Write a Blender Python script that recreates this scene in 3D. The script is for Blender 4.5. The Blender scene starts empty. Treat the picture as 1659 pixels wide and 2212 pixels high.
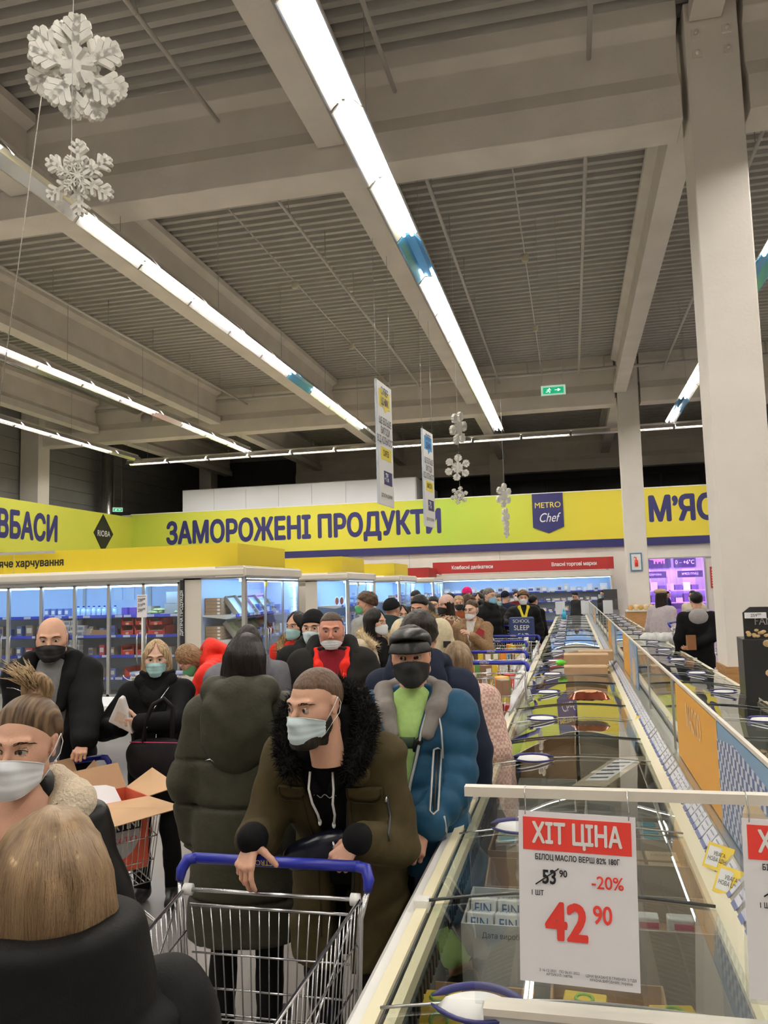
import bpy, bmesh, math, random
import numpy as np
from math import sin, cos, pi, radians, sqrt, atan2
from mathutils import Vector, Matrix
SC = bpy.context.scene
COL = SC.collection
# ------------------------------------------------------------------ camera
H = 1.75
YAW, PIT, ROL, FPX = -.2272, .0981, -.0268, 1728.
_F = np.array([sin(YAW)*cos(PIT), cos(YAW)*cos(PIT), sin(PIT)])
_R = np.array([cos(YAW), -sin(YAW), 0.])
_U = np.cross(_R, _F)
_R, _U = _R*cos(ROL)+_U*sin(ROL), -_R*sin(ROL)+_U*cos(ROL)
cam = bpy.data.cameras.new('camera')
cam.sensor_fit = 'VERTICAL'; cam.sensor_height = 36.0; cam.sensor_width = 27.0
cam.lens = FPX/2212*36.0
cam.clip_start = .05; cam.clip_end = 200
cob = bpy.data.objects.new('camera', cam); COL.objects.link(cob)
cob.matrix_world = Matrix([[_R[0], _U[0], -_F[0], 0], [_R[1], _U[1], -_F[1], 0], [_R[2], _U[2], -_F[2], H], [0, 0, 0, 1]])
SC.camera = cob
def at(x, y, X=None, Y=None, Z=None):
    """world point seen at a pixel of the 1659x2212 frame, on a plane of known X, Y or Z"""
    d = (x-829.5)/FPX*_R-(y-1106)/FPX*_U+_F
    t = X/d[0] if X is not None else (Y/d[1] if Y is not None else (Z-H)/d[2])
    return Vector((d[0]*t, d[1]*t, H+d[2]*t))
# ------------------------------------------------------------------ world, exposure, large area lights
w = bpy.data.worlds.new('world'); SC.world = w; w.use_nodes = True
w.node_tree.nodes['Background'].inputs[0].default_value = (.9, .86, .8, 1)
w.node_tree.nodes['Background'].inputs[1].default_value = .12
SC.view_settings.view_transform = 'Standard'; SC.view_settings.look = 'None'
SC.view_settings.exposure = 0.22; SC.view_settings.gamma = 1; SC.view_settings.use_curve_mapping = False
SC.cycles.max_bounces = 8; SC.cycles.transparent_max_bounces = 14
TUBE_POWER = 44.0
FRIDGE_POWER = 24.0
LC_WARM = (1, .90, .78)
def area(name, loc, sx, sy, power, col, rot=(0, 0, 0)):
    l = bpy.data.lights.new(name, 'AREA'); l.shape = 'RECTANGLE'; l.size = sx; l.size_y = sy; l.energy = power; l.color = col
    o = bpy.data.objects.new(name, l); COL.objects.link(o); o.location = loc; o.rotation_euler = rot
    return o
# the purple meat lamps inside the cold room beyond the doorway
area('cold_room_lamp', (3.6, 30.5, 3.0), 3, 3, 420, (.42, .25, 1.0))
area('pink_cold_room_lamp', (4.3, 29.3, 2.6), 1.2, 1, 60, (1.0, .1, .5))

# ------------------------------------------------------------------ helpers
rnd = random.Random(5)
SM = True
def link(o): COL.objects.link(o); return o
def tag(o, label=None, cat=None, group=None, kind=None):
    if label: o['label'] = label
    if cat: o['category'] = cat
    if group: o['group'] = group
    if kind: o['kind'] = kind
    return o
def empty(name, loc=(0, 0, 0), rz=0, label=None, cat=None, group=None, kind=None):
    o = bpy.data.objects.new(name, None); link(o); o.location = loc; o.rotation_euler = (0, 0, rz); o.empty_display_size = .1
    return tag(o, label, cat, group, kind)
class MB:
    def __init__(s): s.v = []; s.f = []; s.m = []; s.sm = []
    def add(s, vs, fs, m=0, smooth=False):
        b = len(s.v); s.v += [tuple(v) for v in vs]; s.f += [tuple(b+i for i in f) for f in fs]
        s.m += [m]*len(fs); s.sm += [smooth]*len(fs)
    def box(s, a, b, m=0):
        x0, y0, z0 = a; x1, y1, z1 = b
        s.add([(x0, y0, z0), (x1, y0, z0), (x1, y1, z0), (x0, y1, z0), (x0, y0, z1), (x1, y0, z1), (x1, y1, z1), (x0, y1, z1)],
              [(0, 3, 2, 1), (4, 5, 6, 7), (0, 1, 5, 4), (1, 2, 6, 5), (2, 3, 7, 6), (3, 0, 4, 7)], m)
        return s
    def obox(s, c, sz, R=None, m=0):
        hx, hy, hz = [v/2 for v in sz]; c = Vector(c); vs = []
        for z in (-hz, hz):
            for x, y in ((-hx, -hy), (hx, -hy), (hx, hy), (-hx, hy)):
                p = Vector((x, y, z)); p = (R @ p) if R is not None else p; vs.append(c+p)
        s.add(vs, [(0, 3, 2, 1), (4, 5, 6, 7), (0, 1, 5, 4), (1, 2, 6, 5), (2, 3, 7, 6), (3, 0, 4, 7)], m); return s
    def prism(s, prof, axis, a, b, m=0, caps=True, smooth=False, closed=True):
        """prof: list of 2D points; extruded along axis from a to b"""
        n = len(prof); vs = []
        for t in (a, b):
            for p, q in prof:
                vs.append({'X': (t, p, q), 'Y': (p, t, q), 'Z': (p, q, t)}[axis])
        fs = [(i, (i+1) % n, n+(i+1) % n, n+i) for i in range(n if closed else n-1)]
        if caps and closed: fs += [tuple(range(n))[::-1], tuple(range(n, 2*n))]
        s.add(vs, fs, m, smooth); return s
    def tube(s, pts, r, n=6, m=0, closed=False, smooth=True, caps=True):
        pts = [Vector(p) for p in pts]; N = len(pts); rr = r if isinstance(r, (list, tuple)) else [r]*N
        vs = []; up = None
        for i, p in enumerate(pts):
            a = pts[(i-1) % N] if (i > 0 or closed) else p; b = pts[(i+1) % N] if (i < N-1 or closed) else p
            t = (b-a).normalized()
            if up is None:
                up = t.orthogonal().normalized()
            up = (up-t*up.dot(t))
            up = up.normalized() if up.length > 1e-6 else t.orthogonal().normalized()
            w_ = t.cross(up)
            for k in range(n):
                an = 2*pi*k/n; vs.append(p+(up*cos(an)+w_*sin(an))*rr[i])
        fs = []
        for i in range(N if closed else N-1):
            j = (i+1) % N
            for k in range(n): fs.append((i*n+k, i*n+(k+1) % n, j*n+(k+1) % n, j*n+k))
        if caps and not closed: fs += [tuple(range(n))[::-1], tuple(range((N-1)*n, N*n))]
        s.add(vs, fs, m, smooth); return s
    def cyl(s, a, b, r, n=12, m=0, r2=None, smooth=True): return s.tube([a, b], [r, r if r2 is None else r2], n, m, smooth=smooth)
    def ell(s, c, r, nu=12, nv=8, m=0, R=None):
        vs = []; fs = []
        for j in range(nv+1):
            th = pi*j/nv
            for i in range(nu):
                ph = 2*pi*i/nu; p = Vector((r[0]*sin(th)*cos(ph), r[1]*sin(th)*sin(ph), r[2]*cos(th)))
                if R is not None: p = R @ p
                vs.append(Vector(c)+p)
        for j in range(nv):
            for i in range(nu): fs.append((j*nu+i, (j+1)*nu+i, (j+1)*nu+(i+1) % nu, j*nu+(i+1) % nu))
        s.add(vs, fs, m, True); return s
    def build(s, name, mats, parent=None, loc=(0, 0, 0), rz=0, bevel=0, label=None, cat=None, group=None, kind=None):
        me = bpy.data.meshes.new(name); me.from_pydata(s.v, [], s.f)
        for m_ in (mats if isinstance(mats, (list, tuple)) else [mats]): me.materials.append(m_)
        if s.f:
            me.polygons.foreach_set('material_index', s.m); me.polygons.foreach_set('use_smooth', s.sm)
        me.update()
        o = bpy.data.objects.new(name, me); link(o); o.location = loc; o.rotation_euler = (0, 0, rz)
        if parent is not None: o.parent = parent
        if bevel:
            md = o.modifiers.new('bevel', 'BEVEL'); md.width = bevel; md.segments = 2; md.limit_method = 'ANGLE'; md.angle_limit = .6
            md.harden_normals = False
        return tag(o, label, cat, group, kind)
def copy_tree(o, parent=None):
    c = o.copy(); link(c); c.parent = parent
    for ch in list(o.children): copy_tree(ch, c)
    return c
# ------------------------------------------------------------------ materials
_mc = {}
def mat(name, col=(.8, .8, .8), rough=.5, metal=0., nz=0., nscale=8., bump=0., bscale=60., emit=None, estr=0., spec=.5, alpha=1., sss=0., sheen=0., coat=0., stretch=(1, 1, 1), trans=0.):
    if name in _mc: return _mc[name]
    m = bpy.data.materials.new(name); m.use_nodes = True; nt = m.node_tree; b = nt.nodes['Principled BSDF']
    b.inputs['Base Color'].default_value = (*col, 1); b.inputs['Roughness'].default_value = rough; b.inputs['Metallic'].default_value = metal
    b.inputs['Specular IOR Level'].default_value = spec
    if sss: b.inputs['Subsurface Weight'].default_value = sss; b.inputs['Subsurface Radius'].default_value = (.012, .005, .003); b.inputs['Subsurface Scale'].default_value = 1
    if sheen: b.inputs['Sheen Weight'].default_value = sheen
    if coat: b.inputs['Coat Weight'].default_value = coat; b.inputs['Coat Roughness'].default_value = .1
    if alpha < 1: b.inputs['Alpha'].default_value = alpha
    if trans: b.inputs['Transmission Weight'].default_value = trans
    if emit: b.inputs['Emission Color'].default_value = (*emit, 1); b.inputs['Emission Strength'].default_value = estr
    tc = None
    if nz or bump:
        tc = nt.nodes.new('ShaderNodeTexCoord'); mp = nt.nodes.new('ShaderNodeMapping'); mp.inputs['Scale'].default_value = stretch
        nt.links.new(tc.outputs['Object'], mp.inputs[0])
    if nz:
        n = nt.nodes.new('ShaderNodeTexNoise'); n.inputs['Scale'].default_value = nscale; n.inputs['Detail'].default_value = 4
        nt.links.new(mp.outputs[0], n.inputs['Vector'])
        r = nt.nodes.new('ShaderNodeMapRange'); r.inputs[1].default_value = .25; r.inputs[2].default_value = .75; r.inputs[3].default_value = 1-nz; r.inputs[4].default_value = 1+nz
        nt.links.new(n.outputs[0], r.inputs[0])
        mx = nt.nodes.new('ShaderNodeVectorMath'); mx.operation = 'SCALE'; mx.inputs[0].default_value = col
        nt.links.new(r.outputs[0], mx.inputs['Scale']); nt.links.new(mx.outputs[0], b.inputs['Base Color'])
    if bump:
        n = nt.nodes.new('ShaderNodeTexNoise'); n.inputs['Scale'].default_value = bscale; n.inputs['Detail'].default_value = 3
        nt.links.new(mp.outputs[0], n.inputs['Vector'])
        bp = nt.nodes.new('ShaderNodeBump'); bp.inputs['Strength'].default_value = bump; bp.inputs['Distance'].default_value = .01
        nt.links.new(n.outputs[0], bp.inputs['Height']); nt.links.new(bp.outputs[0], b.inputs['Normal'])
    _mc[name] = m; return m
def glass_mat(name, tint=(.96, .98, .97), base=.04, rough=.0, sheet=False):
    """thin pane: see-through with a fresnel reflection, the same from every side"""
    if name in _mc: return _mc[name]
    m = bpy.data.materials.new(name); m.use_nodes = True; nt = m.node_tree; nt.nodes.clear()
    out = nt.nodes.new('ShaderNodeOutputMaterial'); mix = nt.nodes.new('ShaderNodeMixShader')
    tr = nt.nodes.new('ShaderNodeBsdfTransparent'); tr.inputs[0].default_value = (*tint, 1)
    gl = nt.nodes.new('ShaderNodeBsdfGlossy'); gl.inputs['Roughness'].default_value = rough; gl.inputs[0].default_value = (.95, .97, .96, 1)
    fr = nt.nodes.new('ShaderNodeFresnel'); gm_ = nt.nodes.new('ShaderNodeNewGeometry'); io = nt.nodes.new('ShaderNodeMath'); io.operation = 'MULTIPLY_ADD'; io.inputs[1].default_value = 1/1.5-1.5; io.inputs[2].default_value = 1.5
    nt.links.new(gm_.outputs['Backfacing'], io.inputs[0]); nt.links.new(io.outputs[0], fr.inputs[0])
    ad = nt.nodes.new('ShaderNodeMath'); ad.operation = 'ADD'; ad.inputs[1].default_value = base; ad.use_clamp = True
    p1 = nt.nodes.new('ShaderNodeMath'); p1.operation = 'ADD'; p1.inputs[1].default_value = 1; p2 = nt.nodes.new('ShaderNodeMath'); p2.operation = 'MULTIPLY'; p2.inputs[1].default_value = 2
    dv = nt.nodes.new('ShaderNodeMath'); dv.operation = 'DIVIDE'      # both faces of the pane: 2F/(1+F)
    nt.links.new(fr.outputs[0], p1.inputs[0]); nt.links.new(fr.outputs[0], p2.inputs[0]); nt.links.new(p2.outputs[0], dv.inputs[0]); nt.links.new(p1.outputs[0], dv.inputs[1])
    nt.links.new((dv if sheet else fr).outputs[0], ad.inputs[0]); nt.links.new(ad.outputs[0], mix.inputs[0])
    nt.links.new(tr.outputs[0], mix.inputs[1]); nt.links.new(gl.outputs[0], mix.inputs[2]); nt.links.new(mix.outputs[0], out.inputs[0])
    _mc[name] = m; return m
def _outlines(body, size, align, shear):
    c = bpy.data.curves.new('t', 'FONT'); c.body = body; c.size = size; c.align_x = align; c.align_y = 'CENTER'; c.shear = shear
    t = bpy.data.objects.new('t', c); link(t); dg = bpy.context.evaluated_depsgraph_get(); dg.update()
    cu = t.evaluated_get(dg).to_curve(dg); polys = []
    for sp in cu.splines:
        P = []
        if sp.type == 'BEZIER':
            bp = sp.bezier_points; n = len(bp)
            for i in range(n):
                p0, p1 = bp[i], bp[(i+1) % n]; a0, h0, h1, a1 = p0.co, p0.handle_right, p1.handle_left, p1.co
                straight = ((h0-a0).cross(a1-a0).length < 1e-6*size and (h1-a0).cross(a1-a0).length < 1e-6*size)
                for k in range(1 if straight else 4):
                    u = k/4; q = a0*(1-u)**3+h0*3*u*(1-u)**2+h1*3*u*u*(1-u)+a1*u**3; P.append((q.x, q.y))
        else: P = [(p.co.x, p.co.y) for p in sp.points]
        Q = []
        for p in P:
            if not Q or abs(p[0]-Q[-1][0])+abs(p[1]-Q[-1][1]) > 1e-5*size: Q.append(p)
        if len(Q) > 2: polys.append(Q)
    t.evaluated_get(dg).to_curve_clear(); bpy.data.objects.remove(t); bpy.data.curves.remove(c)
    return polys
def _area(P): return sum(P[i-1][0]*P[i][1]-P[i][0]*P[i-1][1] for i in range(len(P)))/2
def _inside(p, P):
    c = False
    for i in range(len(P)):
        (x1, y1), (x2, y2) = P[i-1], P[i]
        if (y1 > p[1]) != (y2 > p[1]) and p[0] < (x2-x1)*(p[1]-y1)/(y2-y1)+x1: c = not c
    return c
def text_mesh(body, size, parent, name, material, loc, rot, xs=1.0, off=0.0, align='CENTER', ext=.002, shear=0.0, label=None, bold=0):
    """flat printed lettering: each glyph is cut into thin slabs filled by the non-zero winding rule; bold adds shifted copies"""
    polys = _outlines(body, size, align, shear)
    if not polys: return None
    ar = [_area(P) for P in polys]; N_ = len(polys); hole = [False]*N_
    for i in range(N_):
        for j in range(N_):
            if j != i and ar[i]*ar[j] < 0 and abs(ar[j]) > abs(ar[i]) and all(_inside(p, polys[j]) for p in polys[i][::2]): hole[i] = True
    d = (bold+off*.5)*size; q = size/(90 if size > .3 else 45)
    sh = [(0, 0)] if d <= 0 else [(-d, 0), (d, 0), (0, .8*d), (0, -.8*d), (-.7*d, .6*d), (.7*d, .6*d), (-.7*d, -.6*d), (.7*d, -.6*d)]
    order = sorted(range(N_), key=lambda i: min(p[0] for p in polys[i])); groups = []
    for i in order:
        x0 = min(p[0] for p in polys[i])-d; x1 = max(p[0] for p in polys[i])+d
        if groups and x0 < groups[-1][1]: groups[-1][0].append(i); groups[-1][1] = max(groups[-1][1], x1)
        else: groups.append([[i], x1])
    V = []; F = []
    for g, _ in groups:
        E = []
        for i in g:
            P = polys[i]; P = P if (ar[i] > 0) != hole[i] else P[::-1]; P = np.array(P)
            for sx, sy in sh:
                R_ = P+np.array((sx, sy)); R_[:, 1] = np.round(R_[:, 1]/q)*q; E.append(np.concatenate([R_, np.roll(R_, -1, 0)], 1))
        E = np.concatenate(E); E = E[np.abs(E[:, 1]-E[:, 3]) > q*.5]
        if not len(E): continue
        ys = np.unique(np.round(E[:, [1, 3]].ravel()/q).astype(int)); lo = np.minimum(E[:, 1], E[:, 3]); hi = np.maximum(E[:, 1], E[:, 3]); dirn = np.sign(E[:, 3]-E[:, 1]); sl = (E[:, 2]-E[:, 0])/(E[:, 3]-E[:, 1])
        for ya, yb in zip(ys[:-1]*q, ys[1:]*q):
            m = (lo <= ya+q*.1) & (hi >= yb-q*.1)
            xa = E[m, 0]+(ya-E[m, 1])*sl[m]; xb = E[m, 0]+(yb-E[m, 1])*sl[m]; o = np.argsort(xa+xb); w_ = np.cumsum(dirn[m][o]); st_ = None; xa, xb = xa[o], xb[o]
            for k in range(len(o)):
                if st_ is None and w_[k] != 0: st_ = k
                elif st_ is not None and w_[k] == 0:
                    b0 = len(V); V += [(xa[st_]*xs, ya, ext), (xa[k]*xs, ya, ext), (xb[k]*xs, yb, ext), (xb[st_]*xs, yb, ext)]; F.append((b0, b0+1, b0+2, b0+3)); st_ = None
    me = bpy.data.meshes.new(name); me.from_pydata(V, [], F); me.materials.append(material); me.update()
    bm = bmesh.new(); bm.from_mesh(me); bmesh.ops.remove_doubles(bm, verts=bm.verts, dist=size*1e-4); bm.to_mesh(me); bm.free()
    o = bpy.data.objects.new(name, me); link(o); o.location = loc; o.rotation_euler = rot
    if parent is not None: o.parent = parent
    return tag(o, label)
W_WALL = mat('white_paint', (.80, .76, .70), .75, nz=.05, nscale=2, bump=.15, bscale=40)
W_CONC = mat('painted_concrete', (.80, .75, .68), .85, nz=.08, nscale=1.5, bump=.25, bscale=25)
W_COLM = mat('column_paint', (.84, .79, .72), .8, nz=.05, nscale=1.5, bump=.2, bscale=25)
M_DECK = mat('roof_deck', (.52, .50, .465), .6, metal=.0, nz=.06, nscale=3)
M_DARK = mat('dark_wall', (.10, .10, .10), .9)
M_BLK = mat('black_plastic', (.015, .015, .017), .45)
M_STEEL = mat('steel', (.55, .56, .58), .25, metal=1)
M_WIRE = mat('chromed_wire', (.62, .62, .63), .22, metal=1)
M_GREYP = mat('grey_trim', (.42, .42, .41), .45, nz=.05)
M_CREAM = mat('cream_plastic', (.74, .69, .60), .45, nz=.04, nscale=3)
M_YEL = mat('sign_yellow', (.80, .66, .05), .45)
M_LIME = mat('sign_lime', (.60, .62, .07), .45)
M_NAVY = mat('navy', (.020, .020, .13), .45)
M_RED = mat('sign_red', (.42, .022, .02), .5)
M_WHT = mat('white_print', (.86, .86, .84), .5)
M_PAPER = mat('paper', (.88, .87, .90), .55)
M_KRED = mat('price_red', (.80, .05, .035), .5)
M_INK = mat('ink', (.01, .01, .012), .6)
M_WOOD = mat('oak_guard', (.42, .22, .08), .5, nz=.25, nscale=6, stretch=(1, 1, 8))
M_CARD = mat('cardboard', (.42, .27, .15), .85, nz=.12, nscale=9, bump=.1)
M_CARD2 = mat('pale_cardboard', (.50, .44, .36), .85, nz=.08, nscale=9)
M_BLUE = mat('handle_blue', (.012, .02, .30), .35)
M_RAIL = mat('shelf_rail_blue', (.03, .05, .42), .4)
M_GLASS = glass_mat('pane_glass', (.97, .98, .98), 0.)
M_GLASS2 = glass_mat('lid_glass', (.95, .98, .96), .0, sheet=True)
M_TUBE = mat('lamp_tube', (1, 1, 1), .5, emit=(1, .945, .87), estr=TUBE_POWER)
M_LED = mat('fridge_lamp', (1, 1, 1), .5, emit=(.34, .60, 1.0), estr=FRIDGE_POWER)
M_LED2 = mat('cabinet_lamp', (1, 1, 1), .5, emit=(.34, .60, 1.0), estr=9.0)
# ================================================================== SETTING
XL, XR, YB, YF = -18.0, 14.0, -6.0, 37.0
def floor_mat():
    m = bpy.data.materials.new('floor_tiles'); m.use_nodes = True; nt = m.node_tree; b = nt.nodes['Principled BSDF']
    tc = nt.nodes.new('ShaderNodeTexCoord'); br = nt.nodes.new('ShaderNodeTexNoise'); br.inputs['Scale'].default_value = .9; br.inputs['Detail'].default_value = 8
    cr = nt.nodes.new('ShaderNodeValToRGB'); cr.color_ramp.elements[0].color = (.21, .195, .18, 1); cr.color_ramp.elements[1].color = (.30, .28, .26, 1)
    cr.color_ramp.elements[0].position = .3; cr.color_ramp.elements[1].position = .7
    nt.links.new(tc.outputs['Object'], br.inputs['Vector']); nt.links.new(br.outputs[0], cr.inputs[0]); nt.links.new(cr.outputs[0], b.inputs['Base Color'])
    b.inputs['Roughness'].default_value = .32
    return m
st = dict(kind='structure')
MB().box((XL, YB, -.2), (XR, YF, 0)).build('floor', floor_mat(), **st)
# joints sawn into the concrete floor
# corrugated roof deck: ridges run across the hall
mb = MB(); prof = []; y = YB; ZR = 8.32
while y < YF:
    prof += [(y, ZR+.14), (y+.09, ZR+.14), (y+.12, ZR), (y+.21, ZR)]; y += .24
mb.prism(prof, 'X', XL, XR, closed=False)
mb.box((XL, YB, ZR+.2), (XR, YF, ZR+.3))
mb.build('ceiling', M_DECK, **st)
MB().box((XL-.2, YB, 0), (XL, YF, 8.6)).build('wall_left', mat('left_cladding', (.30, .30, .28), .8, nz=.05), **st)
MB().box((XR, YB, 0), (XR+.2, YF, 8.6)).build('wall_right', W_WALL, **st)
MB().box((XL, YB-.2, 0), (XR, YB, 8.6)).build('wall_back', W_WALL, **st)
MB().box((XL, YF, 0), (XR, YF+.2, 8.6)).build('wall_front', M_DARK, **st)
# cladding joints on the upper left wall
lw = bpy.data.objects['wall_left']
for k in range(9):
    z = 4.4+k*.46
    MB().box((XL, 9, z), (XL+.035, YF, z+.44)).build('cladding_panel', mat('cladding', (.27, .27, .25), .75, nz=.06, nscale=3), lw)
# rows of dark high windows in the far wall
for k in range(8):
    x = -7.5+k*1.65
    mb = MB(); mb.box((x, YF-.12, 5.0), (x+1.6, YF-.02, 6.6)); mb.build('window_%d' % (k+1), mat('night_glass', (.006, .008, .010), .25), **st)
    m2 = MB(); m2.box((x-.03, YF-.16, 5.0), (x+.03, YF-.1, 6.6)); m2.box((x, YF-.16, 5.75), (x+1.6, YF-.11, 5.79)); m2.build('window_frame', mat('window_frame', (.05, .055, .06), .6), bpy.data.objects['window_%d' % (k+1)])
# main beams
def main_beam(name, x0, x1, y, h0=6.9):
    p = [(y+.02, h0), (y+.02, h0+.40), (y+.13, h0+.62), (y+.13, h0+1.08), (y+.02, h0+1.2), (y+.02, h0+1.44), (y+.54, h0+1.44), (y+.54, h0+1.2), (y+.43, h0+1.08), (y+.43, h0+.62), (y+.54, h0+.40), (y+.54, h0)]
    return MB().prism(p, 'X', x0, x1).build(name, W_CONC, kind='structure', bevel=.012)
main_beam('beam', XL, 1.46, 9.0); main_beam('beam', 2.16, XR, 9.0)
main_beam('beam', XL, 1.46, 23.4); main_beam('beam', 2.16, XR, 23.4)
main_beam('beam', -12.0, XR, 34.2, 6.6)
# secondary beams, running into the hall, under the deck
def sec_beam(x, y0, y1, h0=7.2):
    p = [(x-.17, h0), (x+.17, h0), (x+.17, h0+.2), (x+.06, h0+.34), (x+.06, h0+.9), (x+.2, h0+.98), (x+.2, h0+1.1), (x-.2, h0+1.1), (x-.2, h0+.98), (x-.06, h0+.9), (x-.06, h0+.34), (x-.17, h0+.2)]
    MB().prism(p, 'Y', y0, y1).build('beam', W_CONC, kind='structure')
for x in (-15.2, -10.85, -6.98, -2.62, 1.6, 6.0, 10.3):
    sec_beam(x if x != 1.6 else 1.75, YB, 8.98, 7.2 if x != 1.6 else 8.0); sec_beam(x, 9.58, 23.35); sec_beam(x, 23.98, 34.1)
# columns with wooden guards round their feet
def column(x0, y0, x1, y1, top=8.25, guard=True):
    c = MB().box((x0, y0, 0), (x1, y1, top)).build('column', W_COLM, kind='structure', bevel=.015)
    if guard:
        mb = MB(); e = .02
        mb.box((x0-e, y0-e, 0), (x1+e, y0, .87)); mb.box((x0-e, y1, 0), (x1+e, y1+e, .87)); mb.box((x0-e, y0, 0), (x0, y1, .87)); mb.box((x1, y0, 0), (x1+e, y1, .87))
        mb.build('guard_board', M_WOOD, c)
    for dx in (.12, .44):
        for z in (7.62, 7.86):
            if top > 8: MB().box((x0+dx-.05, y0-.012, z-.05), (x0+dx+.05, y0, z+.05)).cyl((x0+dx, y0-.05, z), (x0+dx, y0, z), .022, 8).build('bolt_plate', W_CONC, c)
    return c
column(1.53, 9.0, 2.09, 9.56); column(1.52, 23.4, 2.1, 23.96); column(-17.9, 23.2, -17.2, 23.8, guard=False); column(-3.2, 34.2, -2.6, 34.7, 7.5, guard=False)
column(-16.6, 33.9, -16.0, 34.6, guard=False)
# far partition wall with the yellow fascia; doorway to the cold room
YW = 28.0
DX0, DX1, DZ = 2.52, 4.25, 2.56
pw = MB(); pw.box((-17.0, YW, 0), (DX0, YW+.15, 3.05)); pw.box((DX1, YW, 0), (XR, YW+.15, 3.05)); pw.box((DX0, YW, DZ), (DX1, YW+.15, 3.05))
pw.box((-17.0, YW+.02, 3.05), (XR, YW+.15, 4.95))
pw.build('wall_front_partition', W_WALL, **st)
MB().box((-17.0, 9.0, 0), (-16.62, YW, 4.6)).build('wall_left_partition', W_WALL, **st)
tr = MB(); tr.box((DX0-.1, YW-.03, DZ), (DX1+.35, YW, DZ+.04)); tr.box((DX0-.06, YW-.03, 0), (DX0, YW, DZ)); tr.box((DX1, YW-.03, 0), (DX1+.06, YW, DZ)); tr.build('trim_1', M_GREYP, **st)
MB().box((1.30, YW-.05, 0), (1.36, YW, 2.95)).build('trim_2', W_WALL, **st)
for x in (-9.2, -5.6, -2.4): MB().box((x, YW-.012, 0), (x+.012, YW, 3.0)).build('trim_3', M_GREYP, **st)
# white panelled box standing above the fascia
bx = MB().box((-14.53, 28.25, 4.9), (-5.3, 33, 5.83)).build('wall_upper_box', mat('white_panel_back', (.6, .6, .6), .5), **st)
for k in range(7):
    x = -14.5+k*1.31
    MB().box((x, 28.215, 4.93), (x+1.295, 28.25, 5.8)).build('panel', mat('white_panel', (.74, .76, .80), .4), bx)
# steel duct and its exit sign
MB().cyl((-17.3, 27.5, 0), (-17.3, 27.5, 8.32), .22, 20).build('duct', mat('galvanised', (.5, .5, .5), .25, metal=1, nz=.2, nscale=20), label='vertical shiny steel duct rising behind the yellow sign corner', cat='duct')
d = MB()
d.tube([(-13.2, 9.8, 7.75), (-13.2, 16, 7.75), (-13.2, 22.6, 7.75)], .22, 14)
d.build('duct', mat('galvanised', (.5, .5, .5), .25), label='pale round air duct running under the roof near the left wall', cat='duct')
# sprinkler pipes and conduits running into the hall
def pipe(p, q, r, label, m, hooks=True):
    o = MB().tube([p, q], r, 8).build('pipe', m, label=label, cat='pipe', group='pipes under the roof')
    if hooks:
        n = max(2, int((Vector(q)-Vector(p)).length/1.9))
        for i in range(1, n):
            c = Vector(p).lerp(Vector(q), i/n)
            MB().tube([c+Vector((0, 0, -r)), c+Vector((.03, 0, 0)), c+Vector((0, 0, .12)), c+Vector((0, 0, .6))], .007, 4).build('hanger', M_GREYP, o)
MP = mat('pipe_paint', (.62, .59, .55), .5)
for x1, y1, x2, y2 in ((912, 345, 1060, 785), (590, 398, 875, 803), (300, 440, 540, 833), (1268, 290, 1250, 780), (20, 480, 370, 840), (0, 638, 190, 800), (1655, 240, 1462, 740)):
    a, b = at(x1, y1, Z=7.75), at(x2, y2, Z=7.75); x = (a.x+b.x)/2
    pipe((x, 9.6, 7.75), (x, 23.3, 7.75), .028, 'thin painted sprinkler pipe hung below the corrugated roof', MP)
    pipe((x, -5, 7.75), (x, 8.95, 7.75), .028, 'thin painted sprinkler pipe hung below the roof before the first beam', MP)
for x1, y1, x2, y2 in ((1095, 330, 1170, 780), (480, 415, 800, 800)):
    a, b = at(x1, y1, Z=7.9), at(x2, y2, Z=7.9); x = (a.x+b.x)/2
    o = MB().tube([(x, 9.6, 7.9), (x, 23.3, 7.9)], .013, 6).build('conduit', MP, label='slim conduit with round smoke detectors under the roof at X %s' % ('right' if x > -2 else 'left'), cat='conduit')
    o['label'] = 'slim conduit with round smoke detectors, %s' % ('beside the right bay pipe' if x > -2 else 'crossing the middle roof bay')
    for yy in (10.4, 14.6, 18.8):
        MB().cyl((x, yy, 7.78), (x, yy, 7.9), .06, 12, r2=.075).build('smoke_detector', mat('ivory', (.6, .56, .42), .5), o)
o = MB().tube([(-17, 23.30, 7.93), (XR-.5, 23.30, 7.93)], .05, 10).build('pipe', MP, label='thick pipe running across the hall in front of the far beam', cat='pipe')
for k in range(12):
    x = -16+k*2.15; MB().tube([(x, 23.30, 7.93), (x, 23.30, 8.3)], .02, 6).build('drop_pipe', MP, o)
# left wall pipe cluster, speaker, luminaire on the far beam
MB().cyl((-13.35, 23.38, 7.60), (-13.35, 23.55, 7.60), .17, 20).build('loudspeaker', mat('grille', (.4, .38, .35), .7), label='round flat loudspeaker on the far beam at upper left', cat='loudspeaker')
MB().box((-11.9, 23.42, 7.66), (-11.1, 23.54, 7.78)).build('junction_tray', mat('dull_metal', (.22, .22, .21), .5, metal=.5), label='small dark metal box fixed on the far beam', cat='fixture')

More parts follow.
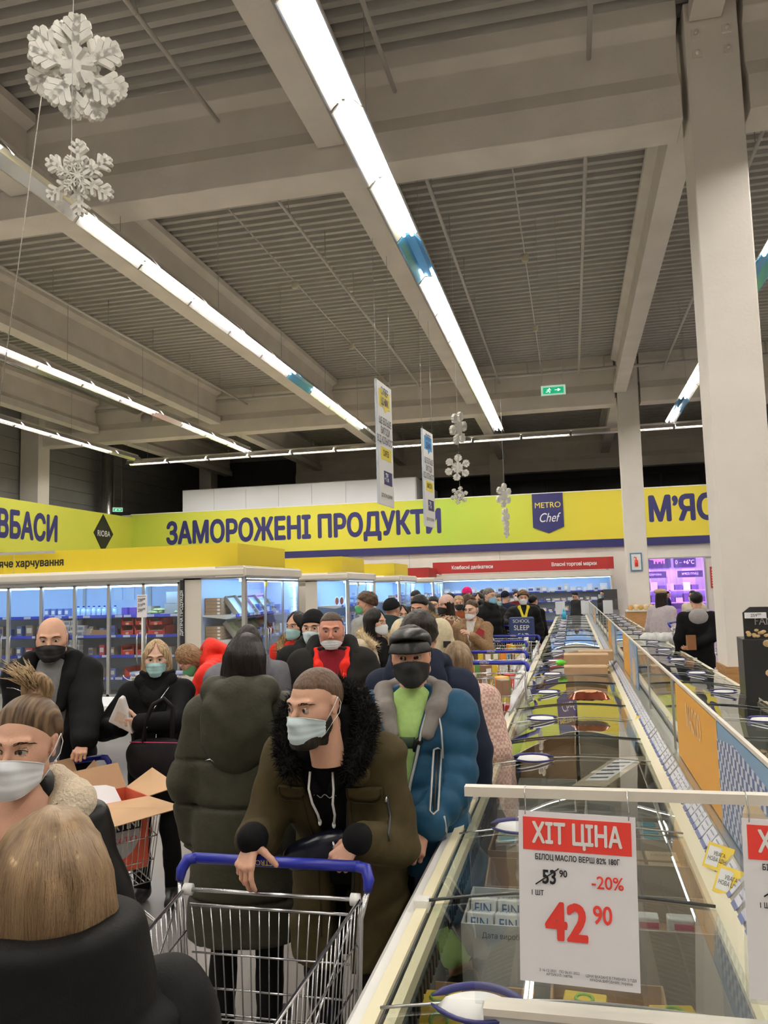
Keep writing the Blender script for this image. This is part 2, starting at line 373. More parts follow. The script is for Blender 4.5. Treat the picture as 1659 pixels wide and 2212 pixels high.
# ------------------------------------------------------------------ rows of tube lights
M_REFL = mat('lamp_reflector', (.82, .82, .80), .18, metal=.85)
M_REFB = mat('film_blue_reflector', (.10, .42, .75), .15, metal=.6)
M_TRUNK = mat('lamp_trunking', (.65, .62, .58), .5)
def light_row(p0, p1, off, label, blue=(), z=6.5, wires=True):
    """a run of 1.55 m modules: trunking, hood reflector and a pair of tubes each"""
    p0, p1 = Vector(p0), Vector(p1); L = (p1-p0).length; ax = (p1-p0).normalized(); rz = atan2(ax.y, ax.x)
    n = int(round(L/1.55)); r = empty('light_row', (p0.x, p0.y, z), rz, label, 'ceiling light')
    MB().box((0, -.03, .10), (L, .03, .16)).build('trunking', M_TRUNK, r)
    refl = None; tub = None
    for k in range(n):
        x0 = k*1.55+.02; x1 = x0+1.5
        if refl is None:
            pr = [(-.17, -.03), (-.07, .09), (.07, .09), (.17, -.03), (.155, -.03), (.06, .075), (-.06, .075), (-.155, -.03)]
            refl = MB().prism(pr, 'X', 0, 1.5).build('reflector', M_REFL, r); rr = refl
            rr.location = (x0, 0, 0)
        else:
            rr = refl.copy(); link(rr); rr.location = (x0, 0, 0)
            if k in blue:
                rr.data = refl.data.copy(); rr.data.materials[0] = M_REFB; rr['label'] = 'unlit reflector tinted blue'
        rr.parent = r
        if k in off: continue
        for s in (-.055, .055):
            if tub is None:
                tub = MB().cyl((.03, 0, 0), (1.47, 0, 0), .022, 6).build('tube', M_TUBE, r); tt = tub
            else: tt = tub.copy(); link(tt)
            tt.parent = rr; tt.location = (0, s, .03)
    if wires:
        mb = MB()
        for k in range(0, n, 2):
            x = k*1.55+.8; mb = MB().cyl((x, 0, .16), (x, 0, 8.3-z), .005, 4); mb.build('suspension_wire', M_GREYP, r)
    return r
light_row((-1.93, -5.2, 0), (-1.93, 24.2, 0), {10}, 'brightest row of tube lights, running over the capped man toward the exit sign', {10})
light_row((-5.72, -3.85, 0), (-5.72, 24.7, 0), {7, 13, 17}, 'row of tube lights passing behind the lower near snowflake', {13})
light_row((-10.3, -4.6, 0), (-10.3, 24.8, 0), {15}, 'long row of tube lights ending above the left end of the white panel box')
light_row((-14.45, -4.6, 0), (-14.45, 24.8, 0), {18}, 'row of tube lights nearest the left wall, with a yellow unlit end')
light_row((3.05, -4.6, 0), (3.05, 24.5, 0), {11, 12, 17}, 'row of tube lights passing behind the big right column', {11, 12, 17})
light_row((7.4, -4.6, 0), (7.4, 24.5, 0), set(), 'row of tube lights over the aisle right of the big column')
light_row((-15.3, 25.55, 0), (5.2, 25.55, 0), {10}, 'row of tube lights running across the hall before the yellow sign')

# ------------------------------------------------------------------ big fascia signs
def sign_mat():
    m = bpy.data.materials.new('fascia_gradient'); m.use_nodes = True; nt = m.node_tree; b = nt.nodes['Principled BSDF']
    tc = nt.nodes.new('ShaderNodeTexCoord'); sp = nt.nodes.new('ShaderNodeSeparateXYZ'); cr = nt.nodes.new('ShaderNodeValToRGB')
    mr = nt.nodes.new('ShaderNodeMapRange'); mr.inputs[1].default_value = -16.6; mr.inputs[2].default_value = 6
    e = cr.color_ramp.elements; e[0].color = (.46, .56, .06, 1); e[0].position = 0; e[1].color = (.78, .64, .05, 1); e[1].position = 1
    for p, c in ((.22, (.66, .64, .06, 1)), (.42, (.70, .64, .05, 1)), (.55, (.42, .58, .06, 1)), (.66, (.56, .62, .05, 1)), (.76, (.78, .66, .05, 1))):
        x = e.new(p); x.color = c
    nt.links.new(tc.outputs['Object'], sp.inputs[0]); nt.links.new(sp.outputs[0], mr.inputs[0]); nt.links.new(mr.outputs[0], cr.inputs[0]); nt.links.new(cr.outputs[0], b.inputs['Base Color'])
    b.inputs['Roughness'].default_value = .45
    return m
RX = (pi/2, 0, 0)
fs = empty('fascia_sign', (0, YW-.06, 0), 0, 'long yellow fascia sign with navy lettering along the far wall', 'sign')
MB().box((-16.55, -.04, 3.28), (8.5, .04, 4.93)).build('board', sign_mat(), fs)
MB().box((-16.55, -.05, 3.02), (8.5, .04, 3.28)).build('navy_band', M_NAVY, fs)
MB().box((-16.55, -.045, 4.93), (8.5, .045, 4.96)).build('top_edge', M_WHT, fs)
text_mesh('ЗАМОРОЖЕНІ ПРОДУКТИ', 1.12, fs, 'lettering', M_NAVY, (-9.7, -.045, 4.09), RX, .735, 0, bold=.046)
text_mesh('М’ЯСО', 1.12, fs, 'lettering', M_NAVY, (4.0, -.045, 4.16), RX, .78, 0, bold=.046)
bd = MB().prism([(-.52, 3.77), (0, 3.56), (.52, 3.77), (.52, 4.93), (-.52, 4.93)], 'Y', -.075, -.042).build('badge', M_NAVY, fs, loc=(-.68, 0, 0), label='navy shield badge with yellow and white lettering')
text_mesh('METRO', .27, bd, 'lettering', M_YEL, (0, -.078, 4.52), RX, 1.0, .006)
text_mesh('Chef', .44, bd, 'lettering', M_WHT, (0, -.078, 4.08), RX, .78, .0, shear=.35)
ls = empty('fascia_sign', (-16.55, 0, 0), 0, 'yellow fascia sign on the left wall with a black diamond badge', 'sign')
MB().box((-.04, 12, 3.2), (.04, YW-.1, 4.84)).build('board', M_LIME, ls)
text_mesh('КОВБАСИ', 1.12, ls, 'lettering', M_NAVY, (.045, 21.25, 4.0), (pi/2, 0, pi/2), .76, 0, bold=.046)
dm = MB().prism([(25.35, 4.1), (25.95, 3.4), (26.6, 4.1), (25.95, 4.8)], 'X', .04, .06).build('badge', M_BLK, ls, label='black diamond badge with white lettering')
text_mesh('RIOBA', .30, dm, 'lettering', M_WHT, (.066, 25.97, 4.08), (pi/2, 0, pi/2), .95, .003)
# small print tables on the white wall
fr = MB().box((1.62, 23.37, 2.10), (1.94, 23.398, 2.62)).build('fire_point_sign', mat('frame_blue', (.10, .25, .42), .5), label='framed red fire extinguisher sign on the far column', cat='sign')
MB().box((1.655, 23.362, 2.14), (1.905, 23.372, 2.58)).build('card', M_WHT, fr)
MB().tube([(1.78, 23.358, 2.24), (1.78, 23.358, 2.42)], .045, 10).tube([(1.78, 23.358, 2.42), (1.78, 23.358, 2.48), (1.73, 23.358, 2.50)], .015, 6).build('extinguisher_symbol', M_KRED, fr)
rs = MB().box((4.42, YW-.05, 1.55), (4.85, YW-.02, 2.25)).build('notice', M_RED, label='red notice with rows of white text beside the cold room doorway', cat='sign')
for k in range(7): MB().box((4.46, YW-.055, 1.62+k*.085), (4.81-(k % 3)*.05, YW-.05, 1.65+k*.085)).build('text_line', M_WHT, rs)
# green exit signs
def exit_sign(loc, w_, h_, rz, label):
    e = empty('exit_sign', loc, rz, label, 'exit sign')
    G = mat('exit_green', (.0, .30, .13), .5, emit=(.0, .42, .20), estr=.5); Wt = mat('exit_white', (.8, .9, .85), .5, emit=(.7, .95, .85), estr=.9)
    MB().box((-w_/2, -.02, -h_/2), (w_/2, .02, h_/2)).build('case', mat('exit_case', (.55, .72, .62), .5, emit=(.4, .8, .6), estr=.25), e)
    MB().box((-w_*.42, -.026, -h_*.36), (w_*.42, -.02, h_*.30)).build('face', G, e)
    s = h_
    a = MB(); a.box((w_*.06, -.03, -s*.035), (w_*.26, -.027, s*.02)); a.prism([(w_*.2, -s*.16), (w_*.30, 0), (w_*.2, s*.14), (w_*.17, s*.10), (w_*.24, 0), (w_*.17, -s*.12)], 'Y', -.03, -.027); a.build('arrow', Wt, e)
    a = MB(); a.ell((-w_*.15, -.028, s*.17), (s*.06, .003, s*.06), 8, 4); a.tube([(-w_*.16, -.028, s*.1), (-w_*.19, -.028, -s*.06), (-w_*.13, -.028, -s*.16), (-w_*.16, -.028, -s*.28)], s*.045, 5)
    a.tube([(-w_*.19, -.028, -s*.06), (-w_*.24, -.028, -s*.18), (-w_*.3, -.028, -s*.18)], s*.04, 5); a.tube([(-w_*.26, -.028, s*.0), (-w_*.2, -.028, s*.08), (-w_*.13, -.028, s*.06), (-w_*.09, -.028, -s*.02)], s*.03, 5); a.build('running_figure', Wt, e)
    mb = MB()
    for sx in (-.4, .4): mb = MB().cyl((sx*w_, 0, h_/2), (sx*w_, 0, 8.3-loc[2]), .004, 4); mb.build('suspension_wire', M_GREYP, e)
p = at(1195, 843, Y=14.0); exit_sign(p, .42, .17, 0, 'green exit sign with arrow hanging in the middle of the hall')
exit_sign((-16.5, 26.9, 5.05), .36, .16, radians(35), 'small green exit sign above the corner of the yellow sign')
# ------------------------------------------------------------------ cold room beyond the doorway
CR = mat('cold_room_wall', (.62, .60, .70), .5)
c = MB(); c.box((1.2, 32.6, 0), (6.4, 32.8, 3.1)); c.box((1.0, YW+.16, 0), (1.2, 32.8, 3.1)); c.box((6.4, YW+.16, 0), (6.6, 32.8, 3.1)); c.box((1.0, YW+.16, 3.1), (6.6, 32.8, 3.2)); c.build('wall_cold_room', CR, **st)
for k in range(9):
    x = DX0+.05+k*.2
    if k in (5, 6): continue
    MB().prism([(x, 28.10), (x+.1, 28.085), (x+.21, 28.10), (x+.21, 28.103), (x+.1, 28.088), (x, 28.103)], 'Z', .06, 2.54).build('strip_curtain', glass_mat('curtain_vinyl', (.90, .88, .97), .08, .1), label='clear vinyl strip hanging in the purple cold room doorway', cat='curtain strip', group='vinyl strips of the cold room curtain')
PB = mat('cold_board', (.035, .03, .05), .6)
pk = mat('pig_pink', (.85, .35, .38), .6)
b1 = MB().box((2.55, 32.5, 2.35), (3.75, 32.56, 3.02)).build('sign_board', PB, label='black hanging board with a pink pig above the cold room shelves', cat='sign')
g = MB(); g.ell((3.3, 32.48, 2.72), (.26, .01, .15), 14, 8); g.ell((3.03, 32.48, 2.74), (.10, .01, .09), 10, 6); g.box((3.12, 32.47, 2.5), (3.17, 32.49, 2.66)); g.box((3.24, 32.47, 2.5), (3.28, 32.49, 2.62)); g.box((3.38, 32.47, 2.5), (3.42, 32.49, 2.62)); g.box((3.47, 32.47, 2.5), (3.52, 32.49, 2.66)); g.build('pig_picture', pk, b1)
g = MB(); g.ell((2.72, 32.48, 2.85), (.12, .01, .06), 10, 6); g.ell((2.74, 32.48, 2.62), (.13, .01, .05), 10, 6); g.build('sausage_picture', pk, b1)
b2 = MB().box((3.85, 32.5, 2.35), (4.65, 32.56, 3.02)).build('sign_board', PB, label='black hanging board giving the cold room temperature', cat='sign')
text_mesh('ТЕМПЕРАТУРА\n    У ЗАЛІ', .13, b2, 'lettering', M_WHT, (4.25, 32.49, 2.85), RX, .75)
text_mesh('0 – +6°C', .22, b2, 'lettering', M_WHT, (4.25, 32.49, 2.53), RX, .85, .006)
for x0, x1, t in ((2.6, 3.5, 'ЯЛОВИЧИНА'), (3.9, 4.8, 'М’ЯСО ПТИЦІ')):
    q = MB().box((x0, 32.0, 1.95), (x1, 32.04, 2.2)).build('sign_board', PB, label='narrow black shelf board on the %s side above the cold room rack' % ('left' if x0 < 3 else 'right'), cat='sign')
    text_mesh(t, .11, q, 'lettering', M_WHT, ((x0+x1)/2, 31.99, 2.08), RX, .8)
rk = empty('storage_rack', (0, 31.6, 0), 0, 'white metal rack of goods inside the purple cold room', 'rack')
MB().box((2.2, 0, 0), (2.26, .8, 2.0)).box((4.9, 0, 0), (4.96, .8, 2.0)).box((3.5, 0, 0), (3.56, .8, 2)).build('upright', CR, rk)
for z in (.5, 1.0, 1.45): MB().box((2.2, 0, z), (4.96, .8, z+.04)).build('shelf', CR, rk)
for k in range(26):
    z = (.54, 1.04, 1.49)[k % 3]; x = 2.3+(k//3)*.29
    MB().box((x, 31.65, z), (x+.24, 32.1, z+.16+.16*rnd.random())).build('meat_tray', [mat('tray_white', (.8, .78, .85), .4), mat('tray_dark', (.12, .10, .16), .5)][k % 2], label='%s packed tray on the rack in the purple cold room' % ('white', 'dark')[k % 2], cat='food tray', group='%s trays in the cold room' % ('white', 'dark')[k % 2])
# ================================================================== FREEZER ISLAND
FX0, FXC, FX1, FZ = -.50, .445, 1.36, .88
YN, YE = 1.58, 23.2
M_FW = mat('freezer_white', (.80, .79, .76), .35)
M_FC = mat('freezer_cream', (.78, .72, .50), .4)
M_IN = mat('freezer_inner', (.20, .22, .23), .5)
M_ALU = mat('aluminium', (.55, .56, .55), .3, metal=.9)
HY = [1.63, 2.81, 3.91, 5.08, 6.33, 7.62, 8.95, 10.24, 11.6, 12.9, 14.2, 15.5, 16.8, 18.1, 19.4, 20.7, 22.0]
JY = [YN+.02]+[(a+b)/2+.02 for a, b in zip(HY, HY[1:])]+[22.55]
def lid_z(u):      # u 0 at the outer rim, 1 at the middle ledge: a low arch of curved glass
    return FZ+.02+.028*sin(pi*min(1, u))+.03*u
def freezer_bank(side):
    """one long cabinet of the island; side -1 nearer aisle, +1 further aisle"""
    s = side
    X = (lambda u: FXC-.06-(FXC-.06-FX0)*(1-u)) if s < 0 else (lambda u: FXC+.06+(FX1-FXC-.06)*(1-u))
    name = 'long white chest freezer on the %s of the island' % ('queue side' if s < 0 else 'column side')
    r = empty('chest_freezer', (0, 0, 0), 0, name, 'freezer')
    xo, xi = X(0), X(1)
    def P(pts, m, nm, y0=YN, y1=YE): return MB().prism([(p[0], p[1]) for p in pts], 'Y', y0, y1).build(nm, m, r)
    w = (xi-xo)
    P([(xo+w*.04, .12), (xo+w*.04, .5), (xo, .62), (xo, FZ-.02), (xo+w*.02, FZ), (xo+w*.05, FZ), (xo+w*.05, .3), (xo+w*.08, .14)], M_FW, 'side_wall')
    P([(xo+w*.05, .3), (xo+w*.05, FZ), (xo+w*.09, FZ), (xo+w*.09, .3)], mat('perforated_liner', (.10, .12, .13), .5), 'liner')
    P([(xo+w*.052, FZ-.005), (xo+w*.052, FZ+.012), (xo+w*.085, FZ+.012), (xo+w*.085, FZ-.005)], M_FC, 'rim_strip')
    P([(xo+w*.10, FZ-.03), (xo+w*.10, FZ+.004), (xo+w*.125, FZ+.004), (xo+w*.125, FZ-.03)], M_FC, 'rim_strip')
    P([(xi-w*.02, .2), (xi-w*.02, FZ+.05), (xi, FZ+.05), (xi, .2)], M_IN, 'back_wall')
    P([(xi-w*.09, FZ+.02), (xi-w*.09, FZ+.035), (xi, FZ+.06), (xi, FZ+.03)], M_FC, 'inner_ledge')
    MB().box((min(xo, xi)+.03, YN, .02), (max(xo, xi), YE, .38)).build('base', mat('freezer_floor', (.30, .31, .31), .6), r)
    MB().box((min(xo, xi), YN-.03, .1), (max(xo, xi), YN, FZ+.0)).build('end_wall', M_FW, r)
    MB().box((min(xo, xi), YE, .1), (max(xo, xi), YE+.04, FZ+.02)).build('end_wall', M_FW, r)
    # perforated slots on the liner
    # lids: one sliding curved pane per module with handle
    pane = None
    US = [i/12 for i in range(13)]
    for k in range(len(JY)-1):
        a, b = JY[k], JY[k+1]
        L = empty('sliding_lid', (0, 0, 0)); L.parent = r
        vs = []; fs = []
        for yy in (a+.01, b-.01):
            for dz in (0, -.006):
                for u in US: vs.append((xo+w*(.10+.82*u), yy, lid_z(u)+dz))
        n = 13
        for i in range(n-1): fs += [(i, i+1, 2*n+i+1, 2*n+i)]
        mb = MB(); mb.add(vs[:n]+[v for v in vs[2*n:3*n]], [(i, i+1, n+i+1, n+i) for i in range(n-1)], 0, True); mb.build('pane', M_GLASS2, L)
        e = MB()
        e.tube([(xo+w*(.07+.85*u), b, lid_z(u)+.004) for u in US], .0045, 5); e.build('frame_strip', mat('lid_gasket', (.03, .035, .035), .35), L)
        MB().box((xo+w*.045 if s < 0 else xo+w*.09, b-.02, FZ+.0), (xo+w*.09 if s < 0 else xo+w*.045, b+.02, FZ+.03)).build('corner_cap', M_FW, L)
        h = HY[k] if k < len(HY) else (a+b)/2
        MB().tube([(xo+w*(.09+.83*u), h+.035, lid_z(u)+.007) for u in US], .0035, 4).build('edge_trim', M_ALU, L)
        if k > 9 and s > 0: pass
        hx = -.215 if s < 0 else 1.04; u0 = (hx-xo)/w; hz = lid_z((u0-.1)/.82)+.006
        # eye-shaped handle: white bowl with a blue arc on each side
        hm = MB(); N = 14
        top = []; 
        for i in range(N+1):
            t = -1+2*i/N; top.append((hx+t*.085, h+.045*(1-t*t)))
        for i in range(N+1):
            t = 1-2*i/N; top.append((hx+t*.085, h-.045*(1-t*t)))
        n2 = len(top); cz = hz+.022
        vs = [(x, y, hz) for x, y in top]+[(hx+(x-hx)*.75, h+(y-h)*.7, cz) for x, y in top]
        hm.add(vs, [(i, (i+1) % n2, n2+(i+1) % n2, n2+i) for i in range(n2)]+[tuple(range(n2, 2*n2))], 0, True)
        hd = hm.build('handle', M_WHT, L)
        for sg in (1, -1):
            MB().tube([(hx+(-1+2*i/10)*.092, h+sg*(.004+.054*(1-(-1+2*i/10)**2)), hz+(.020 if sg > 0 else .008)) for i in range(11)], [.002]+[.008 if sg > 0 else .005]*9+[.002], 6).build('handle_rim', M_NAVY, hd)
    # price rail tilted towards the aisle, with its row of tickets
    xr = FXC+s*.035
    P([(xr, FZ+.10), (xr+s*.055, FZ+.035), (xr+s*.06, FZ+.04), (xr+s*.006, FZ+.105)], M_ALU, 'price_rail')
    T = mat('ticket', (.70, .72, .80), .5); TN = mat('ticket_band', (.14, .17, .36), .5); TG = mat('ticket_print', (.30, .30, .34), .6)
    rg = random.Random(3+s); y = YN+.15; i = 0; tk = []
    while y < 13 and i < 130:
        l = rg.choice((.055, .07, .09))
        q = MB(); f = lambda t, o: (xr+s*.055*t+s*o, 0, FZ+.10-.065*t+o*.9)
        A0, A1 = f(.08, .006), f(.92, .006)
        q.add([(A0[0], 0, A0[2]), (A1[0], 0, A1[2]), (A1[0], l, A1[2]), (A0[0], l, A0[2])], [(0, 1, 2, 3)], 0)
        B0, B1 = f(.70, .0065), f(.92, .0065)
        q.add([(B0[0], 0, B0[2]+.001), (B1[0], 0, B1[2]+.001), (B1[0], l*.96, B1[2]+.001), (B0[0], l*.96, B0[2]+.001)], [(0, 1, 2, 3)], 1)
        for j in range(2): 
            C0, C1 = f(.22+.22*j, .007), f(.27+.22*j, .007); q.add([(C0[0], l*.15, C0[2]+.001), (C1[0], l*.15, C1[2]+.001), (C1[0], l*.8, C1[2]+.001), (C0[0], l*.8, C0[2]+.001)], [(0, 1, 2, 3)], 2)
        q.build('price_ticket', [T, TN, TG], r, loc=(0, y, 0)); y += l+rg.choice((.005, .01, .03)); i += 1
    return r
fbL = freezer_bank(-1); fbR = freezer_bank(1)
# slots along the near inner liner
sl = MB()
for k in range(60):
    y = 1.75+k*.045; sl.box((FX0+.0815, y, FZ-.17), (FX0+.087, y+.022, FZ-.12))
sl.build('vent_slots', M_INK, fbL, kind='stuff')
# centre spine under the divider
spn = empty('glass_divider', (FXC, 0, 0), 0, 'long glass divider standing along the middle of the freezer island', 'glass divider')
MB().box((-.03, YN, .2), (.03, YE, FZ+.09)).build('spine', M_ALU, spn)
y = YN+.02; k = 0
while y < YE-.3:
    l = min(1.25, YE-y)
    MB().box((-.003, y, FZ+.09), (.003, y+l-.012, 1.30)).build('pane', M_GLASS, spn)
    MB().box((-.006, y, 1.30), (.006, y+l-.005, 1.312)).build('edge_strip', M_CREAM, spn)
    MB().box((-.008, y+l-.014, FZ+.09), (.008, y+l-.002, 1.30)).build('clip', M_ALU, spn)
    y += l; k += 1
def gingham():
    m = bpy.data.materials.new('gingham_print'); m.use_nodes = True; nt = m.node_tree; b = nt.nodes['Principled BSDF']
    tc = nt.nodes.new('ShaderNodeTexCoord'); ck = nt.nodes.new('ShaderNodeTexChecker'); ck.inputs['Scale'].default_value = 34
    ck.inputs[1].default_value = (.62, .64, .70, 1); ck.inputs[2].default_value = (.10, .14, .30, 1)
    nt.links.new(tc.outputs['Object'], ck.inputs[0]); nt.links.new(ck.outputs[0], b.inputs['Base Color']); return m
GING = gingham(); ORG = mat('orange_print', (.78, .38, .05), .5)
for y0, y1, fr_, t, lb in ((1.75, 3.93, .50, 'МАСЛО', 'large orange poster with a gingham photo side fixed on the glass divider nearest the camera'), (6.2, 7.85, .45, 'МАСЛО', 'orange and gingham poster on the glass divider behind the largest one'), (9.3, 11.1, .45, '', 'small looking orange poster far along the glass divider, beyond the boxes'), (16.5, 18.0, .5, '', 'orange poster near the far end of the glass divider')):
    ps = empty('divider_poster', (FXC, 0, 0), 0, lb, 'poster')
    ym = y1-(y1-y0)*(1-fr_)*.92 if y0 > 2 else 2.85
    for s in (-1, 1):
        MB().box((min(s*.004, s*.007), ym, FZ+.095), (max(s*.004, s*.007), y1, 1.295)).build('orange_panel', ORG, ps)
        g = MB().box((min(s*.004, s*.007), y0, FZ+.095), (max(s*.004, s*.007), ym, 1.295)).build('photo_panel', mat('poster_sky', (.22, .36, .52), .5), ps)
        o_ = s*.0075
        MB().add and None
        q = MB(); q.prism([(y0+.05, FZ+.12), (ym-.02, FZ+.10), (ym, 1.24), (ym-(ym-y0)*.25, 1.27), (y0+(ym-y0)*.4, 1.25), (y0+.1, 1.2)], 'X', min(o_, s*.0085), max(o_, s*.0085)); q.build('gingham_cloth', GING, g)
        q = MB(); q.ell((s*.009, y0+(ym-y0)*.45, 1.06), (.001, (ym-y0)*.24, .12), 14, 8); q.build('pictured_bread', mat('bread_print', (.62, .47, .28), .6), g)
        if t: text_mesh(t, .13, ps, 'lettering', mat('faded_white', (.80, .62, .36), .6), (s*.008, (ym+y1)/2, 1.2), (pi/2, 0, -pi/2 if s < 0 else pi/2), .8)
# frost boxes and goods inside the near part of the left freezer
def carton(x, y, z, sx, sy, sz, m, label, rz=0, open_=True, group=None):
    r = empty('carton', (x, y, z), rz, label, 'box', group)
    t = .006
    if open_:
        MB().box((-sx/2, -sy/2, 0), (sx/2, -sy/2+t, sz)).box((-sx/2, sy/2-t, 0), (sx/2, sy/2, sz)).box((-sx/2, -sy/2+t, 0), (-sx/2+t, sy/2-t, sz)).box((sx/2-t, -sy/2+t, 0), (sx/2, sy/2-t, sz)).box((-sx/2, -sy/2, 0), (sx/2, sy/2, t)).build('body', m, r)
    else:
        MB().box((-sx/2, -sy/2, 0), (sx/2, sy/2, sz)).build('body', m, r, bevel=.002)
        MB().box((-sx/2, -.02, sz), (sx/2, .02, sz+.001)).build('tape', mat('tape', (.62, .50, .32), .3), r)
    return r
FLZ = .43
def flap(parent, p0, p1, p2, p3, m, nm='flap'):
    a = Vector(p0); n = (Vector(p1)-a).cross(Vector(p3)-a).normalized()*.004
    q = MB(); P = [Vector(v) for v in (p0, p1, p2, p3)]; q.add([*P, *[v+n for v in P]], [(0, 3, 2, 1), (4, 5, 6, 7), (0, 1, 5, 4), (1, 2, 6, 5), (2, 3, 7, 6), (3, 0, 4, 7)]); return q.build(nm, m, parent)
M_GREYC = mat('grey_carton', (.46, .46, .42), .8, nz=.06)
M_YP = mat('yellow_pack', (.72, .50, .06), .5); M_RING = mat('green_ring', (.25, .50, .10), .5); M_FINB = mat('pack_blue', (.03, .10, .28), .4)
def ring_pack(x, y, z, rz, label, tilt=0):
    r = empty('butter_pack', (x, y, z), rz, label, 'food pack', 'yellow packs with a green ring'); r.rotation_euler = (tilt, 0, rz)
    MB().box((-.055, -.04, 0), (.055, .04, .07)).build('body', M_YP, r, bevel=.004)
    for yy, rx in ((-.0405, 0), ):
        MB().tube([(.022*cos(a), yy, .035+.018*sin(a)) for a in [2*pi*i/14 for i in range(14)]], .005, 5, closed=True).build('ring_mark', M_RING, r)
    MB().tube([(.022*cos(a), .022*sin(a), .0705) for a in [2*pi*i/14 for i in range(14)]], .005, 5, closed=True).build('ring_mark', M_RING, r)
def fin_pack(x, y, z, rz, label, tilt=.5):
    r = empty('milk_pack', (x, y, z), rz, label, 'food pack', 'blue and white FIN lettered packs'); r.rotation_euler = (tilt, 0, rz)
    MB().box((-.04, -.03, 0), (.04, .03, .075)).build('body', M_WHT, r, bevel=.004)
    MB().box((-.041, -.031, .0), (.041, .031, .012)).build('band', M_FINB, r)
    text_mesh('FIN', .045, r, 'lettering', M_FINB, (0, -.0305, .045), RX, .85, .001, ext=.001)
    text_mesh('FIN', .045, r, 'lettering', M_FINB, (0, 0, .0765), (0, 0, 0), .85, .001, ext=.001)
# yellow packs at the very front
c0 = carton(-.30, 2.18, FLZ, .30, .24, .24, M_CARD, 'brown carton of yellow ring packs at the front left of the freezer')
for i in range(2): MB().box((-.16, -.12, .01), (.16, .12, .2)).build('inner_stack', M_CARD2, c0) if i == 0 else None
ring_pack(-.375, 2.10, .655, .1, 'upper yellow pack with green ring, front left corner of the freezer'); ring_pack(-.375, 2.10, .583, .1, 'yellow pack with green ring under another at the front left corner')
ring_pack(-.02, 2.27, .60, -.1, 'yellow pack with green ring below the price sign')
c1 = carton(.04, 2.30, FLZ, .30, .24, .22, M_CARD, 'brown carton below the main price sign'); MB().box((-.14, -.11, .01), (.14, .11, .15)).build('inner_stack', M_CARD2, c1)
ring_pack(.20, 2.24, .60, .15, 'yellow pack with green ring at the front right of the glass panel'); ring_pack(.11, 2.22, .585, -.2, 'yellow pack with green ring lying low between two cartons')
# grey carton with FIN packs
c2 = carton(-.19, 2.62, FLZ, .36, .30, .33, mat('white_carton', (.60, .60, .57), .8, nz=.05), 'white open carton full of blue and white packs')
MB().box((-.17, -.14, .01), (.17, .14, .24)).build('inner_stack', M_CARD2, c2)
text_mesh('Дата виробництва', .022, c2, 'printed_line', M_INK, (-.03, -.152, .30), RX, .9, ext=.0005)
k = 0
for j in range(2):
    for i in range(3 if j else 4):
        fin_pack(-.32+i*.085+(.0 if j else 0), 2.54+j*.10, .69+j*.005, .05*((i*7) % 3-1), 'blue and white pack, %s in the %s line of the white carton' % (('first', 'second', 'third', 'fourth')[i], ('front', 'back')[j]), tilt=-.25)
c3 = carton(.22, 2.72, FLZ, .30, .28, .30, M_CARD2, 'open brown carton right of the white one, behind the price sign')
MB().box((-.14, -.13, .01), (.14, .13, .22)).build('inner_stack', M_CARD, c3)
for i in range(2):
    r = empty('ice_cream_pack', (.17+i*.10, 2.66, .675), 0, '%s white pack with a green and pink print behind the price sign' % ('first', 'second')[i], 'food pack'); MB().box((-.038, -.025, 0), (.038, .025, .07)).build('body', M_WHT, r, bevel=.004)
    MB().box((-.036, -.0265, .01), (.0, -.025, .03)).build('print', M_RING, r); MB().box((-.02, -.0265, .04), (.036, -.025, .058)).build('print', mat('pink_print', (.7, .12, .2), .5), r)
c4 = carton(.21, 3.12, FLZ, .32, .30, .36, M_CARD2, 'pale open carton of brown lettered bars in the freezer'); MB().box((-.15, -.14, .01), (.15, .14, .29)).build('inner_stack', M_CARD, c4)
for i in range(2):
    for j in range(2):
        r = empty('dessert_pack', (.15+i*.12, 3.04+j*.12, .735), 0, '%s %s small tan pack printed with brown letters' % (('near', 'rear')[j], ('inner', 'outer')[i]), 'food pack', 'tan dessert packs'); MB().box((-.055, -.05, 0), (.055, .05, .03)).build('body', mat('tan_pack', (.55, .42, .26), .5), r, bevel=.003); text_mesh('DESERT', .028, r, 'lettering', mat('brown_ink', (.12, .05, .02), .6), (0, 0, .031), (0, 0, 0), .8, ext=.0005)
for i, (x, y, rz, s) in enumerate(((-.18, 3.02, .05, (.34, .3, .3)), (-.20, 3.42, 0, (.34, .36, .30)), (.16, 3.50, 0, (.30, .34, .33)), (-.2, 3.85, .02, (.34, .34, .34)), (.17, 3.85, -.03, (.32, .34, .33)))):
    cc = carton(x, y, FLZ, *s, (M_CARD, M_CARD, M_CARD2, M_GREYC, M_GREYC)[i], ('brown open carton behind the white one in the freezer', 'brown carton of teal topped tubs in the freezer', 'pale carton of teal topped tubs beside the divider', 'grey open carton under the third lid, aisle side', 'grey open carton under the third lid, divider side')[i], rz)
    if i in (1, 2):
        for a in range(3):
            for b in range(3):
                t_ = empty('dairy_tub', (x-.10+a*.10, y-.10+b*.10, .70), 0, 'teal labelled tub packed in a carton inside the freezer', 'food tub', 'teal labelled tubs in the freezer cartons')
                MB().box((-.042, -.042, 0), (.042, .042, .05)).build('body', M_CARD2, t_); MB().box((-.03, -.03, .05), (.03, .03, .053)).build('label_print', mat('teal_print', (.08, .35, .42), .5), t_)
bx2 = carton(.17, 4.28, .70, .22, .42, .12, mat('old_box', (.44, .38, .27), .8), 'tilted closed brown box with a white label in the freezer', radians(-38), open_=False); bx2.rotation_euler = (radians(12), radians(-10), radians(-38))
MB().box((-.07, -.12, .1205), (.07, .17, .1215)).build('label_sticker', M_PAPER, bx2)
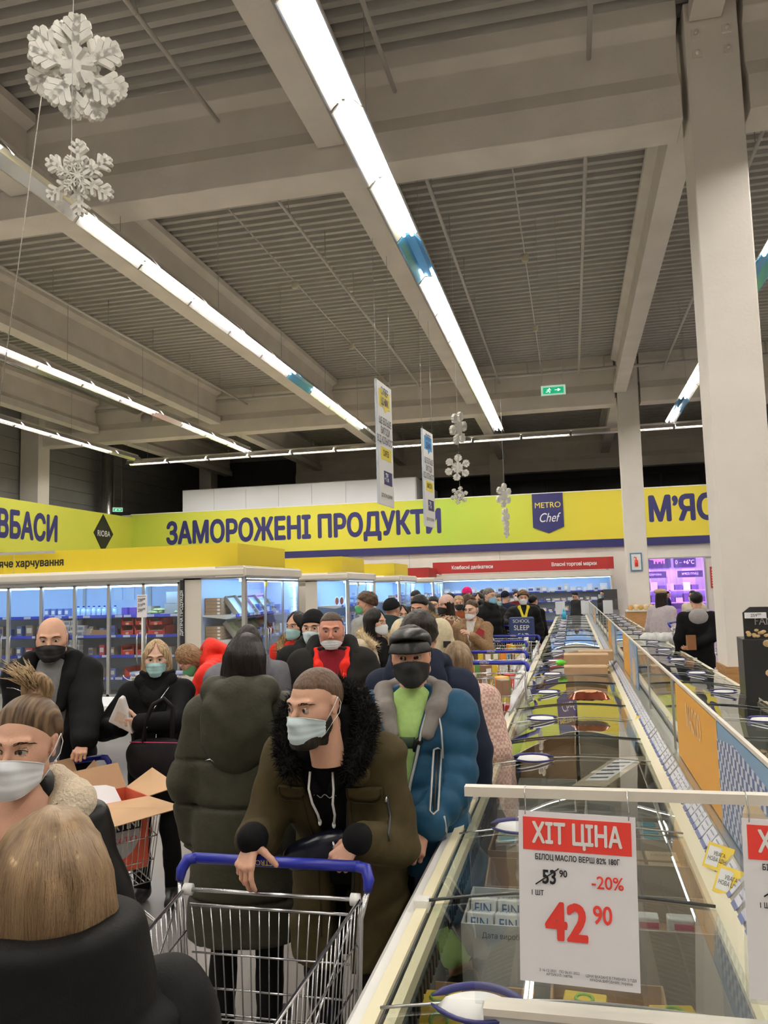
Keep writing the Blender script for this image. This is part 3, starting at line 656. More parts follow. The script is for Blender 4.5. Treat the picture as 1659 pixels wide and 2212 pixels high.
for j in range(5): MB().box((-.06, -.09+j*.05, .122), (.05, -.075+j*.05, .1225)).build('printed_line', M_INK, bx2)
for i in range(8):
    y = 4.65+i*.62
    for sx, xx in ((0, -.19), (1, .16)):
        carton(xx, y, FLZ, .33, .5, .20+.12*((i*5+sx*3) % 3)/2, (M_GREYC, M_CARD, M_CARD2)[(i+sx) % 3], 'open carton low in the %s half of the left freezer' % ('aisle', 'divider')[sx], group='cartons deep in the left freezer, %s half' % ('aisle', 'divider')[sx])
for i in range(9):
    y = 3.4+i*.66
    for sx, xx in ((0, .72), (1, 1.08)):
        carton(xx, y, FLZ, .32, .52, .20+.14*((i*5+sx*3) % 3)/2, (mat('white_carton', (.6, .6, .57), .8), M_CARD2, M_GREYC)[(i+sx) % 3], 'open carton low in the %s half of the right freezer' % ('divider', 'aisle')[sx], group='cartons deep in the right freezer, %s half' % ('divider', 'aisle')[sx])
# goods lying on top of the lids
def foil_pack(loc, sx, sy, m, label, rz=0, seed=0):
    rg = random.Random(seed); q = MB(); NX, NY = 14, 8; vs = []
    for s in (1, -1):
        for j in range(NY+1):
            for i in range(NX+1):
                u, v = i/NX*2-1, j/NY*2-1
                z = .5*sx*.34*(max(0, 1-abs(u)**4)*max(0, 1-abs(v)**3))**.6*(1 if s > 0 else .25)*s+rg.uniform(-1, 1)*.004*(1 if abs(u) < .99 else 0)
                vs.append((u*sx/2+rg.uniform(-1, 1)*.002, v*sy/2*(1-.08*abs(u)), z))
    n = (NX+1)*(NY+1); fs = []
    for s in (0, 1):
        for j in range(NY):
            for i in range(NX):
                a = s*n+j*(NX+1)+i; f = (a, a+1, a+NX+2, a+NX+1); fs.append(f if s == 0 else f[::-1])
    q.add(vs, fs, 0, True); r = empty('foil_pack', loc, rz, label, 'food pack')
    q.build('wrapper', m, r); return r
fp = foil_pack((.07, 5.43, FZ+.145), .26, .16, mat('chocolate_foil', (.22, .05, .025), .18, metal=.5, nz=.5, nscale=14), 'crumpled brown foil pack of croissants lying on the lid', .1, 2)
MB().ell((.0, .0, .03), (.10, .05, .022), 12, 6).build('window_print', mat('croissant_print', (.62, .36, .18), .35, nz=.3, nscale=20), fp)
for i, (x, y, z, sx, sy, sz, rz) in enumerate(((.10, 8.15, FZ+.115, .42, .30, .09, .0), (.20, 8.55, FZ+.115, .34, .3, .09, .03), (.08, 7.25, FZ+.115, .36, .26, .06, .02))):
    carton(x, y, z, sx, sy, sz, M_CARD, ('flat brown carton stacked on the freezer lids, middle one', 'flat brown carton on the lids, farthest of three', 'flat brown carton on the lids, nearest of three')[i], rz, open_=False)
gt = MB(); gt.ell((-.14, 7.95, FZ+.14), (.05, .04, .03), 10, 6); gt.build('tape_roll', mat('bright_green', (.12, .55, .03), .4), label='bright green wrapper beside the flat cartons on the lids', cat='wrapper')
bt = empty('spray_bottle', (-.21, 19.0, FZ+.11), 0, 'blue plastic bottle standing on the far end of the lids', 'bottle')
MB().cyl((0, 0, 0), (0, 0, .17), .05, 12).build('body', mat('bottle_blue', (.03, .35, .55), .3), bt); MB().cyl((0, 0, .17), (0, 0, .24), .02, 10).build('cap', mat('bottle_cap', (.05, .5, .7), .3), bt)
# two white sheets standing in holders at the far end of the island
for i, x in enumerate((-.35, .35, .95)):
    MB().box((x-.13, YE+.10, .95), (x+.13, YE+.105, 1.32)).box((x-.01, YE+.11, .1), (x+.01, YE+.13, 1.3)).build('notice_sheet', M_PAPER, label='%s white paper sheet in a clear holder at the far end of the freezers' % ('leftmost', 'middle', 'rightmost')[i], cat='notice')
MB().box((FX0, YE+.06, .9), (FX1, YE+.066, 1.36)).build('end_screen', M_GLASS, label='clear end screen across the far end of the freezer island', cat='glass screen')
# ---------------------------------------------------------------- near glass screen with price signs
sc = empty('glass_screen', (0, YN+.02, 0), 0, 'clear glass end screen with a grey top bar at the near end of the freezer', 'glass screen')
MB().box((-.217, -.003, .965), (1.12, .003, 1.355)).build('pane', M_GLASS, sc)
MB().box((-.222, -.014, 1.350), (1.125, .010, 1.368)).build('top_bar', M_CREAM, sc)
MB().box((-.20, -.020, .90), (1.12, .020, .965)).build('bottom_rail', mat('silver_rail', (.50, .50, .48), .4, metal=.4), sc)
MB().box((-.20, -.024, .955), (1.12, .024, .968)).build('rail_lip', M_CREAM, sc)
def price_sign(x, label, full=True):
    r = empty('price_sign', (x, YN-.012, 1.333), 0, label, 'price sign', 'red and white price signs on the glass screen')
    t = radians(1.6); r.rotation_euler = (radians(-3), t, 0)
    MB().box((-.005, -.002, -.305), (.222, 0, .008)).build('sleeve', glass_mat('sleeve_plastic', (.93, .93, .95), .03, .05), r)
    MB().box((0, -.0045, -.297), (.210, -.0025, 0)).build('sheet', M_PAPER, r)
    MB().box((.008, -.0055, -.068), (.202, -.0045, -.010)).build('red_band', M_KRED, r)
    T = lambda b, s, x_, z, m, xs=.8, off=0, sh=0, bo=0: text_mesh(b, s, r, 'lettering', m, (x_, -.0062, z), RX, xs, off, ext=.0004, bold=bo)
    T('ХІТ ЦІНА', .050, .105, -.039, M_WHT, .70, .0, bo=.032)
    T('БІЛОЦ МАСЛО ВЕРШ 82% 180Г', .0138, .105, -.080, M_INK, .74, bo=.02)
    T('53', .034, .055, -.115, M_INK, .78, bo=.028); T('90', .017, .080, -.107, M_INK, .85, bo=.02); T('-20%', .031, .158, -.118, M_KRED, .92, bo=.012)
    MB().tube([(.030, -.0066, -.128), (.072, -.0066, -.098)], .0012, 4).build('strike_line', M_INK, r)
    T('1 ШТ', .0125, .033, -.143, M_INK, .8, bo=.02)
    T('42', .088, .085, -.193, M_KRED, .84, bo=.04); T('90', .044, .148, -.174, M_KRED, .78, bo=.02)
    T('З 16-12-2021   ПО 06-01-2022\nАРТИКУЛ: 168706', .0062, .070, -.278, M_INK, .9); T('ЦІНИ ВКАЗАНІ В ГРИВНЯХ З ПДВ\nКРАЇНА ВИРОБНИК: Україна', .0062, .160, -.280, M_INK, .85)
    for hx in (.012, .198):
        MB().tube([(hx, -.004, -.006), (hx+.001, -.004, .012), (hx, .002, .024), (hx-.001, .004, .036), (hx, .012, .042), (hx, .028, .040)], .0013, 5).build('hook', M_WIRE, r)
    return r
price_sign(-.118, 'red and white price sign reading 42.90 hanging in the middle of the glass screen')
price_sign(.272, 'red and white price sign hanging at the right edge of the glass screen, cut off')
# yellow labels clipped to the price rail
for i, (x, y) in enumerate(((1552, 1853), (1577, 1906), (1386, 1565))):
    p = at(x, y, X=.37); q = empty('shelf_label', (p.x, p.y, p.z), 0, ('yellow promotional card clipped to the price rail, farther of the near pair', 'yellow promotional card clipped to the price rail, nearest one', 'lone yellow card clipped further along the price rail')[i], 'label card')
    q.rotation_euler = (radians(60), 0, radians(-50)); s = (.045, .045, .06)[i]
    MB().box((-s, -s*.8, -.001), (s, s*.8, .001)).build('card', mat('card_yellow', (.85, .62, .05), .5), q)
    MB().box((-s*.85, -s*.6, .001), (s*.1, s*.6, .0016)).build('print_block', M_WHT, q); text_mesh('УВАГА\nНОВА ЦІНА', s*.35, q, 'lettering', M_INK, (s*.05, 0, .002), (0, 0, 0), .8, ext=.0003)
# ================================================================== GLASS FRONTED CHILLERS
XE = -4.3
M_BACK = mat('chiller_back', (.54, .64, .80), .4); M_SHELF = mat('shelf_white', (.72, .72, .70), .45); M_FRM = mat('door_frame', (.50, .51, .50), .35, metal=.5)
M_TK = mat('rail_ticket', (.62, .68, .82), .5)
M_REDB = mat('red_crate', (.62, .05, .03), .5); M_TUBP = mat('clear_tub', (.62, .64, .66), .25)
SZ = (1.50, 1.22, .94, .63)
def cornice(x0, x1, y0, y1, name, par, m):
    return MB().prism([(y0-.06, 1.99), (y0-.10, 2.02), (y0-.10, 2.10), (y0-.02, 2.14), (y1, 2.14), (y1, 1.99)], 'X', x0, x1).build(name, m, par, bevel=.01)
def rail(par, a, b, z, ax, s, seed, tick=True):
    """blue price channel on a shelf edge; ax 'X' faces -Y at y=s, ax 'Y' faces +X at x=s"""
    rg = random.Random(seed)
    if ax == 'X':
        o = MB().prism([(s-.012, z-.028), (s, z-.032), (s, z+.012), (s-.005, z+.012)], 'X', a, b).build('price_rail', M_RAIL, par)
    else:
        o = MB().prism([(s, z-.032), (s+.012, z-.028), (s+.005, z+.012), (s, z+.012)], 'Y', a, b).build('price_rail', M_RAIL, par)
    t = a+.1
    while t < b-.15:
        l = .11; q = MB()
        if ax == 'X': q.box((t, s-.016, z-.025), (t+l, s-.011, z+.008))
        else: q.box((s+.011, t, z-.025), (s+.016, t+l, z+.008))
        q.build('price_ticket', M_TK, o); t += l+rg.choice((.03, .12, .25, .4))
Y1 = 10.15
r = empty('display_fridge', (0, 0, 0), 0, 'tall glass-door dairy fridge at the left edge, under the yellow baby food header', 'fridge')
X0, X1 = -9.6, -5.25
MB().box((X0, Y1+.78, .1), (X1, Y1+.86, 2.0)).build('back_wall', M_BACK, r)
MB().box((X0, Y1, .0), (X1, Y1+.8, .38)).build('base', M_GREYP, r)
MB().box((X0, Y1+.02, 1.99), (X1, Y1+.86, 2.04)).build('roof_panel', M_SHELF, r)
MB().box((X1-.03, Y1, .38), (X1, Y1+.8, 2.0)).build('side_panel', M_SHELF, r)
cornice(X0, XE+.02, Y1, Y1+2.2, 'cornice', r, M_CREAM)
MB().box((X0, Y1-.03, 1.945), (XE-.9, Y1+.02, 1.99)).build('door_header', M_FRM, r)
MB().box((X0, Y1+.06, 1.90), (X1, Y1+.10, 1.93)).build('lamp', M_LED, r)
for z in SZ:
    MB().box((X0, Y1+.14, z-.02), (X1-.03, Y1+.76, z)).build('shelf', M_SHELF, r); rail(r, X0, X1-.04, z, 'X', Y1+.13, int(z*100))
for k in range(8):
    xa = X1-.02-(k+1)*.541; xb = xa+.541
    d = MB().box((xa, Y1-.02, .38), (xa+.022, Y1+.02, 1.945)).box((xb-.022, Y1-.02, .38), (xb, Y1+.02, 1.945)).box((xa, Y1-.02, 1.92), (xb, Y1+.02, 1.945)).box((xa, Y1-.02, .38), (xb, Y1+.02, .42)).build('door', M_FRM, r)
    MB().box((xa+.022, Y1-.004, .42), (xb-.022, Y1+.004, 1.92)).build('pane', M_GLASS, d)
    hx = xb-.07 if k % 2 else xa+.07
    MB().tube([(hx, Y1-.03, .85), (hx, Y1-.06, .88), (hx, Y1-.06, 1.22), (hx, Y1-.03, 1.25)], .010, 6).build('handle', M_ALU, d)
for k in range(2):
    MB().box((-6.18+k*.0+k*-1.1, Y1+.765, 1.2), (-6.13-k*1.1, Y1+.775, 1.93)).build('shelf_upright', M_GREYP, r)
for x in (-6.75, -6.55, -5.75): MB().box((x, Y1+.77, 1.72), (x+.14, Y1+.779, 1.93)).build('cable_cover', mat('cover', (.60, .68, .78), .4), r)
# black lettered pillar between the two chillers
pl = MB().box((X1+.005, Y1-.035, .4), (X1+.055, Y1+.0, 1.97)).build('lettered_strip', M_BLK, label='narrow black vertical strip with white lettering between the fridges', cat='sign')
text_mesh('ДИТЯЧА ПРОДУКЦІЯ', .062, pl, 'lettering', M_WHT, (X1+.031, Y1-.037, 1.52), (pi/2, -pi/2, 0), .95, .001, ext=.0008, bold=.015)
bpy.context.view_layer.update()
# yellow headers
def header(x0, x1, y0, y1, m, label, z0=2.14, z1=2.46):
    r_ = empty('fridge_header', (0, 0, 0), 0, label, 'header board')
    MB().box((x0, y0, z0), (x1, y0+.02, z1)).build('front_board', m, r_); MB().box((x1-.02, y0+.02, z0), (x1, y1, z1)).build('side_board', m, r_)
    MB().box((x0, y1, z0), (x1, y1+.02, z1)).build('rear_board', m, r_)
    return r_
MYH = mat('header_yellow', (.80, .62, .025), .5)
h1 = header(-12, -4.47, Y1+.15, Y1+2.0, MYH, 'yellow header board with navy baby food lettering on the nearest fridge row')
text_mesh('Дитяче харчування', .155, h1, 'lettering', M_INK, (-7.86, Y1+.148, 2.29), RX, .92, .001, bold=.032)
hl = MB().box((-8.9, Y1+.05, 2.42), (-7.28, Y1+.08, 2.46)).build('strip_lamp', mat('lamp_case', (.45, .44, .40), .4), label='slim grey rail in front of the yellow header at the left', cat='rail')
MB().cyl((-7.95, Y1+.06, 2.14), (-7.95, Y1+.06, 2.41), .004, 6).build('bracket', M_FRM, hl); MB().cyl((-8.7, Y1+.06, 2.14), (-8.7, Y1+.06, 2.41), .008, 6).build('bracket', M_FRM, hl)
h2 = header(-12, -4.47, 15.45, 17.2, MYH, 'plain yellow header board on the second fridge row'); h3 = header(-12, -4.47, 20.35, 22.1, MYH, 'plain yellow header board on the third fridge row, beyond the curly-haired man')
h4 = header(-12, -4.47, 25.5, 27.0, M_RED, 'plain red header board on the farthest fridge row')
def endcap(Yk, ly, name, first=False, cols=0):
    r = empty('end_fridge', (0, 0, 0), 0, name, 'fridge')
    xl = -5.19; x1 = XE
    MB().box((xl, Yk, .0), (x1, Yk+ly, .36)).build('base', M_GREYP, r)
    MB().box((xl, Yk, .36), (xl+.24, Yk+.03, 1.99)).build('gable_frame', M_CREAM, r)
    MB().box((xl+.24, Yk+.01, .36), (x1-.04, Yk+.018, 1.97)).build('gable_pane', M_GLASS, r)
    MB().box((x1-.05, Yk-.01, .36), (x1, Yk+.04, 1.99)).build('corner_post', M_FRM, r); MB().box((x1-.05, Yk+ly-.04, .36), (x1, Yk+ly, 1.99)).build('corner_post', M_FRM, r)
    MB().box((xl+.20, Yk+.03, .36), (xl+.24, Yk+ly, 1.99)).build('back_wall', M_BACK, r)
    MB().box((xl+.24, Yk+ly-.03, .36), (x1-.05, Yk+ly, 1.99)).build('rear_wall', M_BACK, r)
    MB().box((xl, Yk, 1.97), (x1, Yk+ly, 2.0)).build('roof_panel', M_SHELF, r)
    MB().box((x1-.12, Yk+.08, 1.93), (x1-.08, Yk+ly-.08, 1.96)).build('lamp', M_LED, r)
    MB().prism([(x1, 1.99), (x1+.05, 2.01), (x1+.05, 2.11), (x1-.02, 2.14), (x1-.4, 2.14), (x1-.4, 1.99)], 'Y', Yk-.08, Yk+ly).build('side_cornice', M_CREAM, r)
    if not first: cornice(-11, x1+.02, Yk, Yk+ly, 'cornice', r, M_CREAM)
    MB().box((x1-.075, Yk+.05, .45), (x1-.055, Yk+.07, 1.93)).build('lamp', M_LED2, r); MB().box((x1-.075, Yk+ly-.07, .45), (x1-.055, Yk+ly-.05, 1.93)).build('lamp', M_LED2, r)
    for z in (1.48, 1.14, .80):
        MB().prism([(xl+.24, z-.02), (x1-.30, z-.06), (x1-.17, z-.02), (x1-.17, z), (xl+.24, z)], 'Y', Yk+.05, Yk+ly-.05).build('shelf', M_SHELF, r)
        rail(r, Yk+.06, Yk+ly-.06, z, 'Y', x1-.165, int(Yk*10+z*10))
    n = 3
    for k in range(n):
        a = Yk+.04+k*(ly-.08)/n; b = a+(ly-.08)/n
        d = MB().box((x1-.02, a, .38), (x1+.005, a+.018, 1.96)).box((x1-.02, b-.018, .38), (x1+.005, b, 1.96)).box((x1-.02, a, 1.93), (x1+.005, b, 1.96)).build('door', M_FRM, r)
        MB().box((x1-.010, a+.018, .38), (x1-.004, b-.018, 1.93)).build('pane', M_GLASS, d)
        if k < 2: MB().tube([(x1+.01, (b-.05 if k == 0 else a+.05), .95), (x1+.05, (b-.05 if k == 0 else a+.05), .97), (x1+.05, (b-.05 if k == 0 else a+.05), 1.25), (x1+.01, (b-.05 if k == 0 else a+.05), 1.27)], .011, 6).build('handle', M_ALU, d)
    MB().box((x1-.003, Yk+.72, 1.86), (x1+.008, Yk+.80, 1.93)).build('yellow_tag', M_YEL, r)
    return r
endcap(10.15, 2.2, 'glass end fridge of the nearest row, with tilted trays inside', True)
endcap(15.3, 2.1, 'glass end fridge of the second row, behind the red hoodie man')
endcap(20.2, 2.1, 'glass end fridge of the third row'); endcap(25.4, 1.9, 'glass end fridge under the red header')
# goods in the nearest end fridge
for z0, n in ((1.48, 5), (1.14, 4)):
    for i in range(n):
        c = empty('flat_box', (-4.82, 10.42, z0+i*.047), 0, 'flat brown box, number %s from the bottom, %s shelf stack of the end fridge' % (('one', 'two', 'three', 'four', 'five')[i], 'upper' if z0 > 1.3 else 'lower'), 'box', 'flat boxes in the end fridge')
        MB().box((-.12, -.16, 0), (.12, .16, .044)).build('body', M_CARD, c, bevel=.002); MB().box((.06, -.163, .008), (.10, -.16, .036)).build('label_print', M_WHT, c)
    for i in range(4):
        c = empty('tilted_tray', (-4.60, 10.50+i*.36, z0+.10), 0, '%s tilted brown display tray on the %s shelf of the end fridge' % (('first', 'second', 'third', 'fourth')[i], 'upper' if z0 > 1.3 else 'lower'), 'tray', 'tilted trays in the end fridge')
        c.rotation_euler = (radians(4), radians(52), 0)
        MB().box((-.17, -.15, -.02), (.17, .15, -.01)).box((-.17, -.15, -.02), (.17, -.14, .05)).box((-.17, .14, -.02), (.17, .15, .05)).box((.16, -.15, -.02), (.17, .15, .05)).box((-.17, -.15, -.02), (-.16, .15, .05)).build('body', mat('tray_brown', (.30, .24, .17), .7), c)
        MB().box((-.155, -.135, -.01), (.155, .135, .012)).build('packs', [mat('blue_packs', (.35, .45, .55), .3), mat('olive_packs', (.32, .32, .14), .4, nz=.5, nscale=12)][0 if z0 > 1.3 else 1], c)
def item(kind, loc, rg, lab, grp):
    x, y, z = loc
    if kind == 'tub':
        q = MB(); q.prism([(-.05, 0), (.05, 0), (.058, .065), (-.058, .065)], 'Y', -.045, .045); o = q.build('plastic_tub', M_TUBP, loc=loc, label=lab, cat='tub', group=grp)
        MB().box((-.06, -.048, .065), (.06, .048, .073)).build('lid', M_WHT, o); MB().box((-.035, -.051, .015), (.035, -.048, .05)).build('label_print', mat('tub_print', (.25, .30, .42), .5), o)
    elif kind == 'pack':
        h = rg.uniform(.10, .17); w_ = rg.uniform(.07, .12); m = mat('pack_%d' % rg.randrange(6), [(.62, .64, .70), (.55, .08, .10), (.70, .68, .60), (.15, .22, .5), (.35, .30, .25), (.12, .12, .13)][rg.randrange(6)], .35)
        o = MB().box((-w_/2, -.04, 0), (w_/2, .04, h)).build('food_pack', m, loc=loc, rz=rg.uniform(-.15, .15), bevel=.004, label=lab, cat='food pack', group=grp)
        MB().box((-w_*.35, -.043, h*.3), (w_*.35, -.040, h*.75)).build('label_print', mat('lab_%d' % rg.randrange(3), [(.75, .75, .72), (.1, .12, .3), (.5, .2, .08)][rg.randrange(3)], .5), o)
    elif kind == 'ring':
        o = MB().tube([(.075*cos(a), 0, .085+.085*sin(a)) for a in [2*pi*i/16 for i in range(16)]], .010, 6, closed=True).build('ring_pack', M_WHT, loc=loc, rz=radians(70), label=lab, cat='food pack', group=grp)
        MB().ell((0, .01, .085), (.068, .006, .078), 12, 6).build('film', mat('sausage_film', (.30, .08, .05), .3), o)
    return o
rg = random.Random(11)
# tubs stacked on the second shelf at far left
for j in range(4):
    for i in range((5, 5, 4, 2)[j]):
        item('tub', (-7.42+i*.125+j*.02, Y1+.2, 1.22+j*.075), rg, 'clear plastic tub in the stack on the second shelf of the left fridge', 'stacked plastic tubs in the left fridge')
for j in range(3):
    for i in range(4): item('tub', (-7.35+i*.125, Y1+.2, .94+j*.075), rg, 'clear plastic tub on the third shelf behind the bald man', 'plastic tubs on the third shelf of the left fridge')
for i in range(4): item('pack', (-7.48+i*.11, Y1+.22, 1.50), random.Random(4), 'white and red bag on the top shelf at the left edge', 'bags on the top shelf at the left edge')
for i in range(8):
    b = empty('water_bottle', (-7.0+i*.085, Y1+.24, 1.50), 0, 'small blue-capped bottle on the top shelf behind the bald man', 'bottle', 'small bottles on the top shelf of the left fridge')
    MB().cyl((0, 0, 0), (0, 0, .10), .035, 10).cyl((0, 0, .10), (0, 0, .125), .035, 10, r2=.014).build('body', mat('pale_bottle', (.45, .62, .85), .15), b); MB().cyl((0, 0, .125), (0, 0, .145), .016, 8).build('cap', M_BLUE, b)
def red_crate(x, z, w_, h, lab, y=Y1+.18):
    c = empty('red_crate', (x, y, z), 0, lab, 'crate', 'red display crates in the left fridge')
    MB().box((0, 0, 0), (w_, .008, h*.45)).box((0, 0, 0), (.01, .3, h)).box((w_-.01, 0, 0), (w_, .3, h)).box((0, 0, 0), (w_, .3, .008)).box((0, .29, 0), (w_, .3, h)).prism([(0, h*.45), (w_*.18, h*.45), (0, h)], 'Y', 0, .008).prism([(w_, h*.45), (w_*.82, h*.45), (w_, h)], 'Y', 0, .008).build('body', M_REDB, c)
    MB().box((.02, .02, .01), (w_-.02, .25, h*.5)).build('goods', mat('pale_goods', (.55, .50, .45), .5, nz=.3, nscale=20), c); MB().ell((w_*.5, -.002, h*.2), (.03, .003, .018), 10, 6).build('emblem', mat('emblem_pink', (.85, .45, .40), .5), c)
for i, (x, z, w_, h, l) in enumerate(((-6.28, 1.22, .21, .13, 'red crate at the left end of the second shelf stack'), (-6.07, 1.22, .21, .13, 'red crate in the middle of the second shelf stack'), (-5.86, 1.22, .28, .13, 'wide red crate beside the door mullion, second shelf'), (-6.27, 1.355, .20, .12, 'upper left red crate on the second shelf'), (-6.06, 1.355, .21, .12, 'upper middle red crate on the second shelf'), (-5.84, 1.355, .22, .10, 'upper red crate right of the door mullion'), (-6.28, .94, .22, .14, 'red crate on the third shelf, left one'), (-6.05, .94, .24, .14, 'red crate on the third shelf, next to the mullion'), (-6.22, .63, .42, .14, 'wide red crate on the fourth shelf holding clear packs'))):
    red_crate(x, z, w_, h, l)
c = carton(-5.62, Y1+.34, .94, .24, .26, .11, M_CARD2, 'open brown carton on the third shelf by the black strip')
c = carton(-5.45, Y1+.34, 1.50, .30, .3, .15, mat('grey_carton2', (.36, .40, .40), .7), 'grey open carton at the right end of the top shelf'); carton(-5.45, Y1+.34, 1.655, .26, .28, .16, mat('grey_carton2', (.36, .40, .40), .7), 'grey closed carton on top of the open one, top shelf', open_=False)
carton(-5.98, Y1+.36, 1.50, .30, .26, .12, M_CARD2, 'brown carton on the top shelf behind the purple boxes')
for i in range(3):
    o = MB().box((-.05, -.05, 0), (.05, .05, .11)).build('purple_box', mat('purple_pack', (.13, .08, .45), .4), loc=(-6.22+i*.12, Y1+.24, 1.50), rz=(-.2, .15, 0)[i], bevel=.003, label='%s small purple box on the top shelf left of the price pole' % ('first', 'second', 'third')[i], cat='box', group='purple boxes on the top shelf')
for i in range(9):
    o = foil_pack((-5.80+i*.06, Y1+.24+.03*(i % 3), 1.53+.035*(i % 2)), .15, .10, mat('lime_pack', (.50, .58, .22), .4, nz=.2, nscale=20), 'pale yellow-green bag in the heap behind the price pole', .4*i, i); o['group'] = 'pale bags behind the price pole'
for z, nm in ((.63, 'fourth'), (.94, 'third'), (1.22, 'second')):
    for i in range(13):
        x = -8.3+i*.17
        if (z > .9 and x > -7.6 and x < -6.8) or x > -6.4: continue
        item('pack', (x, Y1+.25, z), rg, 'mixed pack on the %s shelf of the left fridge, behind the bald man' % nm, 'packs on the %s shelf of the left fridge' % nm)
carton(-6.62, Y1+.34, 1.22, .28, .28, .08, M_CARD, 'low brown carton on the second shelf behind the bald man'); carton(-6.9, Y1+.34, 1.22, .24, .28, .10, M_CARD2, 'low pale carton on the second shelf behind the bald man')
# goods in the end fridges
for Yk, nm in ((10.15, 'nearest'), (15.3, 'second'), (20.2, 'third'), (25.4, 'farthest')):
    for z in (1.48, 1.14, .80):
        for i in range(6 if Yk < 15 else 8):
            y = Yk+(.9 if (Yk < 15 and z > 1) else .2)+i*.2
            if y > Yk+1.9: continue
            kd = 'ring' if (Yk == 15.3 and z > 1.3 and i < 5) else 'pack'
            item(kd, (-4.60+(i % 2)*.04, y, z+.002), rg, '%s on the %s shelf of the %s end fridge' % ({'ring': 'white ringed round pack', 'pack': 'small food pack'}[kd], {1.48: 'upper', 1.14: 'middle', .8: 'lower'}[z], nm), 'packs in the %s end fridge, shelf at %s' % (nm, {1.48: 'top', 1.14: 'middle', .8: 'bottom'}[z]))
# ---------------------------------------------------------------- open wall cabinet under the red header at the back
r = empty('wall_cabinet', (0, 0, 0), 0, 'long open lit cabinet under the red header along the far wall', 'fridge')
YC = 27.1; xa, xb = -4.6, 1.28
MB().box((xa, YW-.16, .1), (xb, YW-.08, 2.1)).build('back_wall', M_BACK, r)
MB().box((xa, YC, .05), (xb, YW-.1, .45)).build('base', mat('cabinet_base', (.12, .12, .14), .5), r)
MB().box((xa, YC+.1, 2.08), (xb, YW-.1, 2.14)).build('roof_panel', M_SHELF, r)
MB().prism([(YC-.02, 2.02), (YC-.05, 2.05), (YC-.05, 2.22), (YC+.1, 2.24), (YC+.1, 2.02)], 'X', xa, xb).build('cornice', M_CREAM, r)
MB().box((xb-.05, YC, .45), (xb, YW-.1, 2.1)).build('side_panel', M_CREAM, r)
MB().box((xa, YC+.12, 2.0), (xb-.05, YC+.17, 2.04)).build('lamp', M_LED2, r)
for z, c in ((1.58, 0), (1.26, 1), (.92, 1), (.62, 1)):
    MB().box((xa, YC+.2, z-.02), (xb-.05, YW-.16, z)).build('shelf', [M_SHELF, M_BLK][0], r); rail(r, xa, xb-.06, z, 'X', YC+.19, int(z*77))
rg = random.Random(21)
for z in (1.58, 1.26, .92):
    x = xa+.1; 
    while x < xb-.2:
        nmz = {1.58: 'top', 1.26: 'second', .92: 'third'}[z]
        w_ = rg.uniform(.10, .24); h = rg.uniform(.08, .24) if z > 1.5 else rg.uniform(.08, .18)
        m = mat('wall_pack_%d' % rg.randrange(1000), [(.80, .80, .80), (.66, .62, .55), (.48, .36, .26), (.45, .52, .62), (.10, .10, .11)][rg.choice((0, 0, 1, 3, 1)) if z > 1.5 else rg.choice((0, 1, 2, 4))], .4)
        o = MB().box((-w_/2, -.06, 0), (w_/2, .06, h)).build('food_pack', m, loc=(x+w_/2, YC+.3, z), bevel=.004, label='packed good on the %s shelf of the lit cabinet at the far wall' % nmz, cat='food pack', group='goods on the %s shelf of the far wall cabinet' % nmz)
        MB().box((-w_*.32, -.063, h*.25), (w_*.32, -.06, h*.7)).build('label_print', [M_WHT, M_PAPER, mat('lab_1', (.1, .12, .3), .5)][rg.randrange(3)], o)
        x += w_+rg.uniform(.01, .06)
hd = MB().box((-4.6, YC-.03, 2.27), (1.36, YC+.02, 2.66)).build('header_board', M_RED, label='red header board with two white product lines along the far wall', cat='header board')
MB().box((-4.4, YC+.0, 2.2), (-4.3, YC+.03, 2.28)).box((1.1, YC, 2.2), (1.2, YC+.03, 2.28)).build('bracket', M_FRM, hd)
text_mesh('Ковбасні делікатеси', .165, hd, 'lettering', M_WHT, (-3.25, YC-.034, 2.46), RX, .86, bold=.032)
text_mesh('Власні торгові марки', .165, hd, 'lettering', M_WHT, (.10, YC-.034, 2.46), RX, .86, bold=.032)
# ---------------------------------------------------------------- price card on a pole, in front of the fridge
def pole_sign(base, top, w_, h_, lines, label):
    r = empty('price_pole', base, 0, label, 'price sign'); z = top-base[2]
    MB().cyl((0, 0, 0), (0, 0, z-h_), .008, 6).build('pole', M_WHT, r); MB().cyl((0, 0, 0), (0, 0, .02), .07, 14).build('foot', M_WHT, r)
    MB().box((-w_/2, -.012, z-h_), (w_/2, -.004, z)).build('card', M_PAPER, r, bevel=.004)
    for i, t in enumerate(lines): text_mesh(t, h_*.2, r, 'lettering', M_INK, (0, -.0135, z-h_*(.25+.22*i)), RX, .75, bold=.01)
    MB().box((-w_*.4, -.0135, z-h_*.08), (w_*.4, -.012, z-h_*.05)).build('text_line', mat('grey_ink', (.3, .3, .3), .6), r)
p = at(298, 1285, Y=7.6)
pole_sign((p.x+.05, 7.6, .95), p.z, .115, .235, ['339⁰⁰', '319⁰⁰', '299⁰⁰'], 'white card with three prices on a white pole behind the blonde woman')
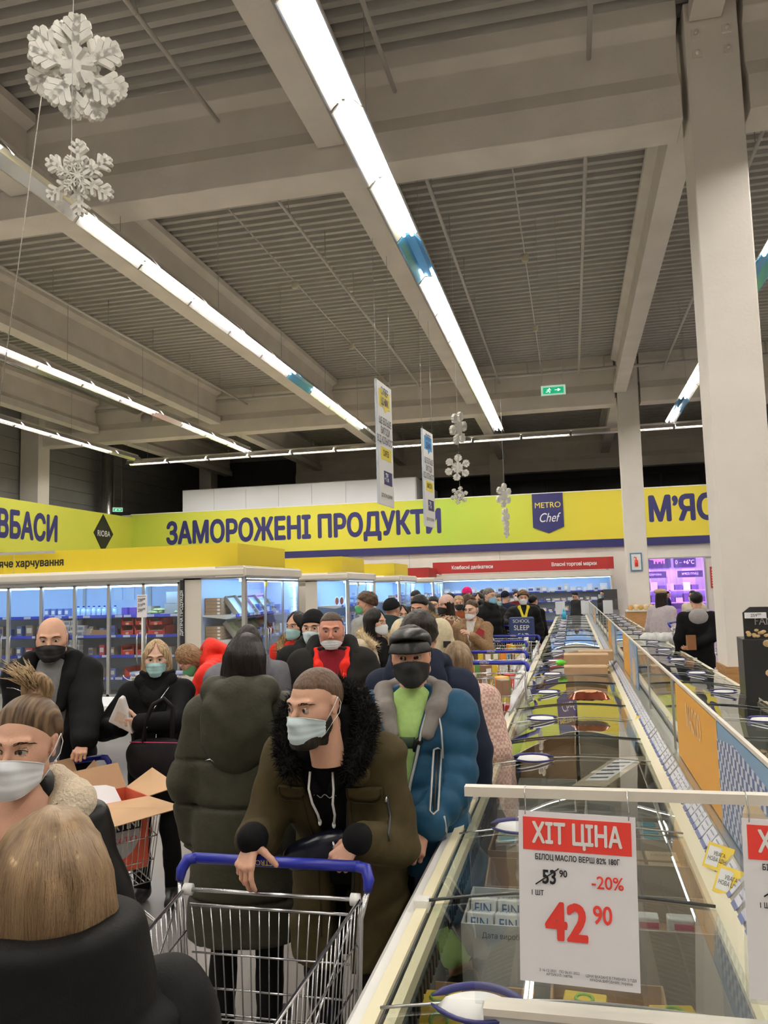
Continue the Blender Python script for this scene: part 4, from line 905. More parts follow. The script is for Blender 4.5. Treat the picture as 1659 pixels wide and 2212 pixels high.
# tubs stacked behind the blonde woman, on a pallet table
tb = empty('display_table', (-5.0+.55, 7.75, 0), 0, 'low white table carrying buckets behind the blonde woman', 'table')
MB().box((-1.25, -.35, .60), (.62, .35, .66)).build('table_top', M_WHT, tb)
for sx in (-1.2, .57):
    for sy in (-.3, .3): MB().box((sx-.03, sy-.03, 0), (sx+.03, sy+.03, .60)).build('leg', M_GREYP, tb)
def bucket(x, y, z, lab):
    r = empty('cheese_bucket', (x, y, z), 0, lab, 'bucket', 'white printed buckets with blue lids')
    MB().cyl((0, 0, 0), (0, 0, .13), .125, 24, r2=.14).build('body', mat('bucket_white', (.72, .70, .64), .4), r)
    MB().cyl((0, 0, .13), (0, 0, .155), .148, 24).build('lid', mat('lid_blue', (.22, .26, .42), .35), r)
    q = MB()
    for a0 in (-2.3, -1.2): 
        pts = [a0+i*.16 for i in range(6)]; vs = [(.137*cos(a), .137*sin(a), zz) for zz in (.025, .115) for a in pts]; q.add(vs, [(i, i+1, 7+i, 6+i) for i in range(5)], 0, True)
    q.build('print', mat('bucket_print', (.20, .18, .15), .5, nz=.5, nscale=30), r)
    MB().tube([(.15*cos(a), -.155-.005, .14-.06*sin(a)) for a in [pi*i/8 for i in range(9)]], .004, 5).build('handle', M_WHT, r)
i = 0
for z in (.66, .815):
    for x in (-5.52, -5.20, -4.40, -4.08):
        bucket(x, 7.7, z, 'blue-lidded white bucket %s, %s layer' % ({-5.52: 'left of the blonde woman', -5.20: 'behind the blonde woman', -4.40: 'between the blonde woman and the red puffer jacket', -4.08: 'under the red sleeve'}[x], 'lower' if z < .7 else 'upper'))
# ================================================================== SHOPPING CARTS
def cart(loc, rz, label, hz=.95, w=.58, white=False, group=None, red=False):
    r = empty('shopping_cart', loc, rz, label, 'shopping cart', group); WM = M_WIRE; BM = M_KRED if red else M_BLUE
    hw = w/2; yr = -.05; yf = -.82; zt = hz-.075; ztf = zt-.07; zb = hz-.42; zbf = hz-.46; fw = hw*.78; bw = hw*.86; fbw = hw*.66
    h = MB().tube([(-hw+.02, 0, hz), (hw-.02, 0, hz)], .0155, 12).build('handle', BM, r)
    for s in (-1, 1):
        q = MB().tube([(s*(hw-.03), 0, hz), (s*hw, -.005, hz-.004), (s*(hw+.012), -.02, hz-.03), (s*(hw+.010), -.035, hz-.055)], [.0155, .0175, .0165, .012], 10); q.build('end_cap', BM, r)
        MB().tube([(s*(hw+.010), -.03, hz-.05), (s*(hw-.005), -.06, hz-.12), (s*(hw-.02), -.06, .52), (s*(hw-.03), -.10, .22), (s*(hw-.03), yf+.12, .17)], .0095, 8).build('frame_tube', WM, r)
        MB().cyl((s*(hw-.01), -.045, hz-.075), (s*(hw-.035), -.045, hz-.075), .017, 10).build('hinge', M_WHT, r)
    # the little print on the bar
    text_mesh('METRO', .020, h, 'lettering', M_YEL, (-.02, -.0165, hz+.002), (pi/2, pi, 0), 1.1, .0003, ext=.0004)
    q = MB().tube([(-hw+.03, -.045, hz-.075), (hw-.03, -.045, hz-.075)], .0062, 8)
    q.tube([(-hw+.03, yr, zt-.04), (hw-.03, yr, zt-.04)], .0048, 6)
    q.build('gate_bar', WM, r)
    g = MB(); n = 17
    for i in range(n):
        t = -1+2*i/(n-1); g.tube([(t*(hw-.035), yr, zt-.04), (t*(hw-.05), yr-.005, zb+.2), (t*(bw-.03), yr-.01, zb)], .0022, 4)
    for z, ww in ((zt-.04-.13, hw-.04), (zb+.08, hw-.05), (zb+.01, bw-.02)): g.tube([(-ww, yr-.006, z), (ww, yr-.006, z)], .0032, 5)
    g.build('rear_gate', WM, r)
    rim = MB(); rim.tube([(-hw+.01, yr, zt), (-fw, yf, ztf), (fw, yf, ztf), (hw-.01, yr, zt)], .0050, 8).build('rim', WM, r)
    for s in (-1, 1):
        g = MB(); n = 26
        for i in range(n):
            t = i/(n-1); top = Vector((s*(hw-.01), yr, zt)).lerp(Vector((s*fw, yf, ztf)), t); bot = Vector((s*bw, yr-.01, zb)).lerp(Vector((s*fbw, yf+.03, zbf)), t); g.tube([top, bot], .0021, 4)
        for u in (.33, .68, 1.0):
            a = Vector((s*(hw-.01), yr, zt)).lerp(Vector((s*bw, yr-.01, zb)), u); b = Vector((s*fw, yf, ztf)).lerp(Vector((s*fbw, yf+.03, zbf)), u); g.tube([a, b], .0032, 5)
        g.tube([(s*(hw-.015), yr-.05, zt-.02), (s*(fbw+.02), yf+.25, zbf+.06)], .003, 5); g.build('side_panel', WM, r)
    g = MB()
    for i in range(15):
        t = -1+2*i/14; g.tube([(t*fw, yf, ztf), (t*fbw, yf+.03, zbf)], .0021, 4)
    for u in (.33, .68, 1.0): g.tube([(-(fw+(fbw-fw)*u), yf+.03*u, ztf+(zbf-ztf)*u), (fw+(fbw-fw)*u, yf+.03*u, ztf+(zbf-ztf)*u)], .0032, 5)
    g.build('front_panel', WM, r)
    g = MB()
    for i in range(13):
        t = -1+2*i/12; g.tube([(t*bw, yr-.01, zb), (t*fbw, yf+.03, zbf)], .0021, 4)
    for i in range(6):
        t = i/5; ww = bw+(fbw-bw)*t; g.tube([(-ww, yr-.01+(yf+.04-yr)*t, zb+(zbf-zb)*t), (ww, yr-.01+(yf+.04-yr)*t, zb+(zbf-zb)*t)], .003, 5)
    g.build('bottom_grid', WM, r)
    g = MB(); g.tube([(-hw+.03, yf+.12, .17), (-fw*.6, yf+.02, .17), (fw*.6, yf+.02, .17), (hw-.03, yf+.12, .17)], .0095, 8)
    for i in range(7): x = -.18+i*.06; g.tube([(x, -.12, .19), (x, yf+.06, .17)], .003, 4)
    g.build('chassis', WM, r)
    for sx, sy in ((-hw+.03, -.10), (hw-.03, -.10), (-fw*.7, yf+.06), (fw*.7, yf+.06)):
        c = MB().box((sx-.012, sy-.02, .07), (sx+.012, sy+.02, .17)).build('castor', M_GREYP, r)
        MB().cyl((sx-.013, sy, .052), (sx+.013, sy, .052), .050, 14).build('wheel', M_BLK, c)
    return r
# nearest cart, pushed by the man in the parka
pc = at(594, 1862, Y=2.30)
cart((pc.x, pc.y, 0), 0, 'nearest shopping cart with a blue handle, pushed by the man in the olive parka', hz=pc.z, w=.555)
def blob(name, loc, r3, m, label, cat='food pack', rz=0, group=None, seed=0, R=None):
    q = MB().ell((0, 0, 0), r3, 14, 9); rs = random.Random(seed); q.v = [(x*(1+rs.uniform(-.06, .06)), y*(1+rs.uniform(-.06, .06)), z*(1+rs.uniform(-.06, .06))) for x, y, z in q.v]
    o = q.build(name, m, loc=loc, rz=rz, label=label, cat=cat, group=group)
    if R: o.rotation_euler = R
    return o
cb = pc.z-.44; cy = pc.y
PB_ = mat('bag_navy', (.01, .03, .16), .25); OR_ = mat('melon_orange', (.75, .28, .03), .4, nz=.4, nscale=20)
o = foil_pack((pc.x-.02, cy-.46, cb+.10), .17, .22, PB_, 'navy bag printed with orange melon slices in the nearest cart', .35, 1); o.rotation_euler = (.35, .1, .3)
for i, (x, y) in enumerate(((-.03, .02), (.02, -.04), (-.02, -.06))): MB().ell((x, y, .022), (.048, .022, .010), 12, 5).build('melon_print', OR_, o)
o = foil_pack((pc.x+.13, cy-.40, cb+.12), .22, .20, mat('bag_maroon', (.10, .008, .03), .22, nz=.3), 'glossy maroon meat bag lying in the nearest cart', -.2, 2); o.rotation_euler = (.3, -.1, -.2)
MB().box((-.07, -.03, .036), (.07, .01, .040)).build('label_print', mat('raspberry', (.55, .03, .12), .3), o); MB().ell((0, -.06, .03), (.05, .02, .01), 12, 5).build('meat_print', mat('meat_print', (.55, .30, .18), .4, nz=.5, nscale=40), o)
o = foil_pack((pc.x+.05, cy-.30, cb+.07), .2, .16, PB_, 'navy bag with a yellow mark behind the melon bag in the nearest cart', .1, 3); MB().box((-.03, -.03, .03), (.0, 0, .036)).build('yellow_mark', M_YEL, o)
o = foil_pack((pc.x+.20, cy-.33, cb+.12), .12, .19, mat('bag_black', (.008, .01, .02), .25), 'black bag with a white paper label at the right side of the nearest cart', -.6, 4); MB().box((.0, -.06, .022), (.03, .05, .028)).build('paper_label', M_PAPER, o)
carton(pc.x-.16, cy-.52, cb+.03, .10, .12, .05, M_WHT, 'small white tray at the left side of the nearest cart', .2, open_=False)
for i, (dx, dy, dz, g_) in enumerate(((.22, -.56, .10, 0), (.19, -.50, .12, 1), (.24, -.48, .06, 0), (.17, -.58, .05, 0))):
    a = blob('apple', (pc.x+dx, cy+dy, cb+dz), (.036, .036, .032), mat('apple_%d' % g_, [(.30, .48, .08), (.62, .60, .30)][g_], .35), ('green apple in the nearest cart, lowest front one', 'pale yellow apple on top in the nearest cart', 'green apple at the rear in the nearest cart', 'green apple beside the wire side in the nearest cart')[i], 'apple')
    MB().cyl((0, 0, .028), (.004, 0, .045), .002, 5).build('stem', M_WOOD, a)
# cart of the bald man, with the open cartons
hr_ = at(228, 1634, Y=4.15); fr_ = at(380, 1790, Y=3.50); hw_ = .28; v_ = fr_-hr_
A2 = atan2(v_.y, v_.x)-atan2(-.82, hw_*.78-hw_)
p2 = Vector((hr_.x-cos(A2)*hw_, hr_.y-sin(A2)*hw_, hr_.z))
cart((p2.x, p2.y, 0), A2, 'shopping cart with open cartons, pushed by the bald man', hz=p2.z, w=.56)
def in_cart(x, y, z): return (p2.x+cos(A2)*x-sin(A2)*y, p2.y+sin(A2)*x+cos(A2)*y, z)
bz = p2.z-.42
MO = mat('box_orange', (.60, .10, .045), .6, nz=.2, nscale=5)
b = empty('drinks_carton', in_cart(.035, -.63, bz+.02), A2, 'open orange drinks carton with spread brown flaps standing in the bald man\'s cart', 'box')
W, D, Hh = .30, .26, .33; t = .006
MB().box((-W/2, -D/2, 0), (W/2, -D/2+t, Hh)).build('front_panel', MO, b); MB().box((-W/2, D/2-t, 0), (W/2, D/2, Hh)).build('rear_panel', MO, b)
for s in (-1, 1): MB().box((min(s*W/2, s*(W/2-t)), -D/2+t, 0), (max(s*W/2, s*(W/2-t)), D/2-t, Hh)).build('side_panel', MO, b)
MB().box((-W/2, -D/2, 0), (W/2, D/2, t)).build('bottom', M_CARD, b)
q = MB().prism([(.105*cos(a), .175+.115*sin(a)) for a in [2*pi*i/28 for i in range(28)]], 'Y', -D/2-.002, -D/2); q.build('round_print', mat('print_silver', (.50, .50, .50), .6), b)
text_mesh('MARTINI', .055, b, 'lettering', M_WHT, (0, -D/2-.0055, .215), RX, .95, .001, ext=.0005, bold=.02)
MB().box((-.115, -D/2-.004, .19), (.115, -D/2-.002, .24)).build('name_band', M_INK, b)
text_mesh('ROSATO', .042, b, 'lettering', M_KRED, (0, -D/2-.003, .145), RX, 1.1, 0, ext=.0005); text_mesh('1.0L', .02, b, 'lettering', M_INK, (0, -D/2-.003, .08), RX, 1.0, 0, ext=.0005)
FM = mat('flap_inside', (.52, .33, .19), .85, nz=.08, nscale=6)
flap(b, (-W/2, -D/2, Hh), (W/2, -D/2, Hh), (W/2+.10, -D/2-.17, Hh-.04), (-W/2+.05, -D/2-.18, Hh-.06), FM)
flap(b, (W/2, -D/2, Hh), (W/2, D/2, Hh), (W/2+.15, D/2+.02, Hh+.07), (W/2+.14, -D/2-.04, Hh+.03), FM)
flap(b, (-W/2, D/2, Hh), (W/2, D/2, Hh), (W/2-.03, D/2+.04, Hh+.12), (-W/2+.02, D/2+.04, Hh+.11), FM)
flap(b, (-W/2, -D/2, Hh), (-W/2, D/2, Hh), (-W/2-.13, D/2, Hh+.05), (-W/2-.13, -D/2, Hh+.02), FM)
o = MB().box((-.10, -.003, -.05), (.10, .003, .07)).build('paper_pack', M_PAPER, loc=in_cart(.03, -.56, bz+Hh+.01), rz=A2+.2, label='white paper pack sticking out of the orange carton', cat='package'); o.rotation_euler = (-.9, .15, A2+.2)
bt = empty('wine_bottle', in_cart(-.06, -.55, bz+.03), A2, 'bottle with a dark red cap standing in the orange carton', 'bottle')
MB().tube([(0, 0, 0), (0, 0, .19), (0, 0, .25), (0, 0, .31)], [.036, .036, .015, .014], 14).build('body', mat('bottle_glass', (.05, .07, .03), .1), bt); MB().cyl((0, 0, .29), (0, 0, .345), .0165, 12).build('cap', mat('cap_red', (.30, .01, .02), .3), bt)
cc = carton(*in_cart(-.08, -.26, bz+.02), .32, .26, .34, M_CARD, 'torn open brown carton behind the orange one in the bald man\'s cart', A2)
for (a_, b_, c_, d_) in (((-.16, .13, .34), (.16, .13, .34), (.14, .17, .44), (-.12, .16, .42)), ((-.16, -.13, .34), (-.16, .13, .34), (-.25, .13, .38), (-.24, -.10, .36)), ((.16, -.13, .34), (.16, .13, .34), (.24, .12, .42), (.22, -.1, .38))): flap(cc, a_, b_, c_, d_, FM)
# queue of full carts beyond the gingham coat
rg = random.Random(8)
for i, (px, py, Y, rz, lb) in enumerate(((1052, 1432, 6.3, .0, 'shopping cart full of groceries just behind the pink gingham coat'), (1065, 1408, 7.6, .02, 'second shopping cart in the line, filled with orange packs'), (1078, 1386, 9.3, -.02, 'third shopping cart in the line, with green vegetables'), (1112, 1374, 10.6, .03, 'fourth shopping cart in the line, in front of the puffer jackets'))):
    p = at(px, py, Y=Y); cart((p.x, p.y, 0), rz, lb, hz=p.z, w=.60, group='line of full carts beside the freezer')
    for k in range(16):
        cx = p.x+rg.uniform(-.17, .17); cyy = p.y-rg.uniform(.14, .62); zz = p.z-.40+(k//6)*.10
        m = mat('grocery_%d' % (k % 7), [(.75, .25, .03), (.75, .55, .05), (.6, .05, .04), (.10, .35, .45), (.68, .66, .60), (.12, .30, .06), (.25, .14, .08)][k % 7], .4)
        o = MB().box((-.045, -.035, 0), (.045, .035, .12)).build('grocery_pack', m, loc=(cx, cyy, zz), rz=rg.uniform(0, 3), bevel=.006, label='%s pack among the groceries in the %s cart of the line' % (('orange', 'yellow', 'red', 'teal', 'cream', 'green', 'brown')[k % 7], ('first', 'second', 'third', 'fourth')[i]), cat='food pack', group='groceries in the %s cart of the line' % ('first', 'second', 'third', 'fourth')[i])
        MB().box((-.03, -.037, .03), (.03, -.035, .09)).build('label_print', M_WHT, o)
p = at(1106, 1352, Y=12.6); cart((p.x, p.y, 0), .0, 'farthest cart of the line, with a navy lettered bag on it', hz=p.z, w=.58)
bg = empty('tote_bag', (p.x+.16, p.y-.20, p.z-.22), 0, 'navy tote bag with white lettering hanging on the farthest cart', 'bag')
MB().box((-.19, -.06, 0), (.19, .06, .36)).build('body', mat('tote_navy', (.025, .045, .14), .7), bg, bevel=.03); text_mesh('SLEEP', .105, bg, 'lettering', M_WHT, (0, -.064, .20), RX, .9, ext=.001); text_mesh('EAT', .10, bg, 'lettering', M_WHT, (.02, -.064, .08), RX, .9, ext=.001); text_mesh('SCHOOL', .07, bg, 'lettering', M_WHT, (0, -.064, .30), RX, .9, ext=.001)
p = at(1452, 1345, Y=12.6); cart((p.x, p.y, 0), pi/2-.3, 'shopping cart beyond the right freezer, beside the woman in the beret', hz=p.z, w=.60)
for i in range(4): blob('plastic_bag', (p.x-.35+i*.12, p.y+.05*(i % 2), p.z-.24), (.13, .12, .10), mat('bag_white', (.66, .66, .64), .4, nz=.2, nscale=15), '%s bulging white bag in the cart by the beret woman' % ('first', 'second', 'third', 'fourth')[i], 'bag', seed=i, group='white bags in the cart by the beret woman')
p = at(1215+0, 1330, Y=20)
# wooden bread stand beside the far column
ws = empty('wooden_stand', (1.78, 22.6, 0), 0, 'low wooden stand with packets beside the foot of the far column', 'stand')
MB().box((-.4, -.3, 0), (.6, .3, 1.02)).build('body', M_WOOD, ws, bevel=.01); MB().box((-.42, -.32, 1.02), (.62, .32, 1.06)).build('top', M_CREAM, ws)
for i in range(7):
    q = blob('bread_packet', (1.5+i*.13, 22.45, 1.13), (.07, .06, .075), mat('bread_%d' % (i % 2), [(.60, .35, .12), (.70, .55, .30)][i % 2], .5), 'golden bread packet standing on the wooden stand by the far column', 'food pack', seed=i, group='bread packets on the wooden stand')
# ================================================================== HANGING THINGS
SNOW = mat('foam_white', (.80, .78, .72), .85, bump=.15, bscale=120)
def flake(r, loc, rot, label, kind=0, th=.045, name='snowflake'):
    """six-armed foam snowflake; kind 0 broad arms, kind 1 lacy, kind 2 mixed long and short arms"""
    q = MB(); y0, y1 = -th/2, th/2
    def bar(a, r0, r1, w, oa=0., ox=0.):
        c, s = cos(a), sin(a); ux, uz = cos(a+oa), sin(a+oa); px_, pz_ = c*ox, s*ox
        nx, nz_ = -uz*w/2, ux*w/2; P = [(px_+ux*r0+nx, pz_+uz*r0+nz_), (px_+ux*r1+nx, pz_+uz*r1+nz_), (px_+ux*(r1+w*.28), pz_+uz*(r1+w*.28)), (px_+ux*r1-nx, pz_+uz*r1-nz_), (px_+ux*r0-nx, pz_+uz*r0-nz_)]
        q.prism(P, 'Y', y0, y1)
    for k in range(6):
        a = pi/2+k*pi/3
        if kind == 0:
            bar(a, 0, r*.95, r*.15)
            for o_, L_ in ((.48, .34), (.66, .30), (.84, .17)):
                for s in (-1, 1): bar(a, 0, r*L_, r*.125, s*.85, r*o_)
            for s in (-1, 1): bar(a+pi/6, r*.0, r*.42, r*.10); bar(a+pi/6, 0, r*.15, r*.08, s*.8, r*.25)
        else:
            bar(a, 0, r*.97, r*.095)
            for o_, L_ in ((.38, .26), (.62, .27), (.80, .18)):
                for s in (-1, 1): bar(a, 0, r*L_, r*.085, s*.95, r*o_)
            for s in (-1, 1): bar(a+pi/6, 0, r*.50, r*.07); bar(a+pi/6, 0, r*.20, r*.06, s*.9, r*.30)
    q.prism([(r*.16*cos(a), r*.16*sin(a)) for a in [pi/6+k*pi/3 for k in range(6)]], 'Y', y0*1.02, y1*1.02)
    o = q.build(name, SNOW, loc=loc, label=label, cat='snowflake decoration', group='white foam snowflakes'); o.rotation_euler = rot; return o
def string(x, y, z0, z1, label): return MB().tube([(x, y, z0), (x+.002, y, (z0+z1)/2), (x, y, z1)], .0022, 4).build('hanging_string', M_WHT, label=label, cat='string')
f1 = at(162, 145, Y=4.0); f2 = at(172, 385, Y=4.0)
flake(.295, f1, (.28, .10, .42), 'large broad-armed foam snowflake hanging at the upper left corner', 0, .05); flake(.29, f1+Vector((.01, .03, -.01)), (.1, pi/6+.1, .9), 'broad-armed foam snowflake crossed through the largest one', 0, .045)
flake(.225, f2, (.15, .02, .2), 'lacy foam snowflake hanging below the largest pair', 1, .04); flake(.12, f2+Vector((0, -.03, .0)), (.1, pi/6, .9), 'small lacy foam snowflake crossed in the middle of the lower one', 1, .03)
string(f1.x+.01, 3.96, f2.z, 8.3, 'white string holding the large snowflakes at upper left'); 
a_ = at(92, 190, Y=4.1); b_ = at(2, 850, Y=4.4); MB().tube([a_, b_], .0035, 5).build('twisted_cord', mat('cord_twist', (.5, .46, .40), .7, nz=.5, nscale=200), label='thin twisted cord slanting down from the large snowflake to the left edge', cat='string')
for i, (px, py, Y, r, rot, kd, lb) in enumerate(((990, 925, 14, .30, (.1, .2, 1.25), 0, 'snowflake seen nearly edge-on, topmost of the middle string'), (988, 1010, 14, .235, (0, .1, .3), 0, 'middle snowflake of the string beside the second banner'), (992, 1070, 14, .165, (0, .2, .4), 1, 'lowest, lacy snowflake of the string beside the second banner'), (1088, 1070, 19, .285, (.1, 0, 1.0), 0, 'topmost snowflake of the string in front of the yellow sign'), (1092, 1118, 19, .24, (0, .3, 1.3), 0, 'middle snowflake of the string in front of the yellow sign'), (1094, 1146, 19, .18, (0, .1, 1.35), 1, 'lowest snowflake of the string in front of the yellow sign'))):
    flake(r, at(px, py, Y=Y), rot, lb, kd, .05)
p = at(990, 925, Y=14); q_ = at(992, 1070, Y=14); string((p.x+q_.x)/2, 14, q_.z, 8.3, 'string carrying three snowflakes beside the second banner')
p = at(1088, 1068, Y=19); q_ = at(1094, 1150, Y=19); string((p.x+q_.x)/2, 19, q_.z, 6.5, 'string carrying three snowflakes in front of the yellow sign')
def banner(tl, tr, z1, z0, label, blue=False):
    """double-sided promotional board, slim, hung edge towards the queue"""
    r = empty('banner', (tl.x, tl.y, 0), 0, label, 'banner'); d = Vector((tr.x-tl.x, tr.y-tl.y, 0)); L = d.length; an = atan2(d.y, d.x); r.rotation_euler = (0, 0, an)
    MB().box((0, -.012, z0), (L, .012, z1)).build('board', M_WHT, r); MB().box((-.012, -.018, z0), (0, .018, z1)).build('edge', mat('banner_edge', (.5, .55, .62), .5), r)
    hh = z1-z0; B = mat('banner_blue_head', (.10, .40, .75), .5) if blue else M_YEL; T = lambda b, s, z, m=M_INK, bo=.015: text_mesh(b, s, r, 'lettering', m, (L/2, -.016, z0+hh*z), RX, .8*min(1, L/.85), bold=bo)
    MB().prism([(L*.14, z0+hh*.80), (L*.86, z0+hh*.80), (L*.86, z0+hh*.94), (L*.14, z0+hh*.94)], 'Y', -.016, -.012).prism([(L*.5, z0+hh*.76), (L*.7, z0+hh*.80), (L*.45, z0+hh*.80)], 'Y', -.016, -.012).build('speech_bubble', B, r)
    text_mesh('СУПЕР\nЦІНИК', .16, r, 'lettering', M_NAVY, (L/2, -.018, z0+hh*.885), RX, .8*min(1, L/.85), bold=.02)
    T('ЩЕ БІЛЬШЕ\nВИГОДИ\nВІД КІЛЬКОСТІ', .15, .60, mat('banner_ink', (.08, .09, .12), .6))
    MB().box((L*.18, -.016, z0+hh*.37), (L*.86, -.012, z0+hh*.47)).build('yellow_box', M_YEL, r); T('СИРІВ' if not blue else 'МАСЛА', .13, .42)
    MB().box((L*.35, -.016, z0+hh*.17), (L*.88, -.012, z0+hh*.28)).build('navy_box', M_NAVY, r); T('-7%', .19, .225, M_WHT)
    T('ДЕТАЛІ НА ЦІННИКУ', .075, .075)
    for x in (.02, L-.02): MB().cyl((x, 0, z1), (x, 0, 7.2), .004, 4).build('suspension_wire', M_GREYP, r)
    return r
a = at(811, 815, Y=11.6); b = at(843, 830, Y=12.0); b.y = a.y+.75; b.x = at(843, 830, Y=b.y).x; z1 = a.z-.02; z0 = at(815, 1088, Y=11.6).z
banner(a, b, z1, z0, 'tall white hanging banner with a yellow speech bubble, nearer one')
a = at(911, 925, Y=15.0); b = at(933, 935, Y=15.7); z1 = a.z; z0 = at(916, 1136, Y=15.0).z
banner(a, b, z1, z0, 'tall white hanging banner with a blue heading, farther one', True)
# ================================================================== DISPLAY STAND AT THE RIGHT EDGE
q = at(1612, 1500, Y=6.3); fx = q.x
fd = empty('display_stand', (fx, 6.3, 0), radians(-4), 'black gift display stand with gold sweets pictures beside the big column', 'display stand')
DM = mat('display_black', (.012, .012, .013), .3)
MB().box((0, 0, .04), (.62, .35, 1.33)).build('cabinet', DM, fd, bevel=.004)
MB().prism([(0.02, 1.33), (.60, 1.33), (.60, 1.53), (.56, 1.56), (.07, 1.56), (.02, 1.52)], 'Y', .05, .075).build('header_card', DM, fd)
MB().box((.03, -.004, 1.48), (.17, .048, 1.52)).build('price_tag', M_PAPER, fd); text_mesh('259⁰⁰', .03, fd, 'lettering', M_INK, (.10, -.006, 1.50), RX, 1)
G = mat('gold_print', (.62, .42, .20), .35, nz=.5, nscale=25); CH = mat('choc_print', (.20, .06, .03), .4, nz=.5, nscale=20); CR2 = mat('cream_print', (.70, .55, .42), .5)
text_mesh('FANCY', .075, fd, 'lettering', mat('silver_print', (.45, .43, .40), .4), (.20, .045, 1.455), RX, .9, .001)
rg = random.Random(4); g = MB()
for i in range(34): g.ell((.03+.34*rg.random(), .046, 1.345+.05*rg.random()), (.018, .004, .012), 7, 4)
g.build('sweets_picture', G, fd)
for i in range(13):
    MB().ell((.16+.13*rg.random()+.02*(i % 3), -.004, .88+.035*i), (.032, .006, .026), 9, 5).build('sweets_picture', [G, CH, CR2][i % 3], fd)
text_mesh('FANCY', .13, fd, 'lettering', mat('silver_print', (.45, .43, .40), .4), (.13, -.004, .72), (pi/2, -pi/2, 0), .95, .001)
MB().box((.22, -.004, .5), (.52, 0, 1.28)).build('print_panel', mat('brown_print', (.10, .06, .045), .35, nz=.4, nscale=6), fd)
# ================================================================== FIGURE TOOLKIT (distance fields turned into one continuous surface)
A = lambda *v: np.array(v, dtype=np.float64)
def smin(a, b, k):
    h = np.clip(.5+.5*(b-a)/k, 0, 1); return b*(1-h)+a*h-k*h*(1-h)
def smax(a, b, k): return -smin(-a, -b, k)
def rc(P, a, b, ra, rb):
    a = np.asarray(a, float); ab = np.asarray(b, float)-a; L = max(ab @ ab, 1e-9)
    t = np.clip(((P-a) @ ab)/L, 0, 1); return np.sqrt((((P-a)-t[:, None]*ab)**2).sum(1))-(ra+(rb-ra)*t)
def rct(P, a, b):
    a = np.asarray(a, float); ab = np.asarray(b, float)-a; return np.clip(((P-a) @ ab)/max(ab @ ab, 1e-9), 0, 1)
def el(P, c, r):
    q = (P-np.asarray(c))/np.asarray(r); n = np.sqrt((q**2).sum(1)); m = np.sqrt((((P-np.asarray(c))/np.asarray(r)**2)**2).sum(1))
    return n*(n-1)/np.maximum(m, 1e-9)
_nd = np.random.RandomState(4).normal(size=(7, 3)); _nd /= np.linalg.norm(_nd, axis=1)[:, None]
def nz3(P, s):
    Q = P*s; Q = Q+.6*np.sin(Q[:, [1, 2, 0]]*1.3+1.7); v = 0
    for i, d in enumerate(_nd): v = v+np.sin(Q @ d*(1+.37*i)+i*1.9)/(1+.25*i)
    return v/3.2
def rotm(rx=0, ry=0, rz=0):
    return np.array(Matrix.Rotation(rz, 3, 'Z') @ Matrix.Rotation(ry, 3, 'Y') @ Matrix.Rotation(rx, 3, 'X'))
def polygonize(f, lo, hi, h):
    lo = np.asarray(lo, float); B = 8; n = (np.ceil((np.asarray(hi)-lo)/h/B).astype(int))*B+1; n = np.maximum(n, B+1)
    nb = (n-1)//B+1
    g = np.stack(np.meshgrid(*[np.arange(k) for k in nb], indexing='ij'), -1).reshape(-1, 3)
    cen = lo+(g*B+B/2-.5)*h; dc = f(cen); act = np.abs(dc) < B*h*1.15+.012
    V = np.repeat(np.repeat(np.repeat(np.sign(dc).reshape(nb), B, 0), B, 1), B, 2)[:nb[0]*B, :nb[1]*B, :nb[2]*B].astype(np.float32)
    off = np.stack(np.meshgrid(*[np.arange(B)]*3, indexing='ij'), -1).reshape(-1, 3)
    ga = g[act]*B; I = (ga[:, None, :]+off[None]).reshape(-1, 3)
    out = np.empty(len(I), np.float32)
    for s in range(0, len(I), 400000): out[s:s+400000] = f(lo+I[s:s+400000]*h)
    V[I[:, 0], I[:, 1], I[:, 2]] = out
    V = np.pad(V, 1, constant_values=1.0); lo = lo-h
    ins = V < 0; s = np.zeros(tuple(k-1 for k in V.shape), np.int8)
    for dx in (0, 1):
        for dy in (0, 1):
            for dz in (0, 1): s += ins[dx:dx+s.shape[0], dy:dy+s.shape[1], dz:dz+s.shape[2]]
    c = np.argwhere((s > 0) & (s < 8)); idx = np.full(s.shape, -1, np.int32); idx[c[:, 0], c[:, 1], c[:, 2]] = np.arange(len(c))
    acc = np.zeros((len(c), 3)); cnt = np.zeros(len(c)); cor = [(dx, dy, dz) for dx in (0, 1) for dy in (0, 1) for dz in (0, 1)]
    val = {d: V[c[:, 0]+d[0], c[:, 1]+d[1], c[:, 2]+d[2]] for d in cor}
    for d in cor:
        for ax in range(3):
            if d[ax]: continue
            e = list(d); e[ax] = 1; a, b = val[d], val[tuple(e)]; m = (a < 0) != (b < 0)
            t = np.where(m, a/np.where(m, a-b, 1), 0); p = np.zeros((len(c), 3)); p[:] = d; p[:, ax] += t
            acc[m] += p[m]; cnt[m] += 1
    verts = lo+(c+acc/cnt[:, None])*h
    quads = []
    for ax in range(3):
        sl0 = [slice(1, -1)]*3; sl0[ax] = slice(0, -1); sl1 = list(sl0); sl1[ax] = slice(1, None)
        a = ins[tuple(sl0)]; b = ins[tuple(sl1)]
        e = np.argwhere(a != b); flip = a[e[:, 0], e[:, 1], e[:, 2]]
        e = e+1; e[:, ax] -= 1
        u, v = (ax+1) % 3, (ax+2) % 3; q = []
        for du, dv in ((-1, -1), (0, -1), (0, 0), (-1, 0)):
            k = e.copy(); k[:, u] += du; k[:, v] += dv; q.append(idx[k[:, 0], k[:, 1], k[:, 2]])
        q = np.stack(q, 1); q[~flip] = q[~flip][:, ::-1]; quads.append(q)
    Q = np.concatenate(quads); Q = Q[(Q >= 0).all(1)]
    return verts, Q
